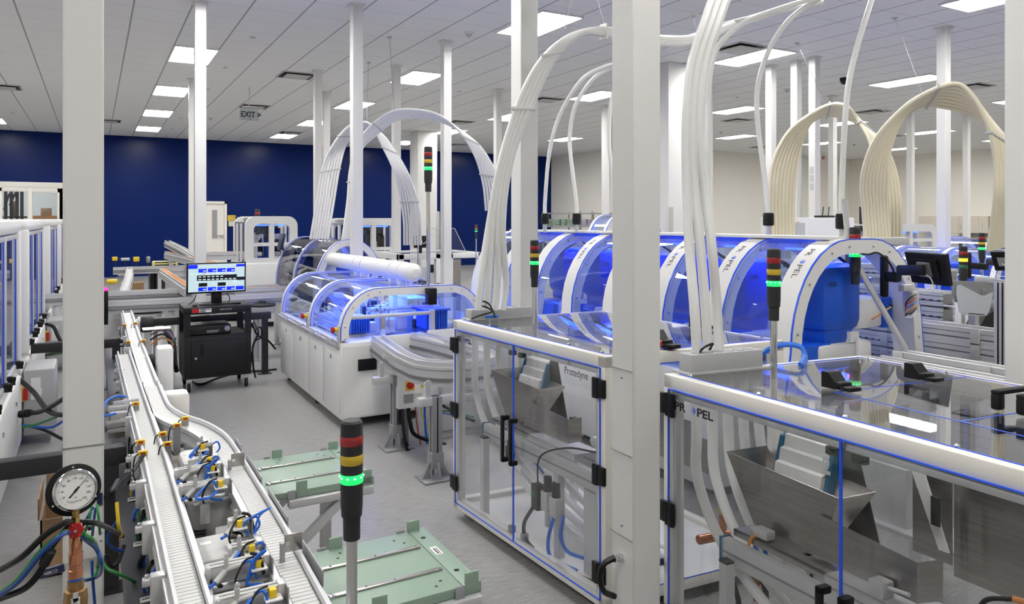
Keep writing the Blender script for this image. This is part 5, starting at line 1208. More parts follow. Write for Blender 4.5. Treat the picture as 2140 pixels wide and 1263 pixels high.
    logo(t, W(.085 if second else .07, -.0075, z1-w-.085 if second else z1-w-.075), u1, (0, 0, 1), h*(1.12 if second else 1.0))
    if not second:
        text('Protedyne', .062, 'ink', t, W(L1-.36, -.0072, z1-w-.085), u1, (0, 0, 1), 'maker_lettering', sx=.85)
        obj('maker_mark', mb().band([(L1-.30, -.0072, z1-w-.03), (L1-.315, -.0072, z1-w-.005), (L1-.33, -.0072, z1-w-.03)], [(L1-.303, -.0072, z1-w-.03), (L1-.315, -.0072, z1-w-.01), (L1-.327, -.0072, z1-w-.03)], (0, -.0006, 0)), 'ink', t)
    # top lid hinges (black wedges)
    def wedge(a, b, s=1.):
        g = mb(); L = lambda x, y, z: (a+x*s, b+y*s, z1+.009+z*s)
        g.prism([L(0, 0, 0), L(.0, .0, .085), L(.045, .0, .085), L(.085, .0, .035), L(.085, 0, 0)], (0, .085*s, 0)).box(a+.075*s, a+.125*s, b, b+.085*s, z1+.009, z1+.009+.042*s, .012*s).box(a+.115*s, a+.18*s, b, b+.085*s, z1+.009, z1+.009+.024*s, .008*s)
        obj('lid_hinge', g, 'black', tp)
    if second:
        wedge(ja[0]-.085, jb+.02, .8); wedge(ja[0]-.085, L2-.36, .8)
        for a in (ja[1]-.06, ja[1]+.03): obj('lid_handle', mb().box(a, a+.035, L2*.50, L2*.50+.04, z1+.009, z1+.075, .01).box(a, a+.035, L2*.73, L2*.73+.04, z1+.009, z1+.075, .01).box(a, a+.035, L2*.50, L2*.73+.04, z1+.068, z1+.088, .009), 'black', tp)
    else:
        wedge(L1*.45, L2*.62, .9); wedge(L1*.62, L2*.99-.1, .9); wedge(L1-.18, L2*.32, 1.05)
        e = thing('emergency_stop', 'red emergency stop button on the near corner of the first hopper cabinet', 'button', W(L1-.04, L2*.28, z1)); obj('collar', mb().cyl((L1-.035, L2*.28, z1), (L1-.035, L2*.28, z1+.022), .026), 'yellow', e); obj('button', mb().lathe((L1-.035, L2*.28, z1+.022), (0, 0, 1), [(0, .02), (.01, .034), (.035, .034), (.042, .02)], 16), 'red', e)
    # ------- contents
    def part(n, g, m): return obj(n, g, m, t)
    ha, hb = .19, .80
    rim = [(ha, .20), (hb, .20), (hb, .40), (ha, .44)]; bot = [(ha+.13, .235), (hb-.13, .235), (hb-.13, .29), (ha+.13, .29)]
    g = mb()
    R_ = [V((a, b, 1.10-.04*(a-ha))) for a, b in rim]; B_ = [V((a, b, .80)) for a, b in bot]
    for i in (0, 1, 2, 3):
        j = (i+1) % 4; p, q, r, s_ = R_[i], R_[j], B_[j], B_[i]; n = ((q-p).cross(s_-p)).normalized()*.004
        g.prism([p, q, r, s_], n)
    part('hopper', g, 'steel')
    g = mb(); g.box(.30, .95, .14, .44, .775, .785).box(.30, .95, .14, .144, .755, .785); part('hopper_shelf', g, 'steel')
    g = mb()
    for k_ in range(3):
        zz = 1.20-.06*k_; bb = .40-.03*k_
        g.prism([(.34, bb, zz), (.34, bb+.04, zz+.012), (.34, bb+.07, zz-.01), (.34, bb+.03, zz-.065), (.34, bb-.012, zz-.068)], (.25, 0, 0))
    part('feed_roll', g, 'white')
    for a in (.318, .592): part('roll_end', mb().prism([(a, .34, 1.0), (a, .39, 1.19), (a, .47, 1.21), (a, .47, 1.02)], (.02, 0, 0)), 'teal')
    part('chute_plate', mb().prism([(.615, .405, 1.25), (.70, .405, 1.245), (.81, .405, .86), (.615, .405, .84)], (0, .004, 0)), 'steelD')
    part('back_plate', mb().box(.70 if second else 1.2, .872 if second else 1.6, .74, .745, .74, 1.12 if second else .98).box(.878 if second else 1.3, 1.7, .742, .747, .70, 1.2 if second else .9), 'steel')
    part('guard_plate', mb().prism([(.70, .20, .98), (1.12, .20, .95), (1.12, .20, .80), (.62, .20, .80)], (0, .003, 0)).prism([(1.12, .20, .95), (1.17, .26, .97), (1.17, .26, .82), (1.12, .20, .80)], (0, .003, 0)), 'steel')
    part('guard_shelf', mb().box(.80, 1.3, .12, .30, .785, .79).box(.8, 1.3, .12, .123, .75, .79), 'alu')
    g = mb()
    for b in (.09, .34): g.box(.28, L1-.12, b, b+.045, .64, .74, .003).box(.28, L1-.12, b+.004, b+.041, .735, .745)
    part('profile_rail', g, 'alu')
    g = mb().box(.28, L1-.12, .088, .09, .685, .695).box(.28, L1-.12, .338, .34, .685, .695); part('profile_slot', g, 'aluD')
    part('end_cap', mb().box(.272, .282, .085, .14, .635, .75), 'teal')
    for a, b in ((.31, .05), (.34, .75), (1.12, .1), (L1-.25, .4)):
        p_ = part('post', mb().box(a, a+.045, b, b+.045, z0+.035, .66 if b < .3 else .72), 'alu'); obj('post_cap', mb().box(a-.001, a+.046, b-.001, b+.046, .655 if b < .3 else .715, .667 if b < .3 else .727), 'dark', p_)
    for a in (.62, .95, 1.2): part('stand', mb().box(a, a+.03, .2, .235, .74, .785), 'alu')
    part('motor', mb().cyl((.72, .28, .70), (.92, .28, .70), .045, None, 18).cyl((.92, .28, .70), (.96, .28, .70), .03), 'dark')
    rv = lambda i: .15+.095*i
    for i in range(5):
        b = rv(i); part('feed_hose', mb().tube(spline([(.05, b, z1-.01), (.05, b, 1.15), (.06+.012*i, b, .93), (.19+.012*i, b+.02, .68), (.43, b+.06, .47), (.8, b+.12, .27), (1.15, b+.16, .18), (L1-.25, .45+.06*i, .16)], 6), .024, 10), 'hose')
    part('control_box', mb().box(L1-.36, L1-.12, .12, .34, z0+.04, .62, .006), 'alu')
    if not second:
        for a, b, zc in ((1.02, .07, .50), (1.11, .07, .49)):
            r = part('regulator', mb().box(a, a+.07, b, b+.06, zc-.12, zc, .006), 'lgrey'); obj('knob', mb().cyl((a+.035, b+.03, zc), (a+.035, b+.03, zc+.09), .026, .024), 'black', r)
        part('switch_unit', mb().box(.93, 1.0, .06, .12, .36, .52, .005), 'black'); part('switch_display', mb().box(.94, .975, .058, .06, .44, .48), 'lgrn')
        part('filter_bowl', mb().cyl((1.055, .1, .28), (1.055, .1, .38), .018), 'lgrey')
        part('air_hose', mb().tube(spline([(1.15, .08, .38), (1.12, .06, .22), (1.16, .06, .13), (1.35, .1, .12)], 6), .011, 8), 'bluehose'); part('air_hose', mb().tube(spline([(1.22, .1, .4), (1.22, .08, .28), (1.26, .1, .2), (1.38, .13, .2)], 6), .011, 8), 'bluehose')
        part('power_cable', mb().tube(spline([(.96, .06, .38), (.9, .03, .25), (.95, .03, .15), (1.2, .04, .125), (1.6, .1, .125)], 7), .012, 8), 'dark'); part('sensor_cable', mb().tube(spline([(.96, .09, .5), (1.05, .05, .72), (1.25, .1, .82), (1.4, .2, .82)], 6), .006, 6), 'dark')
        part('door_cable', mb().tube(spline([(.70, .03, z0+.06), (.95, .04, z0+.05), (1.25, .06, z0+.05)], 6), .008, 6), 'yellow')
        part('valve', mb().box(1.36, 1.42, .22, .28, .74, .90, .004).lathe((1.38, .22, .88), (0, -1, 0), [(0, .03), (.03, .03), (.035, .02)], 12).lathe((1.45, .25, .88), (0, -1, 0), [(0, .025), (.04, .025)], 12), 'alu'); part('valve_lamp', mb().ball((1.48, .2, .9), .014, 8), 'LEDyel')
        part('service_hose', mb().tube(spline([(.42, .17, .80), (.50, .15, .70), (.6, .15, .69)], 6), .007, 7).tube(spline([(.78, .14, .78), (.82, .12, .66), (.9, .14, .6)], 6), .007, 7).tube(spline([(.84, .14, .78), (.86, .12, .66), (.96, .13, .58)], 6), .007, 7), 'bluehose')
        part('filter_unit', mb().box(.62, .68, .06, .1, .6, .68, .004).cyl((.65, .08, .68), (.65, .08, .72), .018), 'dark')
    else:
        part('shut_off_pipe', mb().tube([(.10, .42, .66), (.10, .25, .66), (.10, .12, .66)], .022, 12).cyl((.10, .26, .66), (.10, .26, .76), .016).tube(spline([(.12, .42, .66), (.15, .42, .62), (.15, .42, .5)], 4), .02, 12).cyl((.15, .42, .42), (.15, .42, .33), .017), 'copper')
        part('valve_body', mb().lathe((.15, .42, .56), (0, 0, -1), [(0, .025), (.02, .034), (.1, .034), (.14, .022)], 8), 'bronze'); part('valve_fitting', mb().lathe((.10, .26, .76), (0, 0, 1), [(0, .014), (.05, .014), (.052, .02), (.07, .02)], 6).box(.08, .14, .25, .27, .77, .79), 'brass')
        part('regulator', mb().lathe((.15, .42, .33), (0, 0, -1), [(0, .02), (.01, .026), (.09, .026), (.1, .015)], 10), 'aluD')
        part('black_module', mb().box(.06, .17, .5, .62, .80, .98, .02), 'black'); part('module_label', mb().box(.08, .14, .498, .5, .88, .9), 'lgrey')
        part('cable_loom', mb().tube(spline([(.12, .3, .64), (.12, .28, .5), (.16, .3, .35), (.1, .3, .28), (.06, .3, .4)], 7), .012, 8).tube(spline([(.16, .45, .62), (.2, .4, .5), (.2, .42, .34), (.12, .36, .26)], 7), .014, 8).tube(spline([(.32, .6, .78), (.34, .5, .6), (.3, .55, .45)], 6), .008, 7).tube(spline([(.36, .6, .78), (.4, .5, .6), (.34, .55, .42)], 6), .008, 7), 'black')
        part('blue_loom', mb().tube(spline([(.12, .5, .7), (.16, .42, .6), (.18, .42, .45)], 6), .022, 8).tube(spline([(.30, .62, 1.18), (.34, .6, 1.16), (.40, .58, 1.0), (.42, .56, .95)], 6), .008, 7).tube(spline([(.42, .2, .8), (.46, .17, .7), (.5, .2, .62)], 6), .009, 7).tube(spline([(1.0, .15, .79), (1.02, .12, .7), (1.05, .14, .6)], 6), .01, 7), 'bluehose')
        part('orange_hose', mb().tube(spline([(.42, .16, .79), (.41, .14, .785), (.40, .13, .75)], 4), .008, 8).cyl((1.50, .1, .95), (1.60, .12, .96), .010).cyl((1.48, .14, .99), (1.6, .16, 1.0), .010), 'orange'); part('black_hose', mb().tube(spline([(1.5, .1, .95), (1.40, .1, .93), (1.37, .1, .86), (1.4, .12, .76)], 6), .008, 8).tube(spline([(1.48, .14, .99), (1.40, .13, .95), (1.38, .12, .86)], 6), .008, 8), 'black')
        part('valve', mb().box(.40, .48, .15, .2, .79, .83, .005).cyl((.38, .17, .81), (.42, .17, .81), .014).box(.98, 1.04, .13, .19, .79, .85, .005).cyl((1.04, .16, .83), (1.12, .16, .84), .008), 'alu'); part('valve_arm', mb().box(1.44, 1.48, .14, .18, .70, .9).box(1.44, 1.6, .1, .22, .895, .905), 'alu')
        part('filter_group', mb().box(.98, 1.03, .95, 1.0, 1.0, 1.07, .005).box(1.04, 1.1, .95, 1.0, .99, 1.06, .005).cyl((1.07, .97, .9), (1.07, .97, .99), .022).cyl((1.0, .97, .93), (1.0, .97, 1.0), .014), 'lgrey')
        part('hinge_plate', mb().box(.88, .92, .60, .605, .94, 1.06, .004), 'black'); part('support_strut', mb().prism([(.74, .62, 1.24), (.80, .62, 1.24), (.94, .62, .84), (.90, .62, .84)], (0, .01, 0)), 'white')
        text('2', .10, 'paper', t, W(.585, .35, 1.10), u1, (0, 0, 1), 'number_plate', sx=.8, bold=.004)
        part('inner_shelf', mb().box(.12, L1-.1, L2-.35, L2-.08, .70, .72).box(.12, .14, L2-.35, L2-.08, .12, .7).box(.2, .5, L2-.3, L2-.1, .72, 1.0), 'alu'); part('dark_back', mb().box(.85, L1-.1, L2-.2, L2-.18, .9, 1.3), 'navy')
    # hose manifold on the far end of the top
    b0, b1 = (.10, .60) if not second else (.09, .52)
    mf = part('hose_manifold', mb().box(.0, .085, b0, b1, z1+.008, z1+.075+.02*second, .003).box(-.01, .10, b0-.03, b1+.04, z1+.001, z1+.01), 'box')
    s = mb()
    for i in range(6):
        b = b0+.07+(b1-b0-.12)*i/5; s.lathe((.042, b, z1+.075+.02*second), (0, 0, 1), [(0, .028), (.002, .028), (.0021, .02)], 14)
    obj('port_ring', s, 'grey', mf)
    return t, W, T
B1, W1, T1 = hopper_cabinet((2.31, 4.97), (.096, -1.742), (1.28, -.10), .08, 1.455, .83, 'first clear hopper cabinet with white frame, left of the foreground post')
B2, W2, T2 = hopper_cabinet((2.406, 2.76), (.004, -2.3), (1.255, -.16), .08, 1.45, .98, 'nearest clear hopper cabinet with white frame, at the right edge', 1)
# cable tail coming out of the foreground post
solo('cable_gland', MB().lathe(D(1297, 1165, 3.36), V((-1, -.1, 0)), [(-.02, .018), (.02, .018), (.022, .014), (.04, .014)], 8), 'chrome', 'shiny cable gland low on the foreground post', 'gland')
cable([D(*p) for p in ((1285, 1166, 3.35), (1262, 1180, 3.33), (1254, 1208, 3.33), (1262, 1236, 3.35), (1284, 1247, 3.4))], .014, 'black', 'short thick black cable curving from the gland on the foreground post')
lv = obj('valve_handle', MB().bar(D(1382, 1178, 3.58), D(1402, 1174, 3.7), .004, .02), 'alu', B2); obj('grip', MB().bar(D(1366, 1178, 3.55), D(1386, 1174, 3.6), .016, .034, b=.006), 'navy', lv)
# coiled blue air hose and black cable loops on the cabinet tops
c = D(1632, 752, 4.0)
solo('hose_coil', MB().tube(spline([D(1588, 752, 3.95), D(1600, 735, 3.95), D(1640, 722, 3.95), D(1675, 728, 3.9), D(1684, 752, 3.85), D(1676, 765, 3.75)], 7), .011, 8).tube(spline([D(1588, 744, 3.98), D(1605, 730, 3.98), D(1640, 719, 3.98), D(1672, 724, 3.92), D(1680, 745, 3.86), D(1672, 762, 3.76)], 7), .011, 8), 'bluehose', 'bright blue air hose coil lying at the far corner of the nearest hopper cabinet', 'hose')
cable([D(*p) for p in ((985, 667, 5.3), (1002, 660, 5.3), (1028, 652, 5.35), (1022, 645, 5.35), (1005, 638, 5.35), (1008, 630, 5.35), (1022, 636, 5.35), (1032, 655, 5.3), (1034, 664, 5.3))], .006, 'black', 'looped black cable at the foot of the hoses on the first hopper cabinet', k=6)
solo('cable_clip', MB().bar(D(1014, 663, 5.35), D(1042, 662, 5.35), .02, .02, b=.006), 'bluehose', 'small blue clip on the top of the first hopper cabinet', 'clip')
cable([D(*p) for p in ((1461, 737, 3.6), (1472, 726, 3.6), (1489, 719, 3.62), (1486, 726, 3.6), (1482, 732, 3.6))], .006, 'black', 'short bent black cable on the hose manifold of the nearest hopper cabinet', k=6)
# ---------------------------------------------------------------- blue-lit tunnel of white arches
TX0, TX1, TZ0, TZ1 = 4.2, 5.72, .98, 2.05
ys = [3.50, 4.16, 4.83, 5.50, 6.2, 6.9, 7.6, 8.3]
t = thing('arch_tunnel', 'long blue-lit tunnel machine of white arches and curved clear panes', 'machine', ((TX0+TX1)/2, 6, 0))
obj('base', MB().box(TX0-.06, TX1, 4.2, 8.5, .1, .97, .02), 'white', t)
obj('foot', MB().box(TX0+.1, TX1-.1, 4.3, 8.3, 0, .1), 'dark', t)
hood(t, TX0, TX1, TZ0, TZ1, ys, .62, .78, .105, .19, 'acryB', .05)
for i, y in enumerate(ys[:5]):
    logo_on_curve(t, arch_pts(TX0, TX1, TZ0, TZ1, .62, .78, 0, lean=.05), y+.13, .26, .046)
obj('ridge_bar', MB().box((TX0+TX1)/2-.25, (TX0+TX1)/2+.25, ys[0]+.1, ys[-1], TZ1-.004, TZ1+.012).box((TX0+TX1)/2-.3, (TX0+TX1)/2-.27, ys[0], ys[-1], TZ1+.0, TZ1+.02), 'white', t)
obj('work_deck', MB().box(TX0+.05, TX1-.05, 3.55, 8.4, .93, .975), 'lgrey', t)
obj('lamp_strip', MB().box(TX0+.72, TX0+.74, ys[0]+.2, ys[-1]-.2, TZ1-.10, TZ1-.085).box(TX1-.74, TX1-.72, ys[0]+.2, ys[-1]-.2, TZ1-.10, TZ1-.085), 'LEDblue', t)
blue_lamp(((TX0+TX1)/2, 5.9, TZ1-.11), 20, .6, 4.5)
for i in range(6):
    y0 = ys[i]+.22 if i else 3.62
    x0 = TX0+.50
    u = obj('robot_cover', MB().box(x0, TX1-.55, y0, y0+.36, 1.34, 1.86, .09).box(x0+.05, TX1-.62, y0+.03, y0+.33, 1.24, 1.45, .05), 'bluecov', t)
    obj('robot_arm', MB().box(TX1-.60, TX1-.25, y0+.05, y0+.25, 1.34, 1.58, .03), 'white', u); obj('arm_end', MB().box(TX1-.26, TX1-.14, y0+.03, y0+.27, 1.33, 1.58, .025), 'bluecov', u)
    obj('vent_slot', MB().box(x0+.06, x0+.14, y0-.003, y0, 1.72, 1.728).box(x0+.06, x0+.14, y0-.003, y0, 1.70, 1.708), 'navy', u)
    l = obj('lower_unit', MB().box(x0-.12, TX1-.55, y0-.06, y0+.34, .975, 1.1, .006).box(x0-.05, TX1-.45, y0, y0+.3, 1.1, 1.26, .03), 'white', t)
    obj('cover_block', MB().box(x0-.2, x0+.12, y0+.02, y0+.28, 1.1, 1.27, .02), 'bluecov', l)
    obj('socket', MB().box(x0, x0+.05, y0-.064, y0-.06, 1.02, 1.08).box(x0+.12, x0+.17, y0-.064, y0-.06, 1.02, 1.08), 'dark', l)
    obj('dropper', MB().box(TX1-.72, TX1-.62, y0+.0, y0+.1, 1.26, 1.34).cyl((TX1-.66, y0-.02, 1.16), (TX1-.66, y0-.02, 1.3), .015), 'paper', t)
for y in ys[:-1]:
    obj('gas_strut', MB().cyl((TX0+.30, y+.28, 1.72), (TX0+.72, y+.26, 1.93), .012).cyl((TX0+.30, y+.28, 1.72), (TX0+.5, y+.275, 1.82), .02), 'black', t)
    obj('gas_strut', MB().cyl((TX1-.30, y+.28, 1.72), (TX1-.72, y+.26, 1.93), .012).cyl((TX1-.30, y+.28, 1.72), (TX1-.5, y+.275, 1.82), .02), 'black', t)
obj('camera_light', MB().box(TX1-.98, TX1-.80, 3.545, 3.56, 1.01, 1.06, .01), 'lred', t); obj('camera_lamp', MB().ball((TX1-.85, 3.545, 1.035), .016, 8), 'LEDred', t)
obj('deck_front', MB().box(TX0+.05, TX1+.15, 3.10, 3.52, .90, .925), 'alu', t)
g = MB()
for i in range(60): g.box(TX0+.06+i*.0265, TX0+.075+i*.0265, 3.092, 3.10, .835, .915)
obj('deck_fin', g, 'aluD', t)
obj('front_frame', MB().box(TX0+.05, TX1+.15, 3.12, 3.5, .83, .9).box(TX1-.05, TX1+.0, 3.3, 3.35, .0, .85).box(TX0+.1, TX0+.15, 3.3, 3.35, .0, .85), 'grey', t)
obj('guard_pane', MB().box(TX0+.15, TX0+.55, 3.08, 3.086, .45, .84).box(TX0+.6, TX0+1.2, 3.08, 3.086, .45, .84), 'acrylic', t)
g = MB()
for x in (TX0+.15, TX0+.55, TX0+.62, TX0+.78, TX0+1.2, TX0+1.35): g.box(x, x+.012, 3.07, 3.09, .5, .82)
g.box(TX0+.15, TX0+1.2, 3.07, 3.09, .46, .47); obj('guard_edge', g, 'bluehose', t)
g = MB()
for i, x in enumerate((.28, .34, .40, .46, .72, .9, 1.05)): g.box(TX0+x, TX0+x+.045, 3.2, 3.25, .62, .62+.1+.03*(i % 3), .01)
obj('sample_holder', g, 'white', t); obj('brass_block', MB().box(TX0+.26, TX0+.55, 3.18, 3.28, .5, .62).box(TX0+.7, TX0+.74, 3.15, 3.2, .55, .75), 'bronze', t)
# monitor pole and arm in the near arch
pc_ = V((TX0+.98, 3.30, .92))
t = thing('cable_mast', 'steel mast rising bent through the near arch of the tunnel', 'pole', (pc_.x, pc_.y, .92))
obj('tube', MB().tube([(pc_.x, pc_.y, .95), (pc_.x, pc_.y, 1.25), (pc_.x-.22, pc_.y+.3, 1.95), (pc_.x-.24, pc_.y+.33, 2.35)], .022, 12), 'alu', t); obj('clamp', MB().box(pc_.x-.04, pc_.x+.04, pc_.y-.04, pc_.y+.04, .925, 1.05, .006), 'black', t)
# monitors seen from behind on swing arms
def back_monitor(P, d, label, arm):
    A = [D(u, v, dd) for (u, v), dd in zip(P, d)]   # corners: top-left, top-right, bottom-right, bottom-left
    c = sum(A, V())/4; ex = (A[1]-A[0]).normalized(); ey = (A[0]-A[3]).normalized(); n = ex.cross(ey).normalized()
    t = thing('monitor', label, 'monitor', (c.x, c.y, c.z-.3), 'black monitors seen from behind')
    obj('housing', MB().prism(A, -n*.03), 'black', t)
    w_ = (A[1]-A[0]).length
    obj('back_hump', MB().prism([c+ex*w_*q[0]+ey*w_*q[1]+n*.001 for q in ((-.32, -.18), (.3, -.18), (.3, .2), (-.32, .2))], n*.012), 'black', t)
    obj('mount_plate', MB().prism([c+ex*q[0]+ey*q[1]+n*.013 for q in ((-.05, -.05), (.05, -.05), (.05, .05), (-.05, .05))], n*.02), 'aluD', t)
    obj('white_lead', MB().tube(spline([c-ex*.02-ey*.02+n*.03, c+ex*.06-ey*.06+n*.04, c+ex*.04-ey*.15+n*.04, c-ex*.08-ey*.16+n*.04, c-ex*.14-ey*.08+n*.04], 6), .004, 6), 'paper', t)
    q = [D(u, v, dd) for u, v, dd in arm]
    a_ = MB()
    for i in range(0, len(q)-1): a_.bar(q[i], q[i+1], .035, .075, b=.008)
    obj('swing_arm', a_, 'black', t)
    obj('arm_base', MB().bar(q[0]+V((0, 0, -.16)), q[0]+V((0, 0, .16)), .05, .06, (1, 0, 0), .02), 'black', t)
back_monitor(((1890, 527), (1975, 533), (1984, 599), (1906, 590)), (5.3, 4.95, 4.95, 5.3), 'black monitor on a swing arm right of the near tunnel arch', ((1848, 578, 5.6), (1878, 580, 5.5), (1879, 565, 5.4), (1930, 565, 5.05)))
back_monitor(((2069, 527), (2120, 527), (2125, 566), (2080, 566)), (8.4, 8.2, 8.2, 8.4), 'black monitor farther back at the right edge', ((2025, 555, 9.), (2064, 558, 8.8), (2064, 548, 8.7), (2098, 550, 8.3)))
cable([D(*p) for p in ((1797, 530, 5.5), (1815, 532, 5.5), (1832, 528, 5.5), (1848, 538, 5.5), (1862, 555, 5.5), (1869, 572, 5.5))], .007, 'black', 'thin black cable from the arch stack light towards the swing arm', k=6)
# ---------------------------------------------------------------- second and far tunnels behind, seen through and above
def small_tunnel(x0, x1, y0, y1, z0, z1, n, label, panem='acryB', lamp=8, rx=.5, rz=.6, grp='curved tunnel machines at the back'):
    t = thing('tunnel_machine', label, 'machine', ((x0+x1)/2, (y0+y1)/2, 0), grp)
    obj('base', MB().box(x0-.04, x1+.04, y0, y1, .1, z0, .02), 'white', t); obj('foot', MB().box(x0+.1, x1-.1, y0+.1, y1-.1, 0, .1), 'dark', t)
    hood(t, x0, x1, z0, z1, [y0+(y1-.1-y0)*i/n for i in range(n+1)], rx, rz, .11, .09, panem)
    obj('inner_unit', MB().box(x0+.4, x1-.4, y0+.3, y1-.3, z0, z0+.5, .05), 'bluecov', t)
    if lamp: blue_lamp(((x0+x1)/2, (y0+y1)/2, z1-.1), lamp, .5, (y1-y0)*.8)
    return t
a = Yp(1235, 480, 10.8); small_tunnel(a.x, a.x+1.3, 10.4, 10.95, 1.2, 2.28, 1, 'taller clear arch above the blue tunnel, left of the foreground post', rx=.4, rz=.5)
small_tunnel(11.4, 12.8, 5.9, 7.7, 1.0, 1.75, 2, 'curved tunnel machine at the right behind the monitor', rx=.6)
small_tunnel(10.0, 11.1, 6.6, 8.0, .95, 1.62, 2, 'small clear tunnel with blue edges behind the near swing arm monitor', rx=.5, rz=.5)
small_tunnel(14., 15.5, 6.6, 8.4, 1.0, 1.85, 2, 'curved tunnel end at the right edge beyond the cream hoses', rx=.6)

# ---------------------------------------------------------------- stacked rail conveyors at the right
def rails(name, path, z, label, w=.10, levels=1, dz=.2, slots=1, posts=(), group='stacked rail conveyors at the right'):
    mid = path[len(path)//2]; t = thing(name, label, 'conveyor', (mid[0], mid[1], 0), group)
    for l in range(levels):
        zz = z-l*dz; b = MB()
        for o in (-w, w-.03):
            sweep(b, path, o, o+.03, zz-.115, zz-.075); sweep(b, path, o, o+.03, zz-.065, zz-.03); sweep(b, path, o-.004, o+.034, zz-.025, zz+.01)
        obj('rail', b, 'alu', t)
        b = MB(); sweep(b, path, -w+.03, w-.03, zz-.10, zz-.01); obj('chain', b, 'aluD', t)
        if slots:
            b = MB()
            for p in resample(path, .07): b.cb(p+V((-w-.001, 0, zz-.066)), (.004, .03, .012))
            obj('slot_row', b, 'dark', t)
        b = MB()
        for p in resample(path, .55): b.cb(p+V((-w-.01, 0, zz-.05)), (.02, .07, .13), .004)
        obj('joint_plate', b, 'lgrey', t)
    for x, y in posts: obj('leg', MB().box(x-.04, x+.04, y-.04, y+.04, 0, z-levels*dz+.06), 'alu', t)
    return t
rails('rail_conveyor', [(6.5, 9.2), (6.5, 6.), (6.45, 3.72)], 1.56, 'long stacked grey rail conveyor right of the near tunnel arch', levels=5, dz=.14, posts=((6.5, 4.2), (6.5, 6), (6.5, 8)))
rails('rail_conveyor', [(7.0, 9.), (7.0, 4.0)], 1.72, 'higher grey rail conveyor behind the swing arm monitor', levels=1, posts=((7., 4.4), (7., 7.)))
rails('rail_conveyor', [(6.02, 3.75), (6.02, 2.6), (6.0, .9)], 1.34, 'wide grey rail conveyor in front of the rounded turning head', levels=2, dz=.11, slots=0, posts=((6.02, 3.5), (6.0, 1.6)))
rails('rail_conveyor', [(4.7, 3.0), (4.7, 2.0), (4.7, .3)], 1.31, 'lower grey rail conveyor behind the back edge of the nearest hopper cabinet', levels=1, slots=0, posts=((4.7, 2.7), (4.7, 1.)), w=.06)
rails('rail_conveyor', [(4.38, 2.98), (4.38, 1.9), (4.38, .2)], 1.31, 'nearest grey rail conveyor touching the view over the hopper cabinet lid', levels=1, slots=0, posts=((4.38, 2.7), (4.38, 1.)), w=.06)
solo('black_beam', MB().box(5.75, 5.85, .6, 3.35, .98, 1.10).box(5.76, 5.84, 3.2, 3.3, 0, .98).box(5.76, 5.84, .8, .9, 0, .98), 'dark', 'black steel beam under the wide grey rail conveyor at the right', 'beam')
# chain turning head with rounded grey plates
t = thing('chain_turning_head', 'rounded grey plate head with pale blue guard at the end of the rail conveyors', 'machine', (6.5, 4.6, 0))
y = D(2030, 620, 6.3).y
def hx(P, dd=6.2): return [D(u, v, dd) for u, v in P]
A = hx([(1990, 587), (2062, 590), (2072, 597), (2078, 608), (2080, 620), (2070, 632), (2056, 635), (1998, 632), (1992, 618)]); n = V((sn, cs, 0))
obj('side_plate', MB().prism(A, n*.02), 'plate', t)
obj('guard', MB().prism([p-n*.012 for p in hx([(1998, 597), (2006, 595), (2048, 617), (2058, 618), (2070, 612), (2074, 612), (2066, 650), (2060, 659), (2050, 661), (2010, 657), (2004, 652), (1997, 615)])], n*.01), 'guardp', t)
obj('guard_slot', MB().prism([p-n*.014 for p in hx([(2022, 654), (2055, 657), (2055, 658.5), (2022, 655.5)])], n*.003), 'dark', t)
obj('shaft_end', MB().lathe(D(2055, 606, 6.18), -n, [(0, .016), (.01, .016), (.011, .01)], 14), 'aluD', t)
g = MB()
for i in range(9):
    a = -1.2+i*.33; p = D(2055, 612, 6.3)+V((cs, -sn, 0))*(.135*math.cos(a))+V((0, 0, .11*math.sin(a))); g.cb(p, (.05, .16, .045), .004)
obj('chain_link', g, 'lgrey', t)
p = D(2035, 630, 6.4); obj('support', MB().box(p.x-.03, p.x+.03, p.y-.03, p.y+.03, 0, p.z), 'alu', t)
obj('belt_cover', MB().prism(hx([(2060, 662), (2085, 645), (2100, 660), (2100, 685), (2065, 690), (2045, 688)], 6.5), n*.2), 'dark', t)
p = D(2103, 700, 5.3); t = thing('aluminium_post', 'thick aluminium profile post near the right edge', 'post', (p.x, p.y, 0)); zt = D(2103, 588, 5.3).z
obj('profile', MB().box(p.x-.05, p.x+.05, p.y-.06, p.y+.06, 0, zt, .004), 'alu', t)
g = MB()
for k in (-.03, 0, .03): g.box(p.x-.0515, p.x-.05, p.y+k-.006, p.y+k+.006, .02, zt-.01); g.box(p.x+k-.006, p.x+k+.006, p.y-.0615, p.y-.06, .02, zt-.01)
obj('slot', g, 'dark', t); obj('cap', MB().box(p.x-.05, p.x+.05, p.y-.06, p.y+.06, zt, zt+.006), 'grey', t)
drive(2130, 700, 5.8, .17, .16, 'black round drive motor at the right edge behind the aluminium post')
c = D(1895, 632, 5.6)
t = thing('valve_terminal', 'valve terminal with a tangle of coloured wires right of the near arch', 'valve', (c.x, c.y, c.z-.12))
obj('manifold', MB().cb(c+V((.05, 0, .0)), (.09, .08, .16), .006).cb(c+V((0, 0, .11)), (.14, .05, .05), .006), 'alu', t)
for k, m_ in enumerate(('black', 'red', 'bluehose', 'orange', 'black', 'paper')): obj('wire', MB().tube(spline([c+V((.04, -.05, .06-.025*k)), c+V((-.05, -.07, .05-.03*k)), c+V((-.09, -.05, .0-.02*k)), c+V((-.08, -.05, -.1))], 5), .005, 6), m_, t)
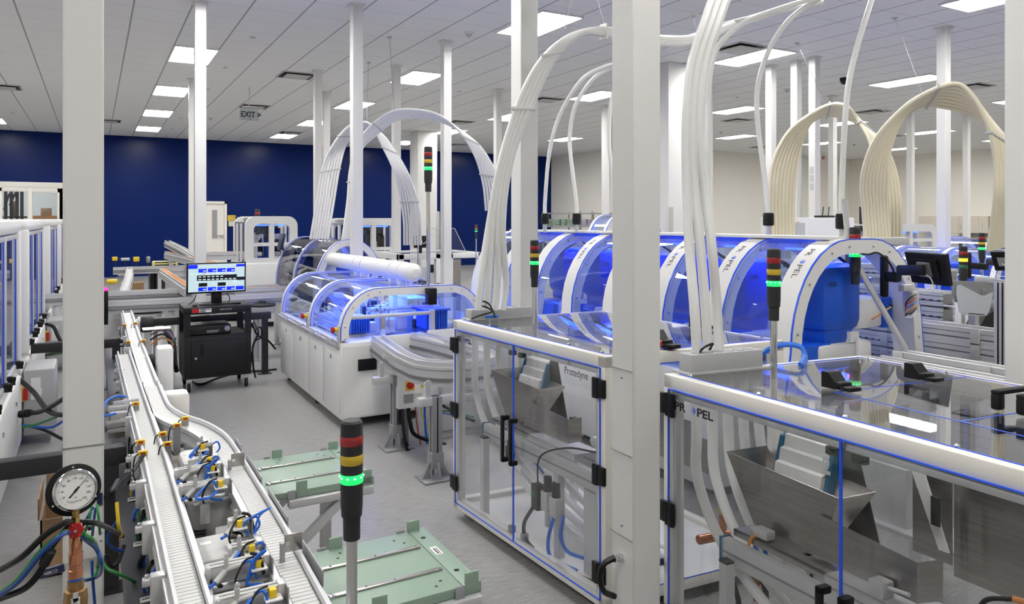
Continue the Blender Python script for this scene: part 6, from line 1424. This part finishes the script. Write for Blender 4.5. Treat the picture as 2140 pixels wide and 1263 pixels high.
for P, m_, lb in ((((1818, 600, 5.9), (1830, 615, 5.9), (1848, 632, 5.9), (1866, 640, 5.9)), 'black', 'thin black cable sagging across the stacked rail conveyor'), (((1822, 668, 5.8), (1840, 655, 5.8), (1862, 642, 5.8)), 'yellow', 'yellow tipped cable across the stacked rail conveyor'), (((1822, 668, 5.75), (1835, 660, 5.75), (1850, 648, 5.75)), 'orange', 'orange wire beside the yellow tipped cable')):
    cable([D(*p) for p in P], .006, m_, lb, k=6)
# ---------------------------------------------------------------- far right background
a = Yp(1648, 455, 8.6); b = Yp(1788, 500, 8.6)
t = thing('white_analyser', 'white box shaped machine with grey front panel under the pair of pale poles', 'machine', ((a.x+b.x)/2, 9, 0))
obj('body', MB().box(a.x+.35, b.x, 8.62, 9.3, .0, a.z, .02).box(a.x, a.x+.45, 8.55, 9.2, .0, a.z, .01), 'white', t); obj('front_panel', MB().box(a.x+.03, a.x+.34, 8.54, 8.55, 1.6, a.z-.09), 'lgrey', t); obj('label', MB().box(a.x+.14, a.x+.19, 8.535, 8.55, a.z-.085, a.z-.07), 'yellow', t)
t = thing('router', 'black wireless router with two antennas on the white box machine', 'router', (b.x-.45, 8.9, a.z)); obj('case', MB().box(b.x-.62, b.x-.3, 8.8, 9., a.z, a.z+.04, .006), 'black', t)
for x in (b.x-.52, b.x-.36): obj('antenna', MB().bar((x, 8.9, a.z+.03), (x+.03, 8.9, a.z+.2), .012, .012), 'black', t)
def glazed_bench(u0, u1, vt, vb, y, label):
    far_machine(u0, u1, vt, vb, y, label, 1.2, 'glazed bench machines at the back right')
far_machine(1850, 1958, 472, 525, 9.6, 'white glazed bench machine between the cream hose arch and the tall pole', 1.2, 'glazed bench machines at the back right')
cab_y = 12.5
for i, (u0, u1) in enumerate(((1920, 1962), (1988, 2020), (2026, 2066), (2068, 2108))):
    a = Xp(u0, 452, XR-.6); b = Xp(u1, 488, XR-.6)
    t = thing('wall_cabinet', 'beige wall cabinet on the white wall, %s from the left' % ('first', 'second', 'third', 'fourth')[i], 'cabinet', (XR-.3, (a.y+b.y)/2, b.z), 'beige wall cabinets at the right')
    obj('carcass', MB().box(XR-.6, XR-.001, b.y, a.y, b.z, a.z), 'ltan', t)
    obj('door', MB().box(XR-.62, XR-.6, b.y+.02, (a.y+b.y)/2-.005, b.z+.01, a.z-.01).box(XR-.62, XR-.6, (a.y+b.y)/2+.005, a.y-.02, b.z+.01, a.z-.01), 'ltan', t); obj('handle', MB().box(XR-.65, XR-.62, b.y+.25, b.y+.29, b.z+.15, b.z+.45), 'alu', t)
a = Xp(2000, 500, XR-.7); b = Xp(2108, 520, XR-.7)
t = thing('bench', 'dark bench with instruments below the beige wall cabinets', 'table', (XR-.4, (a.y+b.y)/2, 0)); obj('top', MB().box(XR-.8, XR-.01, b.y, a.y, 1.3, 1.36), 'dark', t); obj('carcass', MB().box(XR-.75, XR-.01, b.y+.1, a.y-.1, 0, 1.3), 'navy', t)
c = Xp(2100, 505, XR-.8); t = thing('laptop', 'laptop with a blue screen on the dark bench at the right edge', 'computer', (c.x, c.y, 1.36)); obj('base', MB().box(c.x-.1, c.x+.3, c.y-.3, c.y+.3, 1.36, 1.39), 'black', t); obj('screen_lid', MB().box(c.x+.3, c.x+.33, c.y-.3, c.y+.3, 1.39, 1.56), 'black', t); obj('screen', MB().box(c.x+.295, c.x+.3, c.y-.27, c.y+.27, 1.41, 1.54), 'scrB', t)
solo('bench_printer', MB().box(XR-.7, XR-.3, a.y-2.2, a.y-1.5, 1.36, 1.62, .03), 'black', 'black instrument on the dark bench below the beige wall cabinets', 'printer')
# wire shelving with green and lilac tray stacks in front of the pale wall
yS = 17.2; a = Yp(1157, 446, yS); b = Yp(1284, 446, yS); zlow = Yp(1157, 474, yS).z; zt = a.z
t = thing('wire_shelving', 'steel wire shelving with stacked trays by the grey white wall', 'shelf', ((a.x+b.x)/2, yS+.3, 0))
f = MB()
xs = [a.x+(b.x-a.x)*k for k in (0, .42, .62, .83, 1)]
for x in xs:
    for y in (yS, yS+.55): f.cyl((x, y, 0), (x, y, zt+.06), .02, None, 8)
for z in (zt, zlow, .9):
    f.box(a.x, b.x, yS-.01, yS+.57, z-.02, z+.02)
obj('frame', f, 'aluD', t)
k = 0
for u0, u1, m_, nm in ((1162, 1172.5, 'green', 'green'), (1174, 1185, 'green', 'green'), (1186.5, 1202, 'green', 'green'), (1209, 1215, 'lilac', 'lilac'), (1217, 1228, 'lilac', 'lilac'), (1230, 1241, 'lilac', 'lilac'), (1251, 1254, 'lyellow', 'yellow'), (1271, 1280, 'lyellow', 'yellow')):
    x0, x1 = Yp(u0, 470, yS).x, Yp(u1, 470, yS).x; tot = Yp(1162, 458, yS).z-zlow-.02
    for j in range(4):
        o = solo('stacked_tray', MB().box(x0, x1, yS+.05, yS+.5, zlow+.02+tot*j/4, zlow+.02+tot*(j+.75)/4, .015).box(x0+.03, x1-.03, yS+.08, yS+.47, zlow+.02+tot*(j+.75)/4, zlow+.02+tot*(j+1)/4), m_, '%s tray on the wire shelving, %s of stack %d from the left' % (nm, ('bottom', 'second', 'third', 'top')[j], k+1), 'tray', 'stacked trays on the wire shelving')
    k += 1
# guarded table in front of the column
yT = 12.6; a = Yp(833, 523, yT); b = Yp(1010, 523, yT); zt = Zp(915, 527, 1.6); zz = Yp(915, 530, yT).z
t = thing('guarded_table', 'white framed glazed table machine under the small stack lights in the back', 'table', ((a.x+b.x)/2, yT+.6, 0))
f = MB()
for x in (a.x, (a.x+b.x)/2-.12, (a.x+b.x)/2+.12, b.x-.1): f.box(x, x+.1, yT, yT+.1, .1, zz)
f.box(a.x, b.x, yT, yT+.1, zz-.1, zz, .01).box(a.x, b.x, yT+1.4, yT+1.5, zz-.1, zz).box(a.x, a.x+.1, yT, yT+1.5, zz-.1, zz).box(b.x-.1, b.x, yT, yT+1.5, zz-.1, zz).box(a.x, b.x, yT, yT+.1, .1, .2)
obj('frame', f, 'white', t); obj('top', MB().box(a.x+.1, b.x-.1, yT+.1, yT+1.4, zz-.03, zz-.02), 'acryB', t); obj('pane', MB().box(a.x+.1, (a.x+b.x)/2-.12, yT+.03, yT+.04, .2, zz-.1), 'acrylic', t)
obj('steel_panel', MB().box((a.x+b.x)/2+.22, b.x-.45, yT+.05, yT+.06, .2, zz-.12), 'steel', t); obj('foot', MB().box(a.x+.2, b.x-.2, yT+.2, yT+1.3, 0, .12), 'dark', t)
g = MB()
for h in (0, 1): g.box((a.x+b.x)/2-.2-.05+.30*h, (a.x+b.x)/2-.13-.05+.30*h, yT-.03, yT, zz-.35, zz-.2, .01)
g.box(a.x-.01, a.x+.06, yT-.03, yT, zz-.3, zz-.18, .01); obj('hinge', g, 'black', t)
obj('isolator', MB().lathe((a.x+(b.x-a.x)*.40, yT+.03, zz-.85), (0, -1, 0), [(0, .09), (.03, .09)], 14), 'yellow', t); obj('isolator_knob', MB().lathe((a.x+(b.x-a.x)*.40, yT+.0, zz-.85), (0, -1, 0), [(0, .05), (.05, .05)], 12), 'red', t)
obj('inner_panel', MB().box(a.x+.15, (a.x+b.x)/2-.1, yT+.1, yT+.15, .2, zz-.25), 'white', t)
p = Yp(866, 493, yT+.2); q = Yp(898, 518, yT+.2)
t = thing('screen_terminal', 'black screen on the guarded table beside the pink lit stack light', 'monitor', ((p.x+q.x)/2, yT+.25, zz)); obj('housing', MB().box(p.x, q.x, yT+.2, yT+.25, q.z, p.z, .01), 'black', t); obj('stand', MB().box(p.x+.1, p.x+.16, yT+.22, yT+.26, zz, q.z), 'black', t); obj('cable', MB().tube(spline([(p.x, yT+.19, q.z+.15), (p.x+.1, yT+.18, q.z+.2), (p.x+.15, yT+.18, q.z+.1), ((p.x+q.x)/2+.03, yT+.18, q.z+.08), (q.x-.05, yT+.18, q.z+.15)], 5), .006, 6), 'paper', t)
p = Yp(898, 478, yT+.3); q = Yp(962, 522, yT+.3)
t = thing('splash_guard', 'clear slanted acrylic guard standing on the guarded table', 'guard', ((p.x+q.x)/2, yT+.5, zz)); obj('pane', MB().prism([(p.x, yT+.3, zz), (p.x, yT+.3, p.z), (q.x-.12, yT+.3, p.z), (q.x+.12, yT+.3, zz)], (0, .01, 0)), 'acrylic', t); obj('pane_edge', MB().tube([(p.x, yT+.3, p.z), (q.x-.12, yT+.3, p.z), (q.x+.12, yT+.3, zz)], .008, 6), 'lgrey', t)
# low grey cabinets standing against the square columns
for u0, u1, vt, d, lb in ((871, 878, 442, 17.2, 'narrow grey conduit box on the left face of the far square column'), (910, 917, 442, 16.8, 'narrow grey conduit box on the right face of the far square column'), (1388, 1404, 433, 11.5, 'grey conduit box on the near square column')):
    p = D(u0, vt, d); q = D(u1, vt, d); solo('conduit_box', MB().box(p.x, q.x, p.y-.1, p.y, 0, p.z, .01), 'lgrey', lb, 'box')
# ---------------------------------------------------------------- hoses hanging from the ceiling
def bundle(name, tubes, r, m, label, cat='hose', group=None, clamps=(), wires=(), clampm='lgrey', k=9):
    allp = [p for tt in tubes for p in tt]; b = min(allp, key=lambda p: p.z)
    t = thing(name, label, cat, b, group)
    cv = [spline(tt, 9) for tt in tubes]
    for c_ in cv: obj('hose', MB().tube(c_, r, k), m, t)
    for f in clamps:
        P = [c_[int(f*(len(c_)-1))] for c_ in cv]; T_ = (cv[0][min(int(f*(len(cv[0])-1))+1, len(cv[0])-1)]-cv[0][int(f*(len(cv[0])-1))-1]).normalized()
        e = (P[-1]-P[0]); L = e.length
        if L < 1e-3: e = T_.cross(V((0, 1, 0)))
        e.normalize(); up = T_.cross(e)
        obj('clamp', MB().bar(P[0]-e*(r*1.6), P[-1]+e*(r*1.6), .022, r*2.6, up, .003), clampm, t)
    for p, q in wires: obj('hanger_wire', MB().cyl(p, q, .004, None, 5), 'aluD', t); obj('ceiling_hook', MB().lathe(q, (0, 0, -1), [(0, .05), (.01, .05), (.03, .02)], 10), 'lgrey', t)
    return t
def interp(C, n, side, width):
    """n tubes either side of a centre line; side/width give the flat ribbon direction at each point"""
    out = []
    for i in range(n):
        f = (i/(n-1)-.5) if n > 1 else 0
        out.append([c+s*(w*f) for c, s, w in zip(C, side, width)])
    return out
def up_to_ceiling(p, du=0, dv=0):
    return (p, V((p.x+du, p.y+dv, ZC)))
# four hoses of the first hopper cabinet, gathered into one thick bundle
A4 = []
for i, (u0, u1, u2) in enumerate(((1000, 1022, 1046), (1015, 1030, 1052), (1034, 1041, 1058), (1050, 1050, 1066))):
    A4.append([D(u0, 648, 5.35+.05*i), D(u0+4+i, 590, 5.35+.05*i), D(u1, 470, 5.4), D(u2, 340, 5.4), D(1085+i*9, 215, 5.4), D(1130+i*9, 130-i*2, 5.4), D(1190+i*7, 78-i*2, 5.4), D(1262, 62+i*3, 5.5), D(1330, 72+i*4, 5.9), D(1400, 80+i*4, 6.3), D(1458, 75+i*3, 6.8), D(1560, 40+i*2, 7.4), D(1680, 5, 8)])
bundle('hose_bundle', A4, .026, 'hose', 'thick bundle of white hoses curving up from the first hopper cabinet', group='white feed hoses', clamps=(.33, .44, .585), clampm='white',
       wires=((D(1181, 62, 5.3), D(1195, -10, 5.6)), (D(1265, 62, 5.5), D(1245, -10, 5.8)), (D(1458, 70, 6.8), D(1448, 30, 7.1))))
# three hoses of the nearest hopper cabinet, leaving the frame at the top
B3 = []
for i, (u0, u1, u2) in enumerate(((1457, 1436, 1434), (1480, 1452, 1448), (1504, 1474, 1462))):
    B3.append([D(u0, 742, 3.62+.06*i), D(u0-6, 640, 3.62+.06*i), D(u0-16, 520, 3.7), D(u1, 400, 3.75), D(u2, 290, 3.75), D(u2+3, 210, 3.75), D(1447+i*14, 130, 3.75), D(1472+i*14, 50, 3.75), D(1500+i*14, -20, 3.8), D(1560+i*10, -90, 4.0)])
bundle('hose_bundle', B3, .025, 'hose', 'three white hoses rising from the nearest hopper cabinet past the top edge', group='white feed hoses')
B2_ = [[D(1446, 330, 3.72), D(1445, 230, 3.72), D(1456, 140, 3.72), D(1482, 55, 3.75), D(1514, -20, 3.8)], [D(1478, 330, 3.8), D(1470, 230, 3.8), D(1482, 140, 3.8), D(1508, 55, 3.8), D(1540, -20, 3.85)]]
# single hoses ending in black sockets on the tunnel tops
def single(P, r, label, socket=None, post=None):
    tt = spline([D(*p) for p in P], 9); b = tt[0]
    t = thing('feed_hose', label, 'hose', b if post is None else V((b.x, b.y, post)), 'single white hoses'); obj('hose', MB().tube(tt, r, 9), 'hose', t)
    if socket:
        obj('socket', MB().lathe(b+V((0, 0, .03)), (0, 0, -1), [(0, r*1.9), (.02, r*2.1), (.11, r*2.1), (.12, r*1.7)], 14), 'black', t)
        obj('stem', MB().cyl(b-V((0, 0, .09)), (b.x, b.y, post), r*.9, None, 12), 'alu', t)
single(((1139, 452, 8.3), (1139, 420, 8.3), (1148, 320, 8.2), (1170, 240, 8.1), (1215, 168, 7.9), (1262, 140, 7.7), (1310, 128, 7.6), (1370, 102, 7.5), (1420, 85, 7.4), (1500, 55, 7.3), (1600, 30, 7.2), (1720, 5, 7.2)), .022, 'outer one of the thin pair of white hoses left of the foreground post', 1, 2.05)
single(((1205, 452, 8.), (1204, 420, 8.), (1193, 330, 8.), (1191, 280, 8.), (1203, 220, 7.9), (1240, 165, 7.8), (1280, 143, 7.7), (1330, 125, 7.6), (1400, 95, 7.5)), .022, 'inner one of the thin pair of white hoses left of the foreground post', 1, 2.05)
single(((1284, 470, 8.4), (1281, 380, 8.4), (1273, 300, 8.4), (1277, 215, 8.4), (1300, 150, 8.3), (1340, 120, 8.2)), .022, 'white hose half hidden along the left side of the foreground post')
single(((1606, 452, 6.9), (1604, 425, 6.9), (1594, 340, 6.9), (1583, 250, 6.9), (1584, 180, 6.9), (1605, 110, 6.8), (1640, 52, 6.7), (1690, 10, 6.7), (1760, -25, 6.8)), .024, 'white hose dropping to the black socket left of the cream arches', 1, 2.05)
single(((1759, 455, 5.75), (1759, 400, 5.75), (1765, 270, 5.7), (1773, 180, 5.7), (1788, 110, 5.7), (1812, 30, 5.7), (1835, -40, 5.8)), .022, 'white hose dropping to the black socket on the near arch', 1, 2.05)
single(((1478, 470, 6.4), (1480, 330, 6.3), (1481, 200, 6.3), (1488, 130, 6.3), (1510, 85, 6.3), (1560, 45, 6.4), (1640, 15, 6.5), (1740, -15, 6.6)), .024, 'white hose rising just behind the near three hose bundle')
# flat cream coloured hose arches
def flat_arch(C, n, r, m, label, group, widths, wdir, clamps, wires, clampm='lgrey', twist=None):
    Cc = [D(*p) for p in C]
    side = [V(w).normalized() for w in wdir]
    return bundle('hose_arch', interp(Cc, n, side, widths), r, m, label, 'hose', group, clamps, wires, clampm)
e1 = (cs, -sn, 0); 
def wd(*a): return [tuple(V((cs*x+sn*y, -sn*x+cs*y, z))) for x, y, z in a]   # (right, away, up) in the hall
CR = ((1633, 497, 9.4), (1633, 420, 9.3), (1640, 345, 9.2), (1662, 285, 9.1), (1698, 245, 9.), (1735, 230, 8.9), (1772, 236, 8.8), (1806, 262, 8.8), (1836, 305, 8.7), (1850, 360, 8.7), (1856, 430, 8.7), (1856, 500, 8.8))
flat_arch(CR, 8, .021, 'cream', 'smaller cream hose arch behind the single white hoses', 'cream hose arches', (.34, .34, .33, .28, .24, .24, .28, .3, .3, .3, .3, .3), wd((1, .2, 0), (1, .2, 0), (1, .2, -.1), (.8, .5, -.3), (.3, .9, -.35), (.25, .9, -.45), (.5, .8, -.5), (.8, .5, -.45), (.9, .4, -.35), (1, .2, -.2), (1, .1, 0), (1, .1, 0)), (.45, .66), ((D(1732, 229, 8.9), Zp(1666, 90, ZC)),))
CR = ((1834, 500, 7.6), (1829, 440, 7.6), (1828, 370, 7.5), (1845, 300, 7.4), (1885, 240, 7.3), (1930, 208, 7.2), (1985, 200, 7.1), (2040, 222, 7.0), (2085, 275, 6.9), (2105, 340, 6.9), (2104, 400, 6.9), (2092, 455, 7.), (2082, 520, 7.1))
flat_arch(CR, 8, .022, 'cream', 'larger cream hose arch at the right edge', 'cream hose arches', (.25, .25, .26, .26, .26, .26, .32, .36, .36, .3, .24, .2, .2), wd((1, .1, 0), (1, .1, 0), (1, .1, -.1), (.8, .5, -.25), (.4, .8, -.3), (.15, .9, -.4), (.15, .8, -.55), (.6, .6, -.5), (.8, .4, -.45), (.9, .3, -.2), (1, .2, 0), (1, .3, .2), (1, .3, .2)), (.45, .70), ((D(1930, 203, 7.2), Zp(1870, 37, ZC)), (D(2100, 280, 6.9), Zp(2130, 140, ZC))))
for u, v, y, w_ in ((1641, 497, 9.4, .36), (1836, 502, 7.6, .3)):
    c = D(u, v, y); solo('hose_tray', MB().box(c.x-w_*.7, c.x+w_*.7, c.y-.2, c.y+.2, c.z-.04, c.z+.03, .004).box(c.x-.05, c.x+.05, c.y-.05, c.y+.05, 0, c.z-.04), 'alu', 'metal tray under the foot of the %s cream hose arch' % ('smaller' if u < 1700 else 'larger'), 'tray')
# flat white hose arches in front of the blue wall
CR = ((667, 500, 12.), (680, 420, 12.), (692, 350, 12.), (708, 305, 12.), (735, 272, 12.), (766, 263, 12.), (790, 275, 12.), (815, 315, 12.1), (838, 360, 12.2), (853, 410, 12.4), (861, 460, 12.6), (862, 512, 12.8))
flat_arch(CR, 7, .020, 'hose', 'lower white hose arch left of the square column', 'flat white hose arches', (.28, .28, .28, .28, .26, .24, .24, .24, .24, .26, .28, .28), wd((1, 0, 0), (1, 0, .1), (1, .1, .2), (.7, .6, .3), (.4, .8, -.1), (.3, .8, -.4), (.5, .7, -.4), (.8, .5, -.35), (.9, .4, -.2), (1, .2, 0), (1, 0, 0), (1, 0, 0)), (.18, .33, .64, .84), ((D(766, 262, 12.), Zp(770, 130, ZC)),))
CR = ((722, 512, 11.3), (733, 420, 11.3), (737, 365, 11.3), (748, 315, 11.3), (775, 278, 11.3), (822, 243, 11.3), (875, 238, 11.4), (930, 252, 11.5), (980, 290, 11.6), (1010, 335, 11.7), (1028, 385, 11.8), (1034, 440, 12.))
flat_arch(CR, 7, .020, 'hose', 'taller white hose arch reaching to the thick hose bundle', 'flat white hose arches', (.14, .12, .12, .14, .2, .2, .2, .22, .24, .26, .28, .28), wd((.6, .8, 0), (.6, .8, 0), (.6, .8, 0), (.6, .7, .3), (.5, .8, -.3), (.25, .8, -.5), (.3, .8, -.5), (.5, .7, -.5), (.8, .4, -.4), (.9, .3, -.3), (1, .1, -.1), (1, 0, 0)), (.16, .40, .74, .88), ((D(824, 240, 11.3), Zp(814, 77, ZC)),))
